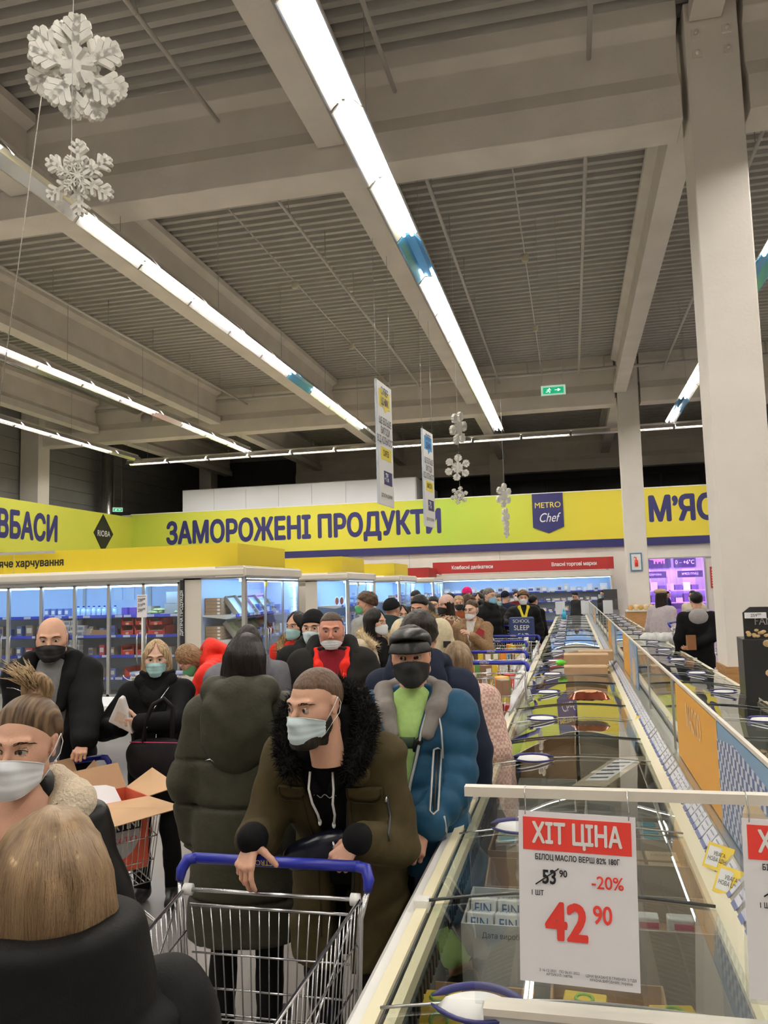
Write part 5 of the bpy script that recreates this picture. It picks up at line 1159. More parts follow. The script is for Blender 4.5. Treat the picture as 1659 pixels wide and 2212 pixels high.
def mk_mesh(name, verts, quads, mats, mi=None):
    me = bpy.data.meshes.new(name); me.vertices.add(len(verts)); me.vertices.foreach_set('co', np.asarray(verts, 'f').ravel())
    n = len(quads); me.loops.add(n*4); me.loops.foreach_set('vertex_index', quads.ravel().astype('i')); me.polygons.add(n)
    me.polygons.foreach_set('loop_start', np.arange(n, dtype='i')*4)
    me.polygons.foreach_set('use_smooth', np.ones(n, bool))
    for m in (mats if isinstance(mats, (list, tuple)) else [mats]): me.materials.append(m)
    if mi is not None: me.polygons.foreach_set('material_index', mi.astype('i'))
    me.update(calc_edges=True); me.validate(); return me
def relax(v, q, it=1):
    for _ in range(it):
        acc = np.zeros_like(v); cnt = np.zeros(len(v))
        for a in range(4):
            for b in ((a+1) % 4, (a+3) % 4): np.add.at(acc, q[:, a], v[q[:, b]]); np.add.at(cnt, q[:, a], 1)
        v = v*.5+.5*acc/np.maximum(cnt, 1)[:, None]
    return v
def solid(name, f, lo, hi, h, mats, parent=None, M=None, rel=1, label=None, midx=None):
    v, q = polygonize(f, lo, hi, h); v = relax(v, q, rel) if rel else v
    mi = midx(v[q].mean(1)) if midx else None
    me = mk_mesh(name, v, q, mats, mi); o = bpy.data.objects.new(name, me); link(o)
    if parent is not None: o.parent = parent
    if M is not None: o.matrix_local = M
    return tag(o, label)
def trace(f, o, d, tmax=.6, n=40, off=0.):
    t = np.zeros(len(o))
    for _ in range(n):
        s = f(o+d*t[:, None])-off; t = np.minimum(t+s*.8, tmax)
    return o+d*t[:, None], t
# ------------------------------------------------------------------ head (centre between the ears, face looks along -Y)
def head_sdf(fem=False, full=0.):
    w = .95 if fem else 1.0
    def f(P, lids=True, smooth=False):
        X = P.copy(); X[:, 0] = np.abs(X[:, 0])/w
        d = el(X, (0, .018, .034), (.073, .094, .086))
        d = smin(d, el(X, (0, -.028, -.02), (.058+full, .060, .082)), .035)
        d = smin(d, rc(X, (.046+full, .0, -.055), (.012, -.070, -.098), .020, .017), .03)
        d = smin(d, el(X, (0, -.075, -.097), (.020, .016, .016)), .015)
        d = smin(d, rc(X, (.030, -.060, -.025), (.052, -.035, -.012), .022, .020), .02)
        if not smooth: d = smin(d, rc(X, (.044, -.074, .026), (.008, -.086, .020), .007, .008), .014)
        if not smooth:
            d = smax(d, -el(X, (.031, -.098, .002), (.019, .016, .0125)), .012)
            ball = np.sqrt(((X-A(.0315, -.0745, .001))**2).sum(1))-.0142
            slit = el(X, (.0315, -.088, .0005), (.0148, .02, .0054 if fem else .0043))
            if lids: d = smin(d, np.maximum(ball, -slit), .004)
            d = np.maximum(d, -np.maximum(np.sqrt(((X-A(.0315, -.0745, .001))**2).sum(1))-.0125, -slit*0+(-1)))
        nb = .9 if fem else 1.0
        d = smin(d, rc(X, (0, -.086, .008), (0, -.110*(.98 if fem else 1), -.032), .0072*nb, .0105*nb), .012)
        d = smin(d, el(X, (.0105*nb, -.101, -.037), (.0075, .010, .0075)), .006)
        if not smooth:
            d = smax(d, -el(X, (.006, -.106, -.0435), (.0032, .005, .003)), .003)
            d = smin(d, el(X, (0, -.094, -.0585), (.021, .008, .0045)), .006); d = smin(d, el(X, (0, -.092, -.068), (.018, .009, .0055)), .006)
            d = np.maximum(d, -el(X, (0, -.106, -.0632), (.022, .012, .0009)))
            e = np.minimum(el(X, (.076, .016, .012), (.0065, .017, .021)), el(X, (.074, .010, -.014), (.0065, .011, .014)))
            e = smax(e, -el(X, (.083, .012, .008), (.005, .010, .015)), .004)
            d = smin(d, e, .006)
        d = smin(d, rc(X, (0, .028, -.06), (0, .050, -.20), .054 if not fem else .046, .058 if not fem else .050), .02)
        return d
    return f
HEADF = {(g, fu): head_sdf(g, fu) for g in (False, True) for fu in (0., .010)}
_hc = {}
def head_mesh(fem, full, h):
    k = (fem, full, h)
    if k not in _hc:
        v, q = polygonize(HEADF[(fem, full)], (-.10, -.13, -.20), (.10, .13, .13), h); _hc[k] = (relax(v, q, 1), q)
    return _hc[k]
# ------------------------------------------------------------------ hand (wrist at origin, fingers along +Z, thumb on +X, back of hand +Y)
def hand_sdf(curl=(.3, .35, .4, .45), thumb=(.9, -.3, .75), tc=.3, spread=.06, pinch=0, s=1.):
    segs = []
    for i, (bx, bz, L, r) in enumerate(((.030, .090, .072, .0092), (.010, .094, .080, .0095), (-.010, .090, .074, .0090), (-.029, .082, .058, .0080))):
        a = 0; p = A(bx, 0, bz); segs.append((A(bx*.35, -.002, .008), p, .0150, r*1.25, 1)); sx = spread*(1.2-i*.8)
        for j, fr in enumerate((.45, .31, .24)):
            a += curl[i]*(.9 if j == 0 else 1.25 if j == 1 else .8)
            dv = A(sx*cos(a), -sin(a), cos(a)); dv /= np.linalg.norm(dv); q = p+dv*L*fr; segs.append((p, q, r*(1-.08*j), r*(.93-.08*j), 0)); p = q
    t = A(*thumb); t /= np.linalg.norm(t); p0 = A(.016, -.006, .018); p1 = p0+t*.042; t2 = t+A(-.25*tc, -.55*tc, .2*tc); t2 /= np.linalg.norm(t2); p2 = p1+t2*.032; t3 = t2+A(-.3*tc, -.4*tc, .1*tc); t3 /= np.linalg.norm(t3)
    segs += [(p0, p1, .0165, .0115, 1), (p1, p2, .0115, .0102, 0), (p2, p2+t3*.024, .0100, .0085, 0)]
    def f(P):
        P = P/s; palm = None
        for a, b, ra, rb, pl in segs:
            if pl:
                d = rc(P, a, b, ra, rb); palm = d if palm is None else smin(palm, d, .012)
        palm = smin(palm, rc(P, (0, .001, -.025), (0, 0, .01), .025, .024), .012)
        d = palm; i = 0
        for a, b, ra, rb, pl in segs:
            if not pl: d = smin(d, rc(P, a, b, ra, rb), .0045)
        for bx, bz in ((.030, .090), (.010, .094), (-.010, .090), (-.029, .082)): d = smin(d, el(P, (bx, .008, bz), (.007, .005, .009)), .006)
        return d*s
    return f
def frame(w, d, back):
    """rotation whose Z is d and whose Y is close to back"""
    z = np.asarray(d, float); z = z/np.linalg.norm(z); y = np.asarray(back, float); y = y-z*(y @ z); y /= np.linalg.norm(y); x = np.cross(y, z)
    return np.stack([x, y, z], 1)
def ik(s, w, L1, L2, pole):
    s, w = np.asarray(s, float), np.asarray(w, float); v = w-s; L = np.linalg.norm(v)
    if L > (L1+L2)*.995: w = s+v/L*(L1+L2)*.995; v = w-s; L = np.linalg.norm(v)
    a = (L1*L1-L2*L2+L*L)/(2*L); hgt = sqrt(max(L1*L1-a*a, 0)); u = v/L; p = np.asarray(pole, float); p = p-u*(p @ u); p /= np.linalg.norm(p)
    return s+u*a+p*hgt, w
# ------------------------------------------------------------------ pose
def pose(h=1.75, lean=0., side=0., twist=0., lw=None, rw=None, lp=(.6, .7, -.4), rp=(-.6, .7, -.4), hy=0., hp=0., hr=0., nod=(0, 0, 0), step=.0, legs=1., shx=.178, shz=1.39):
    """person faces -Y; own right hand at -X. lw/rw: wrist targets in person space (metres)"""
    k = h/1.75; J = {'k': k}
    R = rotm(lean, side, twist); piv = A(0, 0, .95)*k
    up = lambda p: piv+R @ (A(*p)*k-piv)
    J['R'] = R; J['piv'] = piv; J['up'] = up
    J['neck'] = up((0, .015, 1.47)); J['chest'] = up((0, 0, 1.3)); J['pel'] = piv
    J['head'] = up((0, -.014, 1.618))+A(*nod)
    J['HR'] = rotm(0, 0, hy) @ rotm(hp, hr, 0)
    for s, n, wt, pl in ((1, 'l', lw, lp), (-1, 'r', rw, rp)):
        sh = up((s*shx, .01, shz)); J[n+'sh'] = sh
        w = A(*wt) if wt is not None else up((s*.25, -.06, .86))
        e, w2 = ik(sh, w, .295*k, .262*k, pl); J[n+'el'] = e; J[n+'wr'] = w2
        hip = piv+A(s*.09*k, 0, -.02*k); fy = step*s
        J[n+'hip'] = hip; J[n+'kn'] = A(s*.10*k, -.03+fy*.55, .50*k); J[n+'an'] = A(s*.105*k, .03+fy, .085*k); J[n+'toe'] = A(s*.13*k, -.14+fy, .035)
    return J
def prof(P, J, tab, k2=.02):
    """elliptical trunk section table: (z, rx, ry, cy) in upright coordinates, leaned with the body above the hips"""
    k = J['k']; Q = (P-J['piv']) @ J['R']+J['piv']        # inverse rotation (R orthonormal)
    bl = np.clip((P[:, 2]-(J['piv'][2]-.12))/.24, 0, 1)[:, None]; Q = P*(1-bl)+Q*bl
    z = Q[:, 2]/k; T = np.array(tab); rx = np.interp(z, T[:, 0], T[:, 1]); ry = np.interp(z, T[:, 0], T[:, 2]); cy = np.interp(z, T[:, 0], T[:, 3] if T.shape[1] > 3 else 0*T[:, 0])
    x = Q[:, 0]/k/rx; y = (Q[:, 1]/k-cy)/ry
    n = (np.abs(x)**2.3+np.abs(y)**2.3)**(1/2.3)
    d = (n-1)*np.minimum(rx, ry)
    d = smax(d, z-T[-1, 0], k2); d = smax(d, T[0, 0]-z, .008)
    return d*k*.92, Q/k
def bbox(J, pad=.16, zlo=0.):
    pts = np.array([J[n] for n in ('neck', 'chest', 'pel', 'lsh', 'rsh', 'lel', 'rel', 'lwr', 'rwr', 'lkn', 'rkn', 'head')]); lo = pts.min(0)-pad; hi = pts.max(0)+pad
    lo[2] = zlo; lo[0] = min(lo[0], -.34); hi[0] = max(hi[0], .34); return lo, hi
TOR_M = [(.70, .185, .140), (.95, .175, .135), (1.12, .170, .128), (1.28, .190, .135), (1.38, .190, .122), (1.44, .135, .100), (1.49, .075, .072), (1.54, .062, .062)]
TOR_W = [(.70, .175, .135), (.95, .170, .130), (1.10, .140, .112), (1.27, .165, .130, ), (1.38, .165, .110), (1.44, .115, .088), (1.49, .065, .064), (1.54, .055, .056)]
def limbs(P, J, d, r, k2=.03, puff=0., np_=4, wr=0.):
    k = J['k']
    for n in 'lr':
        sh, e, w = J[n+'sh'], J[n+'el'], J[n+'wr']; nk = J['up']((.05*(1 if n == 'l' else -1), .01, 1.43))
        a = rc(P, nk, sh, r[0]*k*.68, r[0]*k*.95); d = smin(d, a, .04)
        t = rct(P, sh, e); t2 = rct(P, e, w); w_ = w+(e-w)*wr
        p1 = puff*np.abs(np.sin(pi*t*np_)) if puff else 0; p2 = puff*np.abs(np.sin(pi*t2*np_)) if puff else 0
        arm = np.minimum(rc(P, sh, e, r[0]*k, r[1]*k)-p1, rc(P, e, w_, r[1]*k, r[2]*k)-p2) if puff else smin(rc(P, sh, e, r[0]*k, r[1]*k), rc(P, e, w_, r[1]*k, r[2]*k), .02)
        d = smin(d, arm, k2)
    return d
def upper(J, tab, r=(.082, .070, .052), puff=0, pz=.13, np_=3, wrk=.004, open_=None, hood=0, collar=0, hem=None, cuff=.0, opend=-.03, grow=0., asym=0.):
    """garment for trunk and arms. open_: table (z, half width) of the front opening"""
    T = [(a[0], a[1]+grow, a[2]+grow, *(a[3:] or (0,))) for a in tab]
    if hem is not None: T = [t for t in T if t[0] > hem]; T = [(hem, *T[0][1:])]+T
    def f(P):
        k = J['k']; d, Q = prof(P, J, T)
        if puff: d = d-puff*(np.abs(np.sin(pi*(Q[:, 2]+.06*np.abs(Q[:, 0]))/pz))**.6)*np.clip((1.46-Q[:, 2])*8, 0, 1)
        d = limbs(P, J, d, r, .035, puff, np_, cuff)
        if wrk:
            tor = nz3(P*A(.7, .7, 1.6), 18)*wrk; d = d+tor+nz3(P*A(1, 1, .8), 42)*wrk*.4
        if hood:
            g = None
            pts = [(-.075, -.075, 1.455), (-.105, .0, 1.50), (-.085, .085, 1.525), (0, .125, 1.53), (.085, .085, 1.525), (.105, .0, 1.50), (.075, -.075, 1.455)]
            for a, b in zip(pts, pts[1:]):
                q = rc(Q, a, b, .036*hood, .036*hood); g = q if g is None else smin(g, q, .02)
            g = smin(g, el(Q, (0, .145, 1.42), (.13*hood, .055*hood, .12*hood)), .05)
            g = g+nz3(Q, 30)*.004
            d = smin(d, g*k, .012)
        if collar:
            rr = np.sqrt((Q[:, 0]/1.08)**2+((Q[:, 1]-.02))**2); ring = np.maximum(np.abs(rr-(.078+.25*(Q[:, 2]-1.45)))-.013, np.abs(Q[:, 2]-1.49+.15*np.minimum(Q[:, 1], 0)*-1)-collar); ring = ring-.004
            d = smin(d, ring*k, .02)
        if open_ is not None:
            wv = np.interp(Q[:, 2], [o[0] for o in open_], [o[1] for o in open_]); cut = np.maximum(np.abs(Q[:, 0]-asym)-wv, Q[:, 1]-opend); d = smax(d, -cut*k, .012)
        return d
    return f
def lower(J, r=(.095, .068, .055), grow=0., tab=None):
    def f(P):
        k = J['k']; d, Q = prof(P, J, tab or [(.84, .155, .125), (.95, .17, .130), (1.04, .155, .12)])
        for n in 'lr':
            d = smin(d, rc(P, J[n+'hip'], J[n+'kn'], r[0]*k, r[1]*k), .04); d = smin(d, rc(P, J[n+'kn'], J[n+'an'], r[1]*k, r[2]*k), .03)
        return d+nz3(P*A(1, 1, 1.5), 24)*.004
    return f
def shoes(J):
    def f(P):
        d = None
        for n in 'lr':
            an, to = J[n+'an'], J[n+'toe']; q = smin(rc(P, A(an[0], an[1]+.02, .045), A(to[0], to[1], .042), .042, .036), rc(P, an, A(an[0], an[1], .06), .048, .045), .03); d = q if d is None else np.minimum(d, q)
        return np.maximum(d, -P[:, 2]+.002)
    return f
# ------------------------------------------------------------------ materials for people
def skin(tone=0):
    name = 'skin_%d' % tone
    if name in _mc: return _mc[name]
    c = [(.60, .34, .235), (.56, .29, .19), (.46, .24, .16), (.64, .40, .30), (.58, .26, .18)][tone]
    m = mat(name, c, .48, nz=.10, nscale=14, bump=.12, bscale=350, sss=.12, spec=.45); return m
def cloth(name, c, rough=.8, **kw):
    kw.pop('sheen', 0); return mat(name, c, rough, nz=kw.pop('nz', .12), nscale=kw.pop('nscale', 30), bump=kw.pop('bump', .12), bscale=kw.pop('bscale', 260), spec=.12, **kw)
def hairm(name, c, c2=None, rough=.42, st=(1, 1, .09)):
    name = name+('_back' if st[1] < .5 else '')
    if name in _mc: return _mc[name]
    m = bpy.data.materials.new(name); m.use_nodes = True; nt = m.node_tree; b = nt.nodes['Principled BSDF']; b.inputs['Roughness'].default_value = rough; b.inputs['Specular IOR Level'].default_value = .25
    tc = nt.nodes.new('ShaderNodeTexCoord'); mp = nt.nodes.new('ShaderNodeMapping'); mp.inputs['Scale'].default_value = st
    n = nt.nodes.new('ShaderNodeTexNoise'); n.inputs['Scale'].default_value = 130; n.inputs['Detail'].default_value = 5
    cr = nt.nodes.new('ShaderNodeValToRGB'); cr.color_ramp.elements[0].position = .35; cr.color_ramp.elements[1].position = .66
    cr.color_ramp.elements[0].color = (*c, 1); cr.color_ramp.elements[1].color = (*(c2 or tuple(min(1, v*2.2+.01) for v in c)), 1)
    bp = nt.nodes.new('ShaderNodeBump'); bp.inputs['Strength'].default_value = .55; bp.inputs['Distance'].default_value = .006
    for a, b_ in ((tc.outputs['Object'], mp.inputs[0]), (mp.outputs[0], n.inputs['Vector']), (n.outputs[0], cr.inputs[0]), (cr.outputs[0], b.inputs['Base Color']), (n.outputs[0], bp.inputs['Height']), (bp.outputs[0], b.inputs['Normal'])): nt.links.new(a, b_)
    _mc[name] = m; return m
EYE_W = mat('eye_white', (.46, .43, .40), .25); EYE_I = mat('iris_brown', (.07, .035, .015), .15); EYE_P = mat('pupil', (.002, .002, .002), .1)
HM_BLK = ('hair_black', (.003, .0025, .0025), (.014, .011, .010)); HM_BRN = ('hair_brown', (.03, .016, .010), (.12, .07, .04)); HM_DBR = ('hair_dark_brown', (.008, .005, .004), (.034, .020, .014)); HM_BLD = ('hair_blond', (.20, .115, .05), (.62, .46, .27)); HM_GRY = ('hair_grey', (.06, .055, .05), (.25, .23, .21)); HM_GIN = ('hair_dark_blond', (.10, .05, .02), (.36, .22, .11))
def eyes(par, M, gaze=(0, 0), fem=False):
    for s in (-1, 1):
        q = MB(); nu, nv = 16, 12; gx, gy = gaze; R = Matrix.Rotation(gx, 3, 'Z') @ Matrix.Rotation(-gy, 3, 'X')
        vs = []; fs = []; ms = []
        for j in range(nv+1):
            th = [0, .16, .26, .45, .56, .7, .95, 1.25, 1.57, 1.9, 2.3, 2.7, pi][j]
            for i in range(nu):
                ph = 2*pi*i/nu; p = R @ Vector((sin(th)*cos(ph), -cos(th), sin(th)*sin(ph))); vs.append(p*.0122)
        for j in range(nv):
            for i in range(nu): fs.append((j*nu+i, j*nu+(i+1) % nu, (j+1)*nu+(i+1) % nu, (j+1)*nu+i)); ms.append(2 if j < 2 else 1 if j < 4 else 0)
        q.v = vs; q.f = fs; q.m = ms; q.sm = [True]*len(fs)
        o = q.build('eye', [EYE_W, EYE_I, EYE_P], par); o.matrix_local = M @ Matrix.Translation((s*.0315*(.95 if fem else 1), -.0745, .001))
def on_face(f, pts, off=0.001):
    """drop (x, z) points onto the front of the face"""
    P = np.array([(x, -.2, z) for x, z in pts], float); D = np.tile(A(0, 1, 0), (len(P), 1)); q, t = trace(f, P, D, .25, 30, off); return q
def brows(par, M, f, hm, thick=.0032, lift=0., fem=False):
    for s in (-1, 1):
        rs = np.random.RandomState(3); n = 60; t = rs.uniform(0, 1, n); cx_ = np.interp(t, [0, .3, .7, 1], [.013, .024, .040, .052]); cz = np.interp(t, [0, .3, .7, 1], [.0185, .0225, .0245, .0170])+lift
        wd = thick*np.interp(t, [0, .2, .6, 1], [.8, 1.15, .9, .25]); z = cz+rs.uniform(-1, 1, n)*wd; a = np.interp(t, [0, 1], [.9, -.25])
        P0 = on_face(f, [(s*x, zz) for x, zz in zip(cx_, z)], .0003); P1 = on_face(f, [(s*(x+.0065*cos(aa)), zz+.0065*sin(aa)*.6) for x, zz, aa in zip(cx_, z, a)], .0012)
        q = MB()
        for p, r_ in zip(P0, P1): q.tube([p, (p+r_)/2+A(0, -.0005, 0), r_], [.0007, .0007, .0002], 3)
        o = q.build('eyebrow', hm, par); o.matrix_local = M
def lashes(par, M, f):
    for s in (-1, 1):
        q = MB(); q.tube([(s*(.0315+.0152*cos(a)), -.0883+.004*abs(cos(a))**2+.002, .0015+.0052*sin(a)) for a in [pi*i/8 for i in range(9)]], .0010, 4); o = q.build('eyelash', EYE_P, par); o.matrix_local = M
def mask(par, M, f, m, z0=-.016, z1=-.112, wid=1.18, off=.005, pleats=3, loops=True, lm=None, nu=25, nv=17, side=.030, label=None, shift=0., puff=.004):
    """face mask draped on the head: z0 top at the nose, z1 bottom under the chin"""
    TH = np.linspace(-wid, wid, nu); V = np.linspace(0, 1, nv); O = []; D = []
    for v in V:
        for t in TH:
            a = abs(t/wid); zt = z0-.024*a**1.5; zb = z1+side*a**1.6; z = zt+(zb-zt)*v
            O.append((.22*sin(t)*1.0, -.22*cos(t), z)); D.append((-sin(t), cos(t), 0))
    O = np.array(O); D = np.array(D)
    g = lambda P: smin(f(P, smooth=True), el(P, (0, -.085, -.07), (.03, .022, .03)), .03)
    Q, t = trace(g, O, D, .24, 36, off); T = t.reshape(nv, nu)
    for _ in range(3):
        T2 = T.copy(); T2[1:-1] = .5*T[1:-1]+.25*(T[:-2]+T[2:]); T2[:, 1:-1] = .5*T2[:, 1:-1]+.25*(T2[:, :-2]+T2[:, 2:]); T = np.minimum(T, T2)
    if pleats:
        w = (np.abs((V*pleats*1.4-.2) % 1-.15)); T = T-puff*(w[:, None])*np.cos(TH*.9)[None]*((V > .12) & (V < .9))[:, None]
    T = T-.0015*np.sin(TH*9)[None]*(V*(1-V))[:, None]*3
    Q = O+D*T.reshape(-1)[:, None]; n = nu*nv; Qi = Q+D*.0018
    fs = [(j*nu+i, j*nu+i+1, (j+1)*nu+i+1, (j+1)*nu+i) for j in range(nv-1) for i in range(nu-1)]
    q = MB(); q.add(Q.tolist()+Qi.tolist(), fs+[tuple(n+k for k in x[::-1]) for x in fs], 0, True)
    ed = [(i, i+1) for i in range(nu-1)]+[((nv-1)*nu+i+1, (nv-1)*nu+i) for i in range(nu-1)]+[((j+1)*nu, j*nu) for j in range(nv-1)]+[(j*nu+nu-1, (j+1)*nu+nu-1) for j in range(nv-1)]
    q.f += [(b, a, n+a, n+b) for a, b in ed]; q.m += [0]*len(ed); q.sm += [False]*len(ed)
    o = q.build('face_mask', m, par, label=label); o.matrix_local = M
    if pleats:
        e = MB(); e.tube(Q[:nu]+A(0, -.0008, -.001), .0012, 4).tube(Q[(nv-1)*nu:]+A(0, -.0008, .001), .0012, 4); e.build('hem', m, o)
    if loops:
        for s, i in ((-1, 0), (1, nu-1)):
            a = Q[i+nu]; b = Q[(nv-2)*nu+i]; ex = A(s*.085, .020, .030)
            O2 = lambda p: p
            q = MB(); q.tube([a, a*.5+ex*.5+A(s*.004, 0, .001), ex, A(s*.085, .034, .008), A(s*.082, .026, -.022), b*.45+A(s*.084, .012, -.028)*.55, b], .0014, 5); q.build('ear_loop', lm or m, o)
    return o
def lockm(name, c, c2):
    """every lock of hair its own shade"""
    name = name+'_locks'
    if name in _mc: return _mc[name]
    m = bpy.data.materials.new(name); m.use_nodes = True; nt = m.node_tree; b = nt.nodes['Principled BSDF']; b.inputs['Roughness'].default_value = .38
    g = nt.nodes.new('ShaderNodeNewGeometry'); cr = nt.nodes.new('ShaderNodeValToRGB'); cr.color_ramp.elements[0].color = (*c, 1); cr.color_ramp.elements[1].color = (*c2, 1)
    tc = nt.nodes.new('ShaderNodeTexCoord'); mp = nt.nodes.new('ShaderNodeMapping'); mp.inputs['Scale'].default_value = (1, 1, .12); n = nt.nodes.new('ShaderNodeTexNoise'); n.inputs['Scale'].default_value = 38; n.inputs['Detail'].default_value = 2
    mm = nt.nodes.new('ShaderNodeMapRange'); mm.inputs[1].default_value = .34; mm.inputs[2].default_value = .66; ma = nt.nodes.new('ShaderNodeMath'); ma.operation = 'MULTIPLY_ADD'; ma.inputs[1].default_value = .35; mb_ = nt.nodes.new('ShaderNodeMath'); mb_.operation = 'MULTIPLY'; mb_.inputs[1].default_value = .65
    for a_, b_ in ((tc.outputs['Object'], mp.inputs[0]), (mp.outputs[0], n.inputs['Vector']), (n.outputs[0], mm.inputs[0]), (mm.outputs[0], mb_.inputs[0]), (g.outputs['Random Per Island'], ma.inputs[0]), (mb_.outputs[0], ma.inputs[2]), (ma.outputs[0], cr.inputs[0])): nt.links.new(a_, b_)
    pass; nt.links.new(cr.outputs[0], b.inputs['Base Color']); _mc[name] = m; return m
# ------------------------------------------------------------------ hair and headgear, all in head space
def hair_sdf(kind, f, fem):
    cap = lambda P, g: el(P, (0, .018, .034), (.0735*(.97 if fem else 1)+g, .0945+g, .0865+g))
    line = lambda P, z0, s: z0-P[:, 2]-s*(P[:, 1])    # below an inclined plane
    if kind == 'buzz':
        def g(P):
            L = -line(P, .020, .60); side = np.clip((np.abs(P[:, 0])-.045)/.03, 0, 1)*.022*np.clip((-P[:, 1]+.05)/.08, 0, 1); L = L-side+.006*np.cos(np.clip(P[:, 0], -.05, .05)*45)*(P[:, 1] < 0)
            th = -.0028+.0062*np.clip(L/.022, 0, 1)+nz3(P, 260)*.0007
            return HEADF[(False, 0.)](P, smooth=True)-th
    elif kind == 'crop':
        def g(P):
            L = -line(P, .013, .60); th = -.002+.011*np.clip(L/.020, 0, 1)+nz3(P, 140)*.0016+nz3(P, 50)*.002*np.clip(L/.02, 0, 1); return HEADF[(False, 0.)](P, smooth=True)-th
    elif kind == 'short':
        def g(P):
            d = cap(P, .014); d = smin(d, el(P, (0, -.045, .095), (.05, .04, .024)), .02)+nz3(P, 60)*.004+nz3(P, 150)*.0016; return smax(d, line(P, .010, .58), .008)
    elif kind == 'curly':
        def g(P):
            d = cap(P, .030); d = d+nz3(P, 95)*.009; return smax(d, line(P, .022, .45), .01)
    elif kind == 'swept':      # drawn back over the head
        def g(P):
            L = -line(P, .016, .70); th = -.002+.014*np.clip(L/.055, 0, 1)**.8+nz3(P*A(1, .3, .3), 130)*.0012*np.clip(L/.02, 0, 1); return HEADF[(fem, 0.)](P, smooth=True)-th
    elif kind in ('bob', 'long', 'longback', 'vlong'):
        L = {'bob': -.115, 'long': -.26, 'longback': -.24, 'vlong': -.36}[kind]
        def g(P):
            d = cap(P, .012)
            zz = np.clip((P[:, 2]-L)/(.06-L), 0, 1); rx = .088+.010*np.sin(zz*pi)+.012*(1-zz); ry = .090; cy = .025+.03*(1-zz)
            n = np.sqrt((P[:, 0]/rx)**2+((P[:, 1]-cy)/(ry-.02*(1-zz)))**2); c = (n-1)*.08; c = smax(c, P[:, 2]-.05, .03); c = smax(c, L-P[:, 2]+.02*np.sin(P[:, 0]*60), .02)
            d = smin(d, c, .02)
            X = np.abs(P[:, 0]); w = .052+.030*np.clip((-P[:, 2]-.02)/.08, 0, 1) if kind != 'longback' else .060
            hole = np.maximum(X-w*(1-np.clip((P[:, 2]-.02)/.075, 0, 1)*.9), P[:, 1]+.030); d = smax(d, -hole, .008)
            hole2 = np.maximum(np.maximum(X-.058, P[:, 1]-.06), P[:, 2]+.105)*1.0
            ins = el(P, (0, .0, -.02), (.066, .078, .10)); d = smax(d, -np.maximum(ins, P[:, 2]+.04), .01)
            return d+nz3(P*A(1, 1, .12), 120)*.0035+nz3(P*A(1, 1, .2), 40)*.004
    return g
HB = ((-.125, -.125, -.10), (.125, .16, .15))
def hair(par, M, kind, hm, fem=False, h=.005, label=None):
    g = hair_sdf(kind, None, fem); lo, hi = [list(v) for v in HB]
    if kind in ('bob', 'long', 'longback', 'vlong'): lo[2] = {'bob': -.15, 'long': -.30, 'longback': -.28, 'vlong': -.40}[kind]
    key = ('hair', kind, fem, h)
    if key not in _hc: v, q = polygonize(g, lo, hi, h); _hc[key] = (relax(v, q, 1), q)
    v, q = _hc[key]; me = mk_mesh('hair', v, q, hairm(*hm, st=(1, .05, .11)) if kind == 'swept' else hairm(*hm)); o = bpy.data.objects.new('hair', me); link(o); o.parent = par; o.matrix_local = M; return tag(o, label)
def strands(par, M, g, hm, n=900, zend=-.1, seed=1, r=.0012, name='hair_strands', front=.75, off=.002, lo_off=.006, top=(0, .0, .05)):
    """fine locks lying on a hair surface, from the crown down; one part of kind stuff"""
    rs = np.random.RandomState(seed); NS = 13; ph = rs.uniform(-pi+front, pi-front, n)+pi/2; ln = rs.uniform(.75, 1.03, n); of = rs.uniform(off, lo_off, n)
    S = np.linspace(0, 1, NS); O = np.zeros((n, NS, 3)); D = np.zeros((n, NS, 3)); wob = rs.normal(size=(n, 3))*.05
    for j, s in enumerate(S):
        th = min(s*2.6, 1.0)*pi/2*1.0; zc = top[2]-max(0, s-.38)/.62*(top[2]-zend)*ln
        p = ph+wob[:, 0]*s+.06*np.sin(s*5+wob[:, 1]*40)
        dv = np.stack([sin(th+.12)*np.cos(p), sin(th+.12)*np.sin(p), np.full(n, cos(th+.12) if th < pi/2-.01 else 0)], 1); D[:, j] = dv; O[:, j] = np.stack([np.full(n, top[0]), np.full(n, top[1]), np.full(n, top[2]) if s < .38 else zc], 1)
    D = D.reshape(-1, 3); D /= np.linalg.norm(D, axis=1)[:, None]; P0 = O.reshape(-1, 3)+D*.24
    Q, t = trace(g, P0, -D, .235, 26, 0); Q = Q+D*np.repeat(of, NS)[:, None]; Q = Q.reshape(n, NS, 3)
    vs = []; fs = []; b = 0; tmp = A(.3, .2, 1)
    T = np.gradient(Q, axis=1); T /= np.maximum(np.linalg.norm(T, axis=2), 1e-6)[..., None]
    U1 = np.cross(T, D.reshape(n, NS, 3)); U1 /= np.maximum(np.linalg.norm(U1, axis=2), 1e-6)[..., None]; U2 = np.cross(T, U1)
    rad = (r*np.sin(np.linspace(.5, pi-.05, NS))**.5)[None, :, None]*rs.uniform(.6, 1.4, n)[:, None, None]
    V = np.stack([Q+U1*rad, Q-U1*rad*.6+U2*rad*.8, Q-U1*rad*.6-U2*rad*.8], 2).reshape(-1, 3)
    q = []
    base = (np.arange(n)*NS*3)[:, None, None]; j = (np.arange(NS-1)*3)[None, :, None]; k = np.arange(3)[None, None]
    a = base+j+k; bb = base+j+(k+1) % 3; F = np.stack([a, bb, bb+3, a+3], -1).reshape(-1, 4)
    me = mk_mesh(name, V, F, hm if not isinstance(hm, tuple) else lockm(*hm)); o = bpy.data.objects.new(name, me); link(o); o.parent = par
    if M is not None: o.matrix_local = M
    return tag(o, kind='stuff')
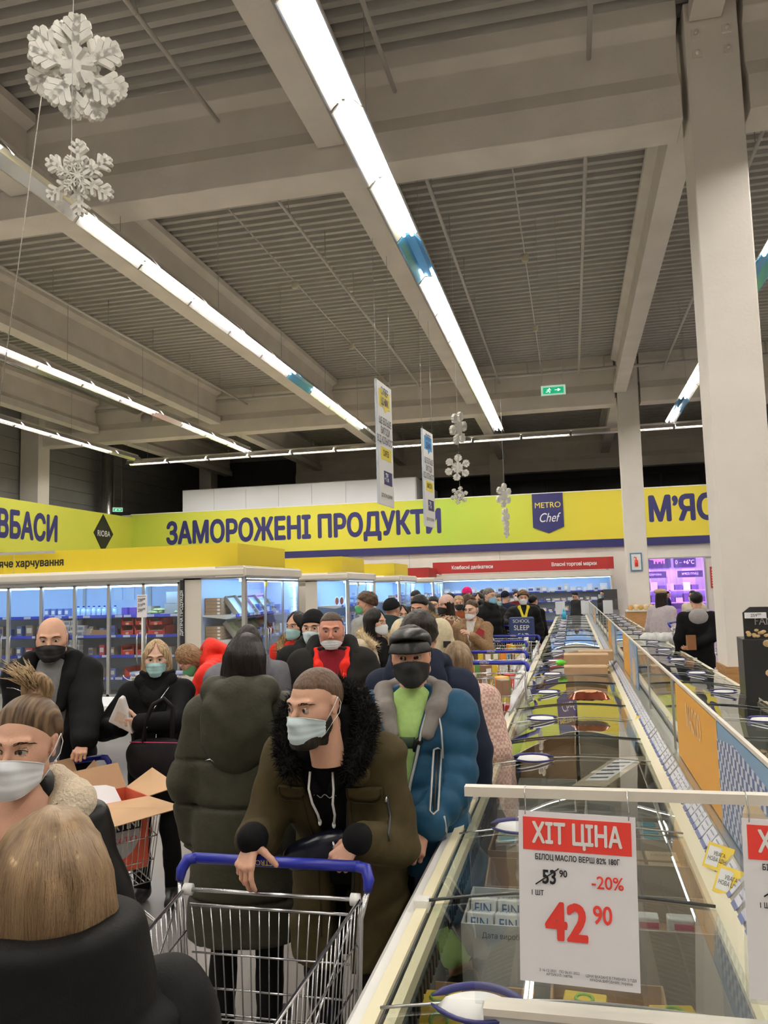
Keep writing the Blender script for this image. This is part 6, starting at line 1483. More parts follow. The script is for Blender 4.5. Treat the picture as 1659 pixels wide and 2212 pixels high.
def fur(par, M, pts, m, r=.045, n=900, L=.045, seed=2, name='fur_trim'):
    """fluffy trim: tapering tufts standing off a tube along pts"""
    rs = np.random.RandomState(seed); pts = np.array(pts, float); seg = np.linalg.norm(np.diff(pts, axis=0), axis=1); cum = np.concatenate([[0], np.cumsum(seg)])
    s = rs.uniform(0, cum[-1], n); C = np.stack([np.interp(s, cum, pts[:, i]) for i in range(3)], 1)
    N = rs.normal(size=(n, 3)); N /= np.linalg.norm(N, axis=1)[:, None]; B = C+N*r; tip = C+N*(r+L*rs.uniform(.5, 1, n)[:, None])+rs.normal(size=(n, 3))*L*.35
    U = np.cross(N, rs.normal(size=(n, 3))); U /= np.linalg.norm(U, axis=1)[:, None]; W = np.cross(N, U); w = .0025
    V = np.stack([B+U*w, B-U*w*.5+W*w*.8, B-U*w*.5-W*w*.8, tip+U*.0006, tip], 1).reshape(-1, 3); b = np.arange(n)[:, None]*5
    F = np.concatenate([b+np.array([[0, 1, 4, 3]]), b+np.array([[1, 2, 4, 3]]), b+np.array([[2, 0, 3, 4]])])
    core = MB(); core.tube(pts.tolist(), r*1.05, 8); nb = len(V); cv = np.array([tuple(v) for v in core.v]); cf = np.array([f for f in core.f if len(f) == 4])+nb
    me = mk_mesh(name, np.concatenate([V, cv]), np.concatenate([F, cf]), m); o = bpy.data.objects.new(name, me); link(o); o.parent = par
    if M is not None: o.matrix_local = M
    return o
def beanie(par, M, m, h=.005, label=None, low=.028):
    def g(P):
        d = el(P, (0, .022, .045), (.088, .108, .098)); d = smax(d, low-P[:, 2]-.30*P[:, 1], .006)
        cuffz = P[:, 2]+.30*P[:, 1]; d = smin(d, np.maximum(el(P, (0, .022, .040), (.092, .112, .10)), np.abs(cuffz-low-.022)-.020), .005)
        return d+.0009*np.sin(np.arctan2(P[:, 1], P[:, 0])*60)
    return solid('beanie', g, (-.11, -.11, -.03), (.11, .15, .16), h, m, par, M, label=label)
# ------------------------------------------------------------------ a whole person
def figure(label, loc, rz, J, fem=False, full=0., tone=0, top=None, topm=None, legm=None, shoem=None, hk=None, hm=None, msk=None, lod=1, gaze=(0, 0), hands=None, shirt=None, eyes_=True, group=None, legr=None, cat='person', hscale=1., tname='jacket', browm=None, back=False, rtop=1):
    """lod 0 near, 1 middle, 2 far"""
    k = J['k']; hh = (.0030, .0058, .0100)[lod]; gh = (.0105, .018, .028)[lod]
    r = empty('person', loc, rz, label, cat, group)
    hs = k*1.02*hscale; M3 = J['HR']*hs
    M = Matrix([[*M3[0], J['head'][0]], [*M3[1], J['head'][1]], [*M3[2], J['head'][2]], [0, 0, 0, 1]])
    J['M'] = M
    v, q = head_mesh(fem, full, hh if not back else max(hh, .006)); V = [v @ M3.T+J['head']]; Q = [q]; nb = len(v)
    for n, s in (('l', 1), ('r', -1)):
        hd = (hands or {}).get(n, {})
        if hd is None: continue
        hf = hand_sdf(**{a: b for a, b in hd.items() if a not in ('d', 'b')}); hh2 = (.0030, .006, .009)[lod]
        key = ('hand', str(sorted((a, str(b)) for a, b in hd.items() if a not in ('d', 'b'))), hh2)
        if key not in _hc: a, b = polygonize(hf, (-.08, -.13, -.07), (.13, .06, .20), hh2); _hc[key] = (relax(a, b, 1), b)
        a, b = _hc[key]; w = J[n+'wr']; fd = w-J[n+'el']; fd = fd/np.linalg.norm(fd); d = hd.get('d', fd); bk = hd.get('b', (s*.9, .3, 0))
        F = frame(w, d, bk)
        a2 = a.copy(); b2 = b
        # the template has the thumb on +X; mirror it when that would put the thumb on the outer side
        want = hd.get('mir', None); F_ = F.copy()
        if s > 0: a2[:, 0] *= -1; b2 = b[:, ::-1]
        V.append((a2*.97*k) @ F_.T+w); Q.append(b2+nb); nb += len(a)
    # hidden core of the body, under the clothes
    core = lambda P: limbs(P, J, prof(P, J, [(a[0], a[1]-.03, a[2]-.03) for a in TOR_M[1:]])[0], (.055, .042, .03), .03); core0 = core; core = lambda P: smin(core0(P), rc(P, J['up']((0, .01, 1.50)), J['up']((0, -.015, 1.34)), .050*k, (.088 if fem else .078)*k), .03)
    lo, hi = bbox(J, .08, J['piv'][2]-.15); cv, cq = polygonize(core, lo, hi, .026); V.append(cv); Q.append(cq+nb)
    me = mk_mesh('body', np.concatenate(V), np.concatenate(Q), skin(tone)); o = bpy.data.objects.new('body', me); link(o); o.parent = r
    if top: 
        lo, hi = bbox(J, .17, (.30 if rtop == 2 else .55)*k if not isinstance(rtop, float) else rtop*k); hi[2] = max(hi[2], J['neck'][2]+.16)
        solid(tname, top, lo, hi, gh, topm, r, rel=1)
    if shirt: lo, hi = bbox(J, .10, .8*k); hi[2] = J['neck'][2]+.12; solid(shirt[1], shirt[0], lo, hi, gh, shirt[2], r, rel=1)
    if legm:
        lr = legr or (.092, .066, .056); lo, hi = A(-.27, -.3, .05), A(.27, .3, 1.08*k); lo[1] = min(lo[1], J['lan'][1]-.15, J['ran'][1]-.15); hi[1] = max(hi[1], J['lan'][1]+.15, J['ran'][1]+.15)
        solid('trousers', lower(J, lr), lo, hi, max(gh, .014), legm, r, rel=1)
        solid('shoes', shoes(J), (-.25, lo[1]-.12, 0), (.25, hi[1], .16), max(gh*.7, .010), shoem or M_BLK, r, rel=1)
    f = HEADF[(fem, full)]
    if not back and lod < 2 and eyes_:
        eyes(r, M, gaze, fem); brows(r, M, f, browm or hairm(*(hm or HM_DBR)), .0028 if fem else .0034)
        if fem and lod == 0: lashes(r, M, f)
    elif not back and eyes_:
        for s in (-1, 1):
            e = MB().ell((0, 0, 0), (.013, .006, .005), 8, 5).build('eye', EYE_P, r); e.matrix_local = M @ Matrix.Translation((s*.031, -.086, .002))
        brows(r, M, f, hairm(*(hm or HM_DBR)), .0035)
    if hk: hair(r, M, hk, hm, fem, (.0040, .006, .010)[lod])
    if msk and not back: mask(r, M, f, **msk)
    return r, M
MK_BLUE = mat('mask_pale_blue', (.62, .74, .77), .8); MK_WHT = mat('mask_white', (.76, .79, .82), .8); MK_BLK = mat('mask_black', (.012, .012, .013), .75, bump=.1, bscale=300)
MK_TEAL = mat('mask_teal', (.38, .62, .62), .8); MK_LOOP = mat('ear_loop_white', (.8, .8, .78), .6); MK_GRN = mat('mask_green', (.10, .40, .18), .8); MK_SKY = mat('mask_sky', (.25, .50, .66), .8)
C_BLK = cloth('cloth_black', (.006, .006, .0065), .75, sheen=.2); C_BLK2 = cloth('cloth_soft_black', (.008, .008, .0085), .6); C_DARK = cloth('cloth_charcoal', (.014, .013, .014)); C_JEAN = cloth('denim_dark', (.02, .025, .045))
def place(x, y, Y):
    """ground point and head height for a head centre seen at a pixel"""
    p = at(x, y, Y=Y); return (p.x, p.y, 0), p.z
# ================================================================== THE SHOPPERS
def stand(px, py, Y, rz=0., lwp=None, rwp=None, h=None, rel=True, **kw):
    """pose whose head centre shows at the pixel at depth Y; wrists may be given as (px, py, Y); rz is measured from facing the camera"""
    p = at(px, py, Y=Y)
    if rel: rz = rz+atan2(-p.x, p.y)
    J0 = pose(1.75, **kw); hz = J0['head'][2]
    hh = h or 1.75*p.z/hz; J0 = pose(hh, **kw); hx, hy_ = J0['head'][0], J0['head'][1]
    c, s = cos(rz), sin(rz); loc = (p.x-(c*hx-s*hy_), p.y-(s*hx+c*hy_), 0)
    def local(w):
        q = at(w[0], w[1], Y=w[2]); dx, dy = q.x-loc[0], q.y-loc[1]; return (c*dx+s*dy, -s*dx+c*dy, q.z)
    if lwp: kw['lw'] = local(lwp)
    if rwp: kw['rw'] = local(rwp)
    J = pose(hh, **kw); J['h'] = hh; J['local'] = local; J['loc'] = loc; J['rz'] = rz
    return J, loc
def surf_path(r, f, pts, rad, m, name, off=.002, n=4, dirv=(0, 1, 0), start=-.8, closed=False):
    """a cord, zip or seam following the front (or another side) of a garment; pts are person-space (x, z)"""
    D = np.array(dirv, float); P = np.array([(x, 0, z) for x, z in pts], float)+D*start; Q, t = trace(f, P, np.tile(D, (len(P), 1)), 1.6, 60, off)
    o = MB().tube(Q, rad, n, closed=closed).build(name, m, r); return Q
def surf_patch(r, f, x0, x1, z0, z1, m, name, off=.003, th=.002, nx=6, nz_=6, dirv=(0, 1, 0), start=-.8, shear=0., fn=None):
    D = np.array(dirv, float); P = []
    for j in range(nz_+1):
        for i in range(nx+1):
            u, v = i/nx, j/nz_; x = x0+(x1-x0)*u; z = z0+(z1-z0)*v+shear*(x-x0)
            if fn: z = fn(u, v, x, z)
            P.append((x, 0, z))
    P = np.array(P)+D*start; Q, t = trace(f, P, np.tile(D, (len(P), 1)), 1.6, 60, off); Q2 = Q+D*th*2; n = len(Q)
    w = nx+1; fs = [(j*w+i, j*w+i+1, (j+1)*w+i+1, (j+1)*w+i) for j in range(nz_) for i in range(nx)]
    bd = [(i, i+1) for i in range(nx)]+[(j*w+nx, (j+1)*w+nx) for j in range(nz_)]+[((nz_)*w+i+1, nz_*w+i) for i in range(nx)]+[((j+1)*w, j*w) for j in range(nz_)]
    q = MB(); q.add(Q.tolist()+Q2.tolist(), fs, 0, True); q.f += [(b, a, n+a, n+b) for a, b in bd]; q.m += [0]*len(bd); q.sm += [False]*len(bd)
    return q.build(name, m, r)
GR = dict(curl=(.95, 1.0, 1.0, 1.05), thumb=(.55, -.65, .6), tc=1.0)     # gripping a bar
RX_ = dict(curl=(.25, .35, .45, .5))
# ---------------------------------------------------------------- 1 man in the olive parka leaning on the cart
def man_parka():
    J, loc = stand(680, 1524, 2.42, 0., rel=False, lean=.52, hy=-.42, hp=.06, hr=-.02, lwp=(772, 1812, 2.36), rwp=(545, 1812, 2.30), lp=(.35, .9, -.5), rp=(-.35, .9, -.5), nod=(0, -.04, -.02), shz=1.345)
    ol = cloth('parka_olive', (.058, .044, .019), .8, bump=.06); T = [(.50, .235, .16), (.75, .22, .155), (.95, .205, .15), (1.12, .195, .145), (1.28, .205, .145), (1.38, .20, .125), (1.44, .14, .10), (1.49, .08, .08)]
    op = [(.5, .03), (.95, .045), (1.15, .05), (1.28, .07), (1.40, .085), (1.55, .10)]
    jf = upper(J, T, (.080, .072, .060), wrk=.0075, open_=op, opend=-.02, cuff=.16)
    sf = upper(J, [(a[0], a[1]-.012, a[2]-.010) for a in T if a[0] > .9], (.075, .06, .050), wrk=.004, hood=0, grow=-.010, cuff=.0)
    r, M = figure('man in an olive parka and pale blue mask leaning on the nearest shopping cart', loc, 0, J, tone=0, top=jf, topm=ol, shirt=(sf, 'hooded_sweater', cloth('hoodie_black', (.006, .006, .007))), legm=C_BLK, lod=0,
        hk='buzz', hm=('hair_buzz', (.07, .038, .022), (.15, .09, .055)), msk=dict(m=MK_BLUE, lm=MK_LOOP, z0=-.014), gaze=(-.18, .05),
        hands={'r': dict(curl=(.35, .45, .55, .75), thumb=(.95, -.25, .45), tc=.5, spread=.10, d=(-.10, -.55, -.85), b=(-.35, -.85, .55), s=1.0), 'l': dict(curl=(.95, 1.05, 1.1, 1.15), thumb=(.6, -.5, .6), tc=.8, d=(-.55, -.35, -.62), b=(.1, -.8, .6))}, browm=hairm(*HM_DBR))
    f = HEADF[(False, 0.)]
    bf = lambda P: smax(smax(smin(f(P, smooth=True), el(P, (0, -.06, -.105), (.045, .04, .03)), .02)-.0045+nz3(P, 250)*.001, P[:, 2]+.040-.5*np.clip(P[:, 1]+.03, 0, .05), .008), -.125-P[:, 2]+P[:, 1]*0, .01)
    bf2 = lambda P: smax(bf(P), -(np.abs(P[:, 0])-.060+.9*np.clip(-P[:, 2]-.055, 0, 1)*6), .006)
    bb = lambda P: smax(bf(P), P[:, 1]-.005, .006)
    solid('beard', bb, (-.1, -.13, -.15), (.1, .05, .0), .0045, hairm('beard_black', (.008, .006, .005), (.03, .02, .015)), r, M)
    up = J['up']; k = J['k']
    # hood fur behind and beside the neck
    pts = [up(p) for p in ((-.10, -.13, 1.40), (-.135, -.07, 1.45), (-.145, .02, 1.50), (-.10, .10, 1.54), (0, .135, 1.55), (.10, .10, 1.54), (.145, .02, 1.50), (.135, -.07, 1.45), (.10, -.13, 1.40))]
    fur(r, None, pts, cloth('fur_black', (.010, .009, .009), .7, bump=0), .032, 10000, .021)
    hd = lambda P: smin(smin(rc(P, up((-.12, -.1, 1.37)), up((-.12, .08, 1.43)), .04, .045), rc(P, up((.12, -.1, 1.37)), up((.12, .08, 1.43)), .04, .045), .02), smin(rc(P, up((-.12, .08, 1.43)), up((0, .13, 1.42)), .045, .055), rc(P, up((.12, .08, 1.43)), up((0, .13, 1.42)), .045, .055), .03), .03)+nz3(P, 25)*.005
    c = up((0, 0, 1.45)); solid('hood', hd, c-.34, c+.34, .011, ol, r)
    # inner hoodie collar
    hc = lambda P: np.minimum(rc(P, up((-.085, -.07, 1.42)), up((-.075, .04, 1.50)), .028, .03), rc(P, up((.085, -.07, 1.42)), up((.075, .04, 1.50)), .028, .03))
    hc2 = lambda P: smin(smin(hc(P), smin(rc(P, up((-.085, -.07, 1.42)), up((-.03, -.125, 1.32)), .028, .02), rc(P, up((.085, -.07, 1.42)), up((.03, -.125, 1.32)), .028, .02), .01), .02), rc(P, up((-.07, .05, 1.50)), up((.07, .05, 1.50)), .03, .03), .02)
    hc3 = lambda P: smin(hc2(P), rc(P, up((-.055, -.085, 1.445)), up((.055, -.085, 1.445)), .030, .030), .02)+nz3(P, 40)*.003
    solid('sweater_collar', hc3, c-.3, c+.3, .008, cloth('hoodie_black', (.006, .006, .007)), r)
    # white drawcords
    for s, zz in ((-1, 1.16), (1, 1.15)):
        a = [up((s*.040, -.125, 1.395)), up((s*.044, -.158, 1.35)), up((s*.036, -.172, 1.30)), up((s*.030+.005, -.172, 1.25)), up((s*.024, -.172, zz+.055))]
        o = MB().tube(a, .0042, 6).ell(a[-1], (.0065, .0065, .011), 8, 5).build('drawcord', M_WHT, r)
    # chest lettering, zips, pockets, seams
    Qs = [(-.045+.0055*i, 1.10+.006*sin(i*1.1)) for i in range(15)]; surf_path(r, sf, Qs, .0017, M_WHT, 'chest_script', .003)
    Z = mat('zip_dark', (.02, .02, .02), .4); SM_ = cloth('parka_seam', (.040, .030, .014), .8)
    for s in (-1, 1):
        e = [(s*(np.interp(z/k*1.0, [o[0] for o in op], [o[1] for o in op])+.028), z) for z in np.linspace(.62, 1.28, 16)]
        surf_path(r, jf, e, .0022, SM_, 'seam', .001)
    surf_path(r, jf, [(.045, .60), (.052, .85), (.058, 1.0), (.065, 1.12), (.085, 1.2), (.10, 1.25)], .0032, Z, 'zip', .002, 5)
    for s in (-1, 1):
        x0, x1 = (s*.155, s*.065) if s < 0 else (.075, .185)
        pk = surf_patch(r, jf, min(x0, x1), max(x0, x1), 1.09, 1.135, ol, 'pocket_flap', .012, .006, 8, 4, fn=lambda u, v, x, z: z-(1-v)*.022*(abs(u-.5)*2)**3*-1)
        surf_path(r, jf, [(min(x0, x1), 1.13), (min(x0, x1), 1.10), (min(x0, x1)+.02, 1.085), (max(x0, x1)-.02, 1.085), (max(x0, x1), 1.10), (max(x0, x1), 1.13)], .002, SM_, 'seam', .013)
    # sleeve zip
    e0, e1 = J['lsh'], J['lel']; c0 = e0*.55+e1*.45; c1 = e0*.15+e1*.85
    Pz = np.array([c0*(1-t)+c1*t+A(.03, -.3, .02) for t in np.linspace(0, 1, 6)]); Qz, _ = trace(jf, Pz, np.tile(A(-.1, 1, 0)/1.005, (6, 1)), .6, 50, .002)
    zz = MB().tube(Qz, .005, 5).build('sleeve_zip', Z, r); MB().tube([Qz[0], Qz[0]+A(0, -.008, -.018)], .004, 5).build('zip_pull', M_STEEL, zz)
    # ribbed cuffs
    for n in 'lr':
        w, e = J[n+'wr'], J[n+'el']; d = (w-e)/np.linalg.norm(w-e)
        MB().tube([w-d*.055, w-d*.03, w-d*.008, w+d*.006], [.047*k, .046*k, .044*k, .038*k], 18).build('cuff', cloth('cuff_black', (.005, .005, .005)), r)
    # cross-body bag
    bag = MB(); B0 = up((-.05, -.185, 1.10))
    bf_ = lambda P: smax(el((P-B0) @ rotm(0, radians(-20), 0), (0, 0, 0), (.125, .040, .062)), (np.abs(((P-B0) @ rotm(0, radians(-20), 0))[:, 2])-.05), .02)+nz3(P, 30)*.004
    solid('body_bag', bf_, B0-.2, B0+.2, .008, cloth('bag_black', (.012, .012, .013), .5), r)
    MB().tube([B0+A(.07, -.05, .045), B0+A(.075, -.055, .01)], .005, 6).build('zip_pull', M_STEEL, r)
    surf_path(r, jf, [(-.03+.02*i+.07, 1.08+.028*i) for i in range(7)], .011, cloth('strap_black', (.012, .012, .013), .6), 'bag_strap', .004, 6)
    return r
# ---------------------------------------------------------------- 2 man in the blue puffer and leather cap
def man_cap():
    J, loc = stand(893, 1418, 2.95, 0.06, lean=.02, hy=.22, hp=.02, hr=-.02, rwp=(985, 1770, 2.85) and None, lwp=(925, 1800, 2.72), lp=(.9, .5, 0), rp=(-.6, .6, -.3), full=None) if False else stand(888, 1418, 3.05, -.10, lean=.03, hy=.06, hp=0., hr=-.03, lwp=(915, 1795, 2.78), lp=(.6, .8, .1))
    bl = cloth('puffer_blue', (.016, .068, .128), .5, bump=.05); T = [(.80, .20, .165, -.01), (.92, .21, .175, -.015), (1.05, .21, .175, -.015), (1.2, .205, .155, 0), (1.33, .20, .14, 0), (1.40, .165, .115, 0), (1.46, .11, .09, 0), (1.50, .085, .08, 0)]
    op = [(.8, .0), (1.10, .0), (1.15, .010), (1.25, .035), (1.35, .055), (1.45, .085), (1.55, .12)]
    jf = upper(J, T, (.082, .074, .060), puff=.013, pz=.125, np_=3, wrk=.004, open_=op, opend=-.03, cuff=.10, asym=-.02)
    tf = upper(J, [(a[0], a[1]-.028, a[2]-.022, a[3]) for a in T], (.07, .05, .03), wrk=.003, cuff=.9)
    r, M = figure('man in a black leather cap, black mask and blue puffer jacket behind the parka man', loc, J['rz'], J, full=.010, tone=1, top=jf, topm=bl, shirt=(tf, 't_shirt', cloth('shirt_lime', (.40, .60, .20))), legm=C_BLK, lod=0, hk='crop', hm=HM_DBR,
        msk=dict(m=MK_BLK, pleats=0, z0=-.010, z1=-.118, off=.0045, loops=True), gaze=(-.42, 0), hands={'l': dict(curl=(.7, .75, .8, .85), thumb=(.6, -.55, .6), tc=.6, d=(-.35, -.6, -.75), b=(.3, -.8, .6))})
    # leather cap: soft crown and a short peak
    g = lambda P: smax(smin(el(P, (0, .018, .054), (.087, .108, .062)), el(P, (0, -.025, .076), (.074, .084, .034)), .03), .038-P[:, 2]-.34*P[:, 1], .006)+nz3(P, 40)*.0015
    lm = mat('leather_black', (.005, .0045, .004), .40, spec=.3, nz=.2, bump=.1, bscale=120); cp = solid('cap', g, (-.12, -.13, .0), (.12, .15, .16), .004, lm, r, M)
    vs = []; n = 18
    for j in range(6):
        for i in range(n+1):
            a = -1.0+2.0*i/n; t = j/5; R0 = A(sin(a)*.082, .004-cos(a)*.098, .066-.010*(1-cos(a))); vs.append(R0+A(sin(a)*.022*t, -cos(a)*.034*t*(.4+.6*cos(a)), -.034*t*t*(.5+.5*cos(a))-.010*t))
    w = n+1; N = len(vs); fs = [(j*w+i, j*w+i+1, (j+1)*w+i+1, (j+1)*w+i) for j in range(5) for i in range(n)]
    q = MB(); q.add([tuple(v) for v in vs]+[tuple(v-A(0, 0, .004)) for v in vs], [x[::-1] for x in fs]+[tuple(N+i for i in x) for x in fs]+[(5*w+i+1, 5*w+i, N+5*w+i, N+5*w+i+1) for i in range(n)], 0, True); o = q.build('cap_peak', lm, r); o.matrix_local = M
    up = J['up']; GY = cloth('hood_grey', (.22, .20, .185), .85)
    hc = lambda P: np.minimum.reduce([smin(smin(rc(P, up((s*.100, -.10, 1.42)), up((s*.120, .0, 1.47)), .034, .042), rc(P, up((s*.120, .0, 1.47)), up((s*.06, .11, 1.48)), .038, .040), .02), rc(P, up((s*.100, -.10, 1.42)), up((s*.07, -.150, 1.33)), .034, .024), .02) for s in (-1, 1)])+nz3(P, 35)*.004
    c = up((0, 0, 1.42)); solid('hood_lining', hc, c-.34, c+.34, .0085, GY, r)
    ed = lambda sg: [(-.02+sg*(np.interp(z/J['k'], [o[0] for o in op], [o[1] for o in op])+.010), z) for z in np.linspace(1.08, 1.40, 12)*J['k']]
    for sg in (-1, 1): surf_path(r, jf, ed(sg), .0055, mat('trim_grey', (.40, .40, .38), .5), 'zip_trim', .001, 6)
    surf_path(r, jf, [(-.02, z) for z in np.linspace(.80, 1.08, 8)*J['k']], .004, mat('zip_dark', (.02, .02, .02), .4), 'zip', .001, 5)
    MB().tube([up((-.02, -.185, 1.10)), up((-.02, -.20, 1.075))], .006, 6).build('zip_pull', M_STEEL, r)
    pk = surf_path(r, jf, [(.085, 1.17), (.10, 1.175), (.112, 1.17), (.105, 1.0), (.090, .99), (.078, 1.0), (.085, 1.17)], .004, mat('trim_grey', (.40, .40, .38), .5), 'pocket_trim', .001, 5)
    surf_path(r, jf, [(.098, 1.165), (.092, 1.0)], .004, mat('zip_dark', (.02, .02, .02), .4), 'pocket_zip', .001, 5)
    surf_path(r, jf, [(.125+.02*0, .98), (.130, .93), (.118, .85)], .004, mat('trim_grey', (.40, .40, .38), .5), 'pocket_trim', .001, 5)
    surf_path(r, jf, [(-.10+.030*i*.9, .93+.055*i) for i in range(6)], .015, cloth('strap_black', (.012, .012, .013), .6), 'bag_strap', .004, 6)
    for s, l in ((-1, 1.27), (1, 1.24)):
        MB().tube([up((s*.115, -.125, 1.39)), up((s*.125, -.165, 1.35)), up((s*.128, -.172, l))], .0035, 5).build('drawcord', mat('cord_grey', (.45, .44, .42), .7), r)
    tp = surf_patch(r, tf, -.055, .015, 1.17, 1.21, C_BLK, 'shirt_print', .002, .001, 6, 2, fn=lambda u, v, x, z: z)
    tp.data.materials[0] = mat('print_dark', (.03, .06, .03), .7)
    return r
# ---------------------------------------------------------------- 3 bald man
def man_bald():
    J, loc = stand(112, 1382, 4.10, -.22, lean=.04, hy=.08, hp=.05, lwp=(182, 1603, 3.86), lp=(.35, .9, -.6), rwp=(45, 1640, 3.95), rp=(-.35, .9, -.6), nod=(0, -.01, -.01))
    T = [(.70, .25, .19, -.02), (.92, .26, .205, -.03), (1.05, .26, .205, -.03), (1.2, .255, .18, -.01), (1.33, .25, .155, 0), (1.41, .21, .125, 0), (1.46, .13, .10, 0), (1.50, .10, .09, 0)]
    op = [(.7, .05), (1.0, .07), (1.2, .09), (1.35, .10), (1.5, .13)]
    jf = upper(J, T, (.108, .095, .075), wrk=.008, open_=op, opend=-.04, cuff=.08, asym=.02); tf = upper(J, [(a[0], a[1]-.03, a[2]-.018, a[3]) for a in T], (.08, .05, .03), wrk=.004, cuff=.9)
    r, M = figure('bald man in a black hooded jacket, grey T-shirt and black mask pushing a cart', loc, J['rz'], J, hscale=1.10, full=.010, tone=0, top=jf, topm=C_BLK, shirt=(tf, 't_shirt', cloth('shirt_grey', (.16, .16, .165))), legm=C_DARK, lod=0, browm=hairm(*HM_BRN), msk=dict(m=MK_BLK, z0=-.016), gaze=(.1, .05),
        hands={'l': dict(GR, d=(-.1, -.7, -.5), b=(.2, -.5, .85)), 'r': dict(GR, d=(.1, -.7, -.5), b=(-.2, -.5, .85))})
    up = J['up']
    hd = lambda P: np.minimum.reduce([smin(smin(rc(P, up((s*.115, -.11, 1.38)), up((s*.125, .0, 1.48)), .045, .055), rc(P, up((s*.125, .0, 1.48)), up((s*.05, .12, 1.49)), .055, .06), .02), rc(P, up((s*.115, -.11, 1.38)), up((s*.085, -.18, 1.22)), .045, .028), .02) for s in (-1, 1)])+nz3(P, 30)*.006
    c = up((0, 0, 1.42)); solid('hood', hd, c-.36, c+.36, .010, C_BLK, r)
    surf_path(r, jf, [(-.225, 1.265), (-.18, 1.262), (-.13, 1.245)], .003, M_STEEL, 'reflective_piping', .002, 5)
    tx = surf_patch(r, tf, .055, .085, 1.17, 1.18, M_INK, 'shirt_print', .002, .001, 2, 1)
    g = lambda P: smax(el(P, (0, .018, .034), (.0738, .0948, .0868)), .030-P[:, 2]-.55*P[:, 1], .003)
    return r
# ---------------------------------------------------------------- 4 woman with the bun
def woman_bun():
    J, loc = stand(54, 1612, 1.66, -.30, shx=.150, lean=.05, hy=-.15, hp=.0, hr=.03)
    T = [(a[0], a[1]+.005, a[2]+.02) for a in TOR_W]; op = [(.7, .07), (1.2, .10), (1.35, .125), (1.5, .14)]
    jf = upper(J, T, (.064, .058, .048), wrk=.006, open_=op, opend=-.02); tf = upper(J, [(a[0], a[1]-.0, a[2]+.002) for a in TOR_W if a[0] < 1.30]+[(1.32, .155, .115)], (.05, .045, .04), wrk=.003, open_=[(1.1, .0), (1.2, .03), (1.35, .10), (1.5, .12)], opend=.0)
    LB = mat('leather_jacket', (.006, .006, .0065), .4, spec=.3, nz=.2, bump=.08, bscale=120)
    r, M = figure('woman with a hair bun, white mask, green top and shearling collar', loc, J['rz'], J, fem=True, tone=0, top=jf, topm=LB, shirt=(tf, 'green_top', cloth('top_green', (.01, .20, .06))), legm=C_JEAN, lod=0, hk='swept', hm=('hair_ash_brown', (.045, .024, .013), (.20, .125, .068)), msk=dict(m=MK_WHT, z0=-.014, z1=-.116, side=.026), gaze=(-.15, .0), browm=hairm('brow_dark', (.012, .006, .004), (.03, .015, .01)))
    bn = lambda P: smin(np.abs(np.sqrt((np.sqrt((P[:, 0]-.0)**2+(P[:, 2]-.140)**2)-.026)**2+(P[:, 1]-.055)**2))-.019, rc(P, (0, .045, .10), (0, .055, .13), .03, .02), .01)+nz3(P*A(1, 1, .5), 110)*.003
    solid('hair_bun', bn, (-.08, -.02, .08), (.08, .12, .23), .004, hairm('hair_bun_blond', (.10, .055, .028), (.34, .23, .12)), r, M)
    rs = np.random.RandomState(5); q = MB()
    for i in range(110):
        b = A(rs.uniform(-.03, .01), .045+rs.uniform(-.02, .02), .148+rs.uniform(-.01, .02)); d = A(-.04+rs.uniform(-.035, .02), rs.uniform(-.03, .02), .045+rs.uniform(-.02, .02)); q.tube([b, b+d*.55+A(0, 0, .006), b+d], [.0014, .0011, .0002], 4)
    o = q.build('loose_tips', hairm('hair_tips_blond', (.30, .20, .10), (.62, .47, .28)), r); o.matrix_local = M; tag(o, kind='stuff', label='lighter blond loose ends of the bun')
    up = J['up']
    sh = lambda P: np.minimum.reduce([smin(smin(rc(P, up((s*.09, -.10, 1.36)), up((s*.125, -.01, 1.46)), .040, .048), rc(P, up((s*.125, -.01, 1.46)), up((s*.04, .10, 1.48)), .048, .05), .02), rc(P, up((s*.09, -.10, 1.36)), up((s*.10, -.14, 1.22)), .04, .032), .02) for s in (-1, 1)])+nz3(P, 60)*.004+nz3(P, 190)*.002
    c = up((0, 0, 1.42)); solid('shearling_collar', sh, c-.34, c+.34, .0075, cloth('shearling', (.66, .56, .42), .9, bump=.8, bscale=140), r)
    MB().ell((0, 0, 0), (.004, .004, .004), 10, 6).build('pearl_earring', M_WHT, r).matrix_local = M @ Matrix.Translation((.080, .005, -.038))
    return r
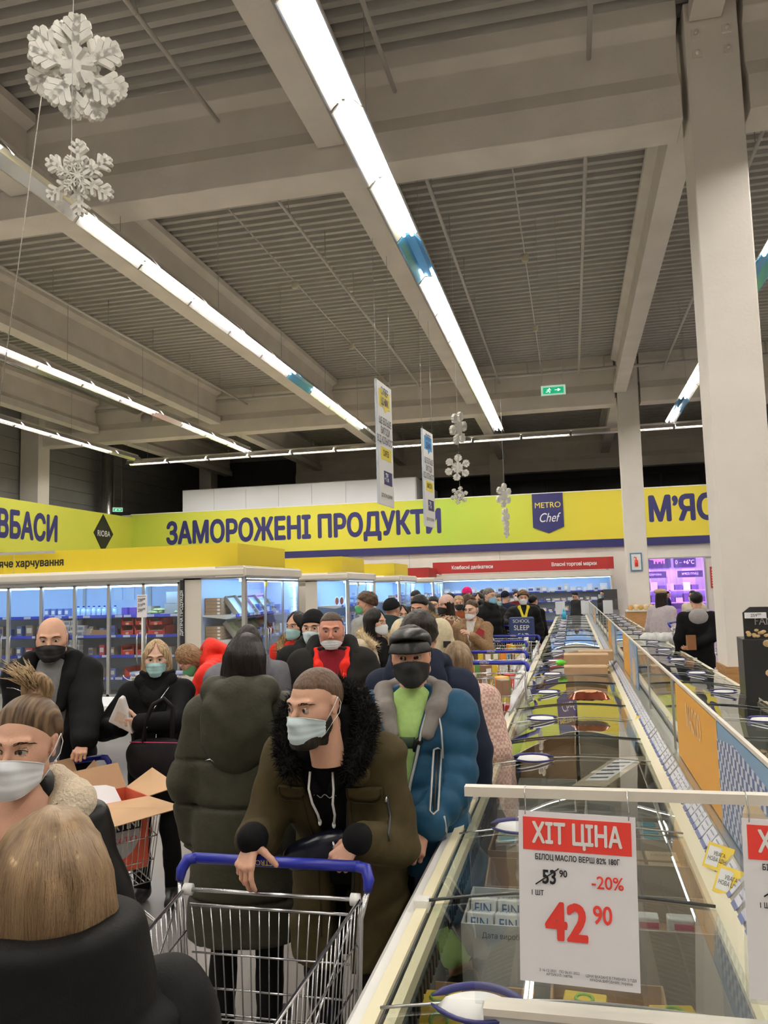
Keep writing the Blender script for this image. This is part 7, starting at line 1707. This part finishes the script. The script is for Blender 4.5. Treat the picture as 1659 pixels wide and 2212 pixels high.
# ---------------------------------------------------------------- 5 blond head and black coat right in front of the lens
def woman_front():
    J, loc = stand(108, 1925, 1.02, pi+.05, lean=0., hy=-.05)
    T = [(.5, .22, .17), (.9, .20, .16), (1.1, .185, .15), (1.27, .20, .155), (1.36, .20, .14), (1.43, .14, .11), (1.47, .08, .08)]
    jf = upper(J, T, (.088, .078, .062), wrk=.007)
    r, M = figure('woman with straight blond hair and black padded coat, back to the camera, nearest', loc, J['rz'], J, fem=True, tone=0, top=jf, topm=C_BLK2, legm=C_BLK, lod=0, back=True, hk='longback', hm=HM_BLD)
    g = hair_sdf('longback', None, True)
    strands(r, M, g, ('hair_blond_lock', (.15, .088, .042), (.40, .27, .15)), 9000, -.27, 7, .0008, front=.9, off=-.001, lo_off=.003, name='hair_locks')
    up = J['up']
    def co(P):
        Q = (P-up((0, .035, 1.515)))/J['k']; rr = np.sqrt((Q[:, 0]/1.10)**2+Q[:, 1]**2); z = Q[:, 2]+.25*Q[:, 1]*-1*0
        d = np.sqrt(np.maximum(np.abs(rr-.108+.12*z)-.016, 0)**2+np.maximum(np.abs(z)-.060, 0)**2)-.020
        d = smin(d, el(Q, (0, .0, -.10), (.22, .16, .065)), .010); return d+nz3(P*A(.6, .6, 2.2), 16)*.006
    ng = co
    c = up((0, .03, 1.43)); solid('padded_collar', ng, c-.36, c+.36, .009, C_BLK2, r)
    return r
# ---------------------------------------------------------------- 6 blonde woman holding a package
def woman_pack():
    J, loc = stand(338, 1424, 4.35, -.25, lean=.0, hy=.15, lwp=(305, 1562, 4.0), rwp=(262, 1570, 4.05), lp=(.9, .6, -.5), rp=(-.9, .6, -.5))
    T = [(.62, .19, .16), (.9, .19, .155), (1.1, .17, .14), (1.27, .18, .145), (1.38, .18, .12), (1.44, .13, .10), (1.50, .09, .085)]
    jf = upper(J, T, (.080, .074, .062), wrk=.005, collar=.05)
    r, M = figure('blonde woman in a black sheepskin jacket and teal mask holding a white package', loc, J['rz'], J, fem=True, tone=3, top=jf, topm=C_BLK, legm=C_BLK, lod=0, hk='bob', hm=HM_BLD, msk=dict(m=MK_TEAL, z0=-.014), browm=hairm(*HM_BRN), hands={'l': dict(curl=(.3, .35, .4, .45), thumb=(.8, -.2, .7), tc=.4, d=(-.8, -.25, .05), b=(.1, -.9, -.25)), 'r': dict(curl=(.5, .55, .6, .6), d=(.3, -.6, .1), b=(-.4, .0, -.9))})
    up = J['up']
    co = lambda P: smin(np.minimum.reduce([smin(rc(P, up((s*.03, -.115, 1.36)), up((s*.09, -.02, 1.47)), .035, .045), rc(P, up((s*.09, -.02, 1.47)), up((0, .08, 1.49)), .045, .045), .02) for s in (-1, 1)]), rc(P, up((0, -.115, 1.36)), up((.05, -.15, 1.15)), .035, .02), .03)+nz3(P, 50)*.005
    c = up((0, 0, 1.42)); solid('fur_collar', co, c-.32, c+.32, .0085, cloth('sheepskin_black', (.012, .012, .012), .95, bump=.9, bscale=150), r)
    surf_path(r, jf, [(.095, 1.28), (.085, 1.22), (.055, 1.12), (.05, 1.05)], .004, M_STEEL, 'zip', .002, 5); surf_path(r, jf, [(.03, .98), (.02, .88), (.03, .78)], .003, M_STEEL, 'zip', .002, 5)
    # white package in her hands
    l = J['local']; p = at(272, 1551, Y=3.97)
    e = empty('food_package', p, .3, 'white wedge-shaped package held by the blonde woman', 'package'); e.rotation_euler = (radians(15), radians(28), .25)
    MB().prism([(-.075, -.055), (.075, -.055), (.03, .0), (-.055, .10), (-.075, .10)], 'Y', -.025, .025).build('wrapper', mat('package_white', (.70, .66, .64), .4, nz=.05), e, bevel=.008); MB().box((-.05, -.0265, -.03), (.0, -.0255, .03)).build('label_print', mat('label_beige', (.6, .5, .42), .5), e)
    # dark shoulder bag with a pink piping
    b = at(345, 1640, Y=4.05); e = empty('shoulder_bag', b, 0, 'large black fabric bag with pink piping hanging from the blonde woman\'s arm', 'bag')
    BM = cloth('bag_fabric', (.014, .012, .013), .55); bf = lambda P: smax(el(P, (0, 0, 0), (.20, .08, .15)), P[:, 2]-.10, .02)+nz3(P, 18)*.010
    solid('body', bf, (-.24, -.12, -.2), (.24, .12, .15), .010, BM, e)
    MB().tube([(-.06, -.06, .10), (-.05, -.075, .20), (.0, -.07, .30), (.05, -.05, .33), (.09, -.02, .28), (.10, -.05, .12)], .013, 6).build('strap', BM, e); MB().tube([(-.15, -.05, .098), (0, -.082, .104), (.15, -.05, .098)], .003, 5).build('piping', mat('pink', (.5, .02, .12), .5), e)
    return r
# ---------------------------------------------------------------- 9 long olive coat seen from behind, 8 grey jacket, 7 red puffer
def woman_coat():
    J, loc = stand(532, 1432, 3.15, pi-.25, lean=.05, hy=-.1)
    T = [(.46, .26, .20), (.6, .25, .19), (.95, .225, .18), (1.12, .215, .175), (1.28, .225, .17), (1.38, .215, .145), (1.44, .15, .11), (1.49, .09, .09)]
    ol = cloth('coat_olive', (.044, .042, .028), .5, bump=.2, bscale=80); jf0 = upper(J, T, (.094, .084, .066), wrk=.003)
    def jf(P):
        d, Q = prof(P, J, T); g = np.abs(((Q[:, 2]-.35+.0) % .19)-.095); return jf0(P)+.016*np.exp(-(g/.007)**2)*(Q[:, 2] < 1.25)
    r, M = figure('woman seen from behind in a long olive quilted coat with a hood', loc, J['rz'], J, fem=True, top=jf, topm=ol, legm=C_BLK, lod=0, back=True, hk='longback', hm=('hair_very_dark', (.005, .003, .0025), (.020, .011, .008)), rtop=.30)
    g = hair_sdf('longback', None, True); strands(r, M, g, ('hair_very_dark', (.005, .003, .0025), (.020, .011, .008)), 1200, -.22, 7, .0011, front=.9, off=.0, lo_off=.002)
    up = J['up']
    hd = lambda P: smin(smin(smin(rc(P, up((-.125, -.03, 1.44)), up((-.11, .09, 1.50)), .05, .055), rc(P, up((.125, -.03, 1.44)), up((.11, .09, 1.50)), .05, .055), .02), rc(P, up((-.11, .09, 1.50)), up((.11, .09, 1.50)), .055, .055), .03), el((P-up((0, .15, 1.36))) @ np.eye(3), (0, 0, 0), (.150, .085, .19)), .03)+nz3(P, 22)*.008
    nh = lambda P: np.maximum(hd(P), -rc(P, up((0, -.04, 1.40)), up((0, .0, 1.62)), .070, .085))
    c = up((0, .05, 1.40)); solid('hood', nh, c-.36, c+.36, .009, ol, r)
    p = J['up']((.10, .20, 1.22)); MB().tube([p+A(-.02, 0, -.01), p+A(0, .004, .006), p+A(.02, 0, 0)], .0025, 5).build('metal_hook', M_STEEL, r)
    return r
def person_simple(label, px, py, Y, rz, col, fem=False, hk='short', hm=HM_DBR, mk=None, lod=1, T=None, arms=(.085, .072, .056), puff=0, hood=0, tone=0, back=False, open_=None, shirt=None, legm=None, lean=.02, hy=0., hp=0., hem=.72, hat=None, full=0., wrk=.005, furm=None, collar=0, lwp=None, rwp=None, lp=(.6, .7, -.4), rp=(-.6, .7, -.4), h=None, matn=None, rtop=1, coll=None, grow=.02, gaze=(0, 0), z0=-.015, asym=0., side=0., hands=None, hatm=None, nod=(0, 0, 0)):
    J, loc = stand(px, py, Y, rz, lean=lean, hy=hy, hp=hp, lwp=lwp, rwp=rwp, lp=lp, rp=rp, h=h, side=side, nod=nod)
    T = T or [(hem, .20, .155)]+[(a[0], a[1]+grow, a[2]+grow) for a in (TOR_W if fem else TOR_M) if a[0] > hem+.02 and a[0] < 1.53]
    jf = upper(J, T, arms, puff=puff, wrk=wrk, hood=hood, open_=open_, collar=collar, asym=asym)
    m = matn or cloth('cloth_%02x%02x%02x' % tuple(int(min(1, c)*255) for c in col), col)
    sh = None
    if shirt: sh = (upper(J, [(a[0], a[1]-.02, a[2]-.014, *a[3:]) for a in T], (.06, .045, .03), wrk=.003, cuff=.9), shirt[0], shirt[1])
    r, M = figure(label, loc, J['rz'], J, fem=fem, full=full, tone=tone, top=jf, topm=m, legm=legm or C_DARK, lod=lod, back=back, hk=hk, hm=hm, msk=dict(z0=z0, lm=MK_LOOP if mk is not MK_BLK else MK_BLK, **(mk if isinstance(mk, dict) else dict(m=mk)), **({} if lod == 0 else dict(nu=15, nv=9))) if mk else None, shirt=sh, gaze=gaze, rtop=rtop, hands=hands)
    if hat: hat(r, M)
    if furm:
        up = J['up']; pts = [up(p) for p in ((-.10, -.12, 1.40), (-.14, -.04, 1.46), (-.13, .06, 1.52), (0, .13, 1.55), (.13, .06, 1.52), (.14, -.04, 1.46), (.10, -.12, 1.40))]
        fur(r, None, pts, furm, .036, 2200, .032)
    if coll:
        up = J['up']; cm, rr = coll
        co = lambda P: np.minimum.reduce([smin(smin(rc(P, up((s*.085, -.10, 1.40)), up((s*.11, .0, 1.47)), rr, rr*1.2), rc(P, up((s*.11, .0, 1.47)), up((s*.04, .10, 1.49)), rr*1.2, rr*1.2), .02), rc(P, up((s*.085, -.10, 1.40)), up((s*.055, -.155, 1.20)), rr, rr*.55), .02) for s in (-1, 1)])+nz3(P, 35)*.004
        c = up((0, 0, 1.42)); solid('collar', co, c-.33, c+.33, (.009, .013, .02)[lod], cm, r)
    return r, J, M
def crowd_near():
    PS = person_simple
    # grey hooded jacket, back
    r, J, M = PS('woman seen from behind with long dark hair and a grey hooded jacket', 536, 1392, 4.6, pi, (.15, .15, .17), fem=True, hk='longback', hm=('hair_very_dark', (.005, .003, .0025), (.020, .011, .008)), back=True, T=[(.8, .22, .17), (1.1, .21, .165), (1.27, .22, .17), (1.38, .21, .145), (1.44, .15, .12), (1.5, .10, .09)], arms=(.11, .095, .07), puff=.008, hood=1.25, lod=1, wrk=.007)
    # red puffer bending forward
    red = cloth('puffer_red', (.62, .025, .015), .5)
    J, loc = stand(408, 1425, 6.2, -1.45, lean=.95, hy=0, hp=.95, lwp=(415, 1520, 5.9), rwp=(420, 1530, 6.2), lp=(.2, .5, 1), rp=(-.2, .5, 1), nod=(0, -.02, -.05), h=1.68)
    T = [(.78, .19, .16), (1.0, .19, .155), (1.27, .20, .16), (1.38, .19, .135), (1.44, .14, .11), (1.5, .10, .09)]
    jf = upper(J, T, (.095, .08, .062), puff=.010, pz=.09, np_=4, wrk=.004, hood=1.25)
    figure('woman in a red puffer jacket bending down with her light brown hair hanging', loc, J['rz'], J, fem=True, top=jf, topm=red, legm=C_BLK, lod=1, hk='bob', hm=HM_GIN, msk=dict(m=MK_GRN, nu=15, nv=9))
    # red hoodie man
    r, J, M = PS('stout man in a black puffer over a red hoodie, mask under his nose', 716, 1363, 4.75, -.05, (.018, .017, .016), full=.010, hk='buzz', hm=('hair_buzz2', (.03, .018, .012), (.09, .05, .03)), mk=dict(m=MK_WHT), z0=-.050, lod=0, T=[(.75, .27, .21, -.02), (.95, .28, .22, -.03), (1.15, .27, .20, -.02), (1.3, .26, .17, 0), (1.40, .22, .13, 0), (1.46, .14, .10, 0), (1.5, .10, .09, 0)], arms=(.118, .10, .078), puff=.012, open_=[(.7, .02), (1.1, .045), (1.3, .085), (1.5, .13)], shirt=('t_shirt', cloth('shirt_dark_red', (.20, .012, .02))), coll=(cloth('hoodie_red', (.72, .03, .02)), .030), tone=4, wrk=.006, lwp=None)
    up = J['up']
    for s in (-1, 1):
        MB().tube([up((s*.085, -.175, 1.36)), up((s*.055, -.215, 1.24)), up((s*.045, -.235, 1.08)), up((s*.04, -.245, .85))], [.014, .016, .016, .014], 8).build('hoodie_edge', cloth('hoodie_red', (.72, .03, .02)), r)
    hb = lambda P: np.minimum.reduce([smin(rc(P, up((s*.15, -.03, 1.44)), up((s*.10, .12, 1.52)), .055, .06), rc(P, up((s*.10, .12, 1.52)), up((0, .15, 1.50)), .06, .06), .02) for s in (-1, 1)])+nz3(P, 25)*.006
    c = up((0, 0, 1.44)); solid('hood', hb, c-.33, c+.33, .012, cloth('cloth_hood_black', (.012, .012, .012)), r)
    # beanie man
    PS('man in a black beanie and pale mask behind the red hoodie man', 676, 1357, 5.4, -.15, (.012, .012, .012), hk=None, hat=lambda r, M: beanie(r, M, cloth('beanie_black', (.010, .010, .011)), low=.020), mk=dict(m=MK_BLUE), lod=1, hy=-.1, hood=1.0, gaze=(.3, 0), arms=(.10, .085, .065), grow=.04)
    # woman with fur hood in red
    PS('dark-haired woman in a red coat with a brown fur hood and pale mask', 640, 1353, 6.2, -.45, (.60, .03, .02), fem=True, hk='long', hm=HM_BLK, mk=dict(m=MK_TEAL), lod=1, hy=-.25, furm=cloth('fur_brown', (.30, .20, .10), .8))
    # long black hair, cream coat
    PS('woman with long black hair and a white mask in an open cream coat', 812, 1345, 6.7, .75, (.55, .47, .34), fem=True, hk='vlong', hm=HM_BLK, mk=dict(m=MK_WHT), lod=1, open_=[(.7, .05), (1.2, .06), (1.5, .10)], shirt=('black_top', C_BLK), furm=cloth('fur_cream', (.60, .48, .30), .8), hy=.3, grow=.03, gaze=(.4, -.1))
    # cream parka man
    r, J, M = PS('man with short black hair in a cream parka with a fur hood and white mask', 906, 1313, 7.6, -.25, (.60, .53, .36), hk='crop', hm=HM_BLK, mk=dict(m=MK_WHT), lod=1, furm=cloth('fur_brown', (.30, .20, .10), .8), T=[(.7, .25, .19), (1.2, .25, .19), (1.38, .22, .14), (1.46, .14, .11), (1.5, .1, .09)], arms=(.125, .105, .08), hy=-.15, hp=.2, tone=1, puff=.006)
    e = J['lsh']*.6+J['lel']*.4; MB().box(tuple(e+A(.04, -.135, -.04)), tuple(e+A(.11, -.115, .02))).build('sleeve_badge', M_INK, r)
    # navy coat behind the capped man (back of the head only)
    PS('tall person with tousled dark hair and a navy hooded coat standing behind the capped man', 908, 1376, 3.6, pi-.2, (.018, .024, .045), hk='short', hm=('hair_dark_brown2', (.006, .004, .003), (.026, .017, .012)), back=True, lod=0, hood=1.2, T=[(.5, .21, .16), (.9, .21, .16), (1.2, .20, .155), (1.38, .20, .14), (1.46, .13, .10), (1.5, .10, .09)], arms=(.085, .074, .058), rtop=.4, h=1.66)
    # pink gingham
    gm = bpy.data.materials.new('gingham_pink'); gm.use_nodes = True; nt = gm.node_tree; b = nt.nodes['Principled BSDF']; b.inputs['Roughness'].default_value = .9
    tc = nt.nodes.new('ShaderNodeTexCoord'); ck = nt.nodes.new('ShaderNodeTexChecker'); ck.inputs['Scale'].default_value = 66; ck.inputs[1].default_value = (.66, .50, .43, 1); ck.inputs[2].default_value = (.46, .27, .23, 1)
    nt.links.new(tc.outputs['Object'], ck.inputs[0]); nt.links.new(ck.outputs[0], b.inputs['Base Color'])
    r, J, M = PS('blond woman seen from behind in a pink gingham coat beside the freezer', 990, 1432, 4.3, pi-.35, (1, 1, 1), fem=True, hk='longback', hm=HM_GIN, back=True, lod=0, matn=gm, T=[(.45, .25, .22), (.7, .25, .22), (.9, .245, .21), (1.12, .235, .20), (1.27, .225, .18), (1.38, .20, .15), (1.44, .14, .11), (1.5, .09, .09)], arms=(.10, .095, .075), collar=.06, rtop=.36, lean=.12)
    strands(r, M, hair_sdf('longback', None, True), ('hair_ash', (.12, .07, .035), (.42, .29, .17)), 1200, -.22, 9, .0011, front=.9, off=.0, lo_off=.003)
man_parka(); man_cap(); man_bald(); woman_bun(); woman_front(); woman_pack(); woman_coat(); crowd_near()
# ---------------------------------------------------------------- the rest of the queue, farther away
PS = person_simple
BEL = lambda m, low=.03: (lambda r, M: beanie(r, M, m, h=.007, low=low))
PUF = [(.68, .195, .16), (1.1, .195, .155), (1.3, .195, .145), (1.40, .18, .125), (1.46, .13, .11), (1.5, .10, .09)]
PS('man with a curly brown mop and a green mask in side view', 790, 1305, 8.8, -2.2, (.30, .31, .30), hk='curly', hm=HM_BRN, mk=dict(m=MK_GRN), lod=2, hy=.5)
PS('person in a black beanie and dark green puffer turned away beside the tall fridge glass', 848, 1318, 8.6, 2.5, (.020, .035, .036), hk=None, hat=BEL(cloth('beanie_black', (.01, .01, .011))), back=True, lod=2, T=PUF, puff=.016, hood=1.1, arms=(.092, .082, .066))
r, J, M = PS('woman with glasses and a sky blue mask between the green puffer and the cream parka', 868, 1328, 9.2, .25, (.03, .03, .035), fem=True, hk='long', hm=HM_BLK, mk=dict(m=MK_SKY), lod=1)
for s in (-1, 1): MB().tube([(s*.032+.021*cos(a), -.108, .002+.016*sin(a)) for a in [2*pi*i/12 for i in range(12)]], .0016, 4, closed=True).build('glasses_rim', M_BLK, r).matrix_local = M
PS('woman seen from behind with straight dark hair, right of the cream parka', 926, 1322, 9.4, pi-.3, (.015, .015, .017), fem=True, hk='longback', hm=HM_DBR, back=True, lod=2)
PS('dark-haired man with a bare face looking down beyond the cream parka', 898, 1292, 13.0, -.5, (.02, .02, .022), hk='crop', hm=HM_BLK, lod=2, hp=.3)
PS('man in a dark green jacket with a sky blue mask under his nose', 936, 1308, 10.4, -.1, (.025, .032, .026), hk='crop', hm=HM_BLK, mk=dict(m=MK_SKY), z0=-.045, lod=1)
# leopard coat woman with pale pink beanie
lm_ = bpy.data.materials.new('leopard_print'); lm_.use_nodes = True; nt = lm_.node_tree; b = nt.nodes['Principled BSDF']; b.inputs['Roughness'].default_value = .9
tc = nt.nodes.new('ShaderNodeTexCoord'); vo = nt.nodes.new('ShaderNodeTexVoronoi'); vo.inputs['Scale'].default_value = 34; cr = nt.nodes.new('ShaderNodeValToRGB'); e_ = cr.color_ramp.elements
e_[0].color = (.30, .18, .09, 1); e_[0].position = .18; e_[1].color = (.36, .25, .15, 1); e_[1].position = .62; x_ = e_.new(.24); x_.color = (.012, .01, .01, 1); x_ = e_.new(.46); x_.color = (.014, .011, .01, 1); x_ = e_.new(.52); x_.color = (.36, .25, .15, 1)
nt.links.new(tc.outputs['Object'], vo.inputs['Vector']); nt.links.new(vo.outputs[0], cr.inputs[0]); nt.links.new(cr.outputs[0], b.inputs['Base Color'])
r, J, M = PS('woman in a pale pink beanie, black mask and leopard print coat holding boxes', 962, 1308, 9.9, -.9, (1, 1, 1), fem=True, hk='long', hm=HM_DBR, mk=dict(m=MK_BLK), lod=1, matn=lm_, hat=BEL(cloth('beanie_pink', (.62, .42, .36)), .01), T=[(.42, .22, .18), (.9, .21, .17), (1.12, .20, .165), (1.27, .20, .16), (1.38, .18, .13), (1.44, .13, .10), (1.5, .09, .085)], rtop=.33, rwp=(958, 1345, 9.6), lwp=(966, 1343, 9.65))
for i, (px, py) in enumerate(((953, 1352), (968, 1350))):
    q = MB().box((-.05, -.02, -.06), (.05, .02, .06)).build('gift_box', mat('box_print_%d' % i, [(.62, .58, .60), (.30, .14, .10)][i], .4), loc=at(px, py, Y=9.5), rz=.4, label='%s box held by the woman in the leopard coat' % ('pale', 'brown')[i], cat='box'); q.rotation_euler = (0, .35, .4)
PS('man in a cream padded jacket half hidden behind the pink beanie', 973, 1296, 13.6, 2.6, (.60, .54, .42), hk='crop', hm=HM_BLK, back=True, lod=2, T=PUF, puff=.012, arms=(.11, .10, .075))
PS('short-haired blonde in a black mask and rust coat behind the teddy coat woman', 991, 1303, 12.2, 0, (.25, .07, .025), fem=True, hk='crop', hm=HM_BLD, mk=dict(m=MK_BLK), lod=1)
PS('woman with a brown ponytail turned away beside the rust coat', 1010, 1300, 13.2, 2.5, (.012, .012, .013), fem=True, hk='longback', hm=HM_BRN, back=True, lod=2, puff=.01, hood=1.0)
# teddy coat
ted = mat('teddy_fleece', (.27, .165, .085), .95, nz=.3, nscale=60, bump=.8, bscale=120)
r, J, M = PS('young woman in a brown teddy coat with her hair tied up, mask pulled low', 1018, 1318, 9.3, -.25, (1, 1, 1), fem=True, hk='swept', hm=HM_BRN, mk=dict(m=MK_WHT), z0=-.040, lod=0, matn=ted, T=[(.40, .20, .16), (.8, .195, .16), (1.12, .18, .15), (1.27, .185, .15), (1.38, .175, .125), (1.44, .13, .10), (1.49, .09, .085)], arms=(.078, .070, .060), rtop=.30, shirt=('sweater', cloth('sweater_white', (.60, .58, .54))), lwp=(1020, 1375, 9.05), rwp=None, coll=(ted, .032), open_=[(.4, .0), (1.18, .0), (1.3, .03), (1.5, .06)], hy=-.25, gaze=(-.2, -.1), tone=3)
bn = lambda P: el(P, (0, .045, .145), (.036, .034, .030))+nz3(P, 90)*.004
solid('hair_bun', bn, (-.06, -.01, .09), (.06, .10, .20), .007, hairm(*HM_BRN), r, M)
MB().prism([(-.05, 0), (.05, .02), (.06, .07), (0, .11), (-.06, .03)], 'Y', -.012, .012).build('red_wallet', mat('wallet_red', (.30, .02, .03), .4), r, loc=tuple(J['local']((1036, 1377, 9.1))))
bpk = cloth('puffer_black', (.006, .006, .0065), .55)
PS('tall grey-haired man in a black puffer and sky blue mask looking right', 1058, 1288, 12.4, .9, (0, 0, 0), matn=bpk, hk='crop', hm=HM_GRY, mk=dict(m=MK_SKY), lod=1, T=PUF, puff=.014, hood=1.2, arms=(.092, .082, .066), full=.010)
PS('grey-haired man in a black puffer and pale mask just behind the tall one', 1073, 1297, 14.4, .7, (0, 0, 0), matn=bpk, hk='short', hm=HM_GRY, mk=dict(m=MK_TEAL), lod=2, T=PUF, puff=.018, hood=1.1, arms=(.092, .082, .066))
PS('person in a navy and hi-vis yellow jacket with a dark cap seen from behind', 1092, 1290, 17.0, 2.7, (.015, .02, .05), hk=None, hat=BEL(cloth('beanie_navy', (.01, .014, .03))), back=True, lod=2)
r, J, M = PS('man in a maroon jacket and white mask at the back of the queue', 1116, 1287, 18.5, .15, (.12, .012, .018), hk='crop', hm=HM_BLK, mk=dict(m=MK_WHT), lod=2)
r, J, M = PS('curly-haired man in a black puffer with a yellow scarf and white mask', 1130, 1292, 13.7, .05, (0, 0, 0), matn=bpk, hk='curly', hm=('hair_brown_curl', (.05, .025, .012), (.18, .10, .05)), mk=dict(m=MK_WHT), lod=1, T=PUF, puff=.014, arms=(.092, .082, .066), rwp=(1100, 1350, 13.3), gaze=(.2, -.1))
up = J['up']; sc_ = lambda P: np.minimum.reduce([smin(rc(P, up((s*.07, -.07, 1.46)), up((s*.015, -.17, 1.28)), .032, .022), rc(P, up((s*.07, -.07, 1.46)), up((0, .08, 1.49)), .032, .035), .02) for s in (-1, 1)])
c_ = up((0, 0, 1.4)); solid('scarf', sc_, c_-.25, c_+.25, .012, cloth('scarf_yellow', (.70, .58, .05)), r)
PS('man in a black hooded jacket, back turned, at the freezer side of the queue', 1152, 1299, 14.8, 2.5, (.006, .006, .0065), hk='crop', hm=HM_BLK, back=True, lod=1, hood=1.2, grow=.012, arms=(.085, .074, .06))
PS('person in a bright pink hood at the back of the queue', 1010, 1284, 15.0, .4, (.62, .02, .16), fem=True, hk='long', hm=HM_BRN, hat=BEL(cloth('hood_pink', (.70, .02, .17)), .0), lod=2)
PS('long-haired woman between the pink hood and the tall grey-haired man', 1034, 1296, 13.6, -.3, (.03, .02, .02), fem=True, hk='long', hm=HM_DBR, lod=2)
PS('woman with dark hair half hidden behind the tall puffer', 1044, 1288, 15.6, 2.9, (.02, .02, .022), fem=True, hk='longback', hm=HM_DBR, back=True, lod=2)
# right of the freezers
r, J, M = PS('man in a black jacket with a pale grey hood, back turned, by the big column', 1504, 1298, 10.9, pi+.12, (.008, .008, .0085), hk='crop', hm=HM_BLK, back=True, lod=1, grow=.012, arms=(.084, .07, .056), rwp=(1497, 1394, 10.75), rp=(-.9, .2, 0), lwp=None)
up = J['up']; hg = lambda P: smin(rc(P, up((-.11, .0, 1.46)), up((.11, .0, 1.46)), .05, .05), el(P, up((0, .10, 1.40)), (.12, .06, .11)), .03)
c_ = up((0, .05, 1.42)); solid('hood', hg, c_-.25, c_+.25, .012, cloth('hood_pale_grey', (.34, .33, .33)), r)
MB().box((-.055, -.02, -.09), (.055, .02, .09)).build('leather_wallet', mat('wallet_tan', (.30, .13, .05), .5), loc=at(1493, 1388, Y=10.6), rz=.3, label='brown wallet in the hand of the man with the grey hood', cat='wallet')
r, J, M = PS('woman in a lilac fluffy coat and beige beret, seen from behind', 1430, 1290, 13.4, 2.5, (.48, .42, .44), fem=True, hk='vlong', hm=HM_DBR, back=False, lod=2, hy=.2, grow=.035, T=[(.75, .215, .18), (1.1, .205, .17), (1.3, .20, .16), (1.4, .16, .12), (1.5, .09, .085)])
bt_ = lambda P: smin(el(P, (.01, .03, .095), (.105, .115, .045)), rc(P, (0, .03, .13), (0, .03, .15), .008, .006), .01)
solid('beret', bt_, (-.12, -.10, .03), (.13, .16, .17), .008, cloth('beret_beige', (.48, .34, .20)), r, M)
PS('woman in a cream jacket with a hair bun and white mask near the cold room', 1496, 1288, 17.0, -.5, (.60, .52, .40), fem=True, hk='swept', hm=HM_BLK, mk=dict(m=MK_WHT), lod=2, puff=.01)
PS('person in dark blue work clothes standing inside the cold room doorway', 1442, 1284, 27.0, 1.6, (.015, .02, .06), hk='crop', hm=HM_BLK, lod=2, T=[(.4, .2, .16), (1.1, .19, .15), (1.3, .2, .14), (1.4, .17, .12), (1.5, .09, .085)], rtop=.33)
PS('man in a dark jacket and sky blue mask at the far end of the freezers', 1303, 1283, 24.3, -.8, (.02, .022, .022), hk='short', hm=HM_DBR, mk=dict(m=MK_SKY), lod=2)
PS('person with dark hair bending by the far end of the freezers', 1242, 1287, 21.3 if False else 24.6, -1.0, (.018, .02, .022), fem=True, hk='swept', hm=HM_BLK, lod=2, hp=.4)
# black kiosk machine beside the far column
kk = empty('scale_kiosk', (1.10, 24.0, 0), 0, 'grey self-service machine with a black screen beside the far column', 'kiosk')
MB().box((-.25, -.2, 0), (.18, .2, 1.05)).build('body', mat('kiosk_grey', (.30, .30, .31), .5), kk, bevel=.02); MB().prism([(-.22, 1.05), (-.02, 1.05), (.05, 1.62), (-.10, 1.62)], 'X', -.22, .15).build('screen_case', M_BLK, kk); MB().box((-.15, -.16, 1.12), (.10, -.15, 1.30)).build('label_plate', M_GREYP, kk)
# red carts in the cold room
cart((3.9, 27.2, 0), 1.2, 'red-handled cart standing in the pink light of the cold room doorway', hz=.95, w=.56, red=True)
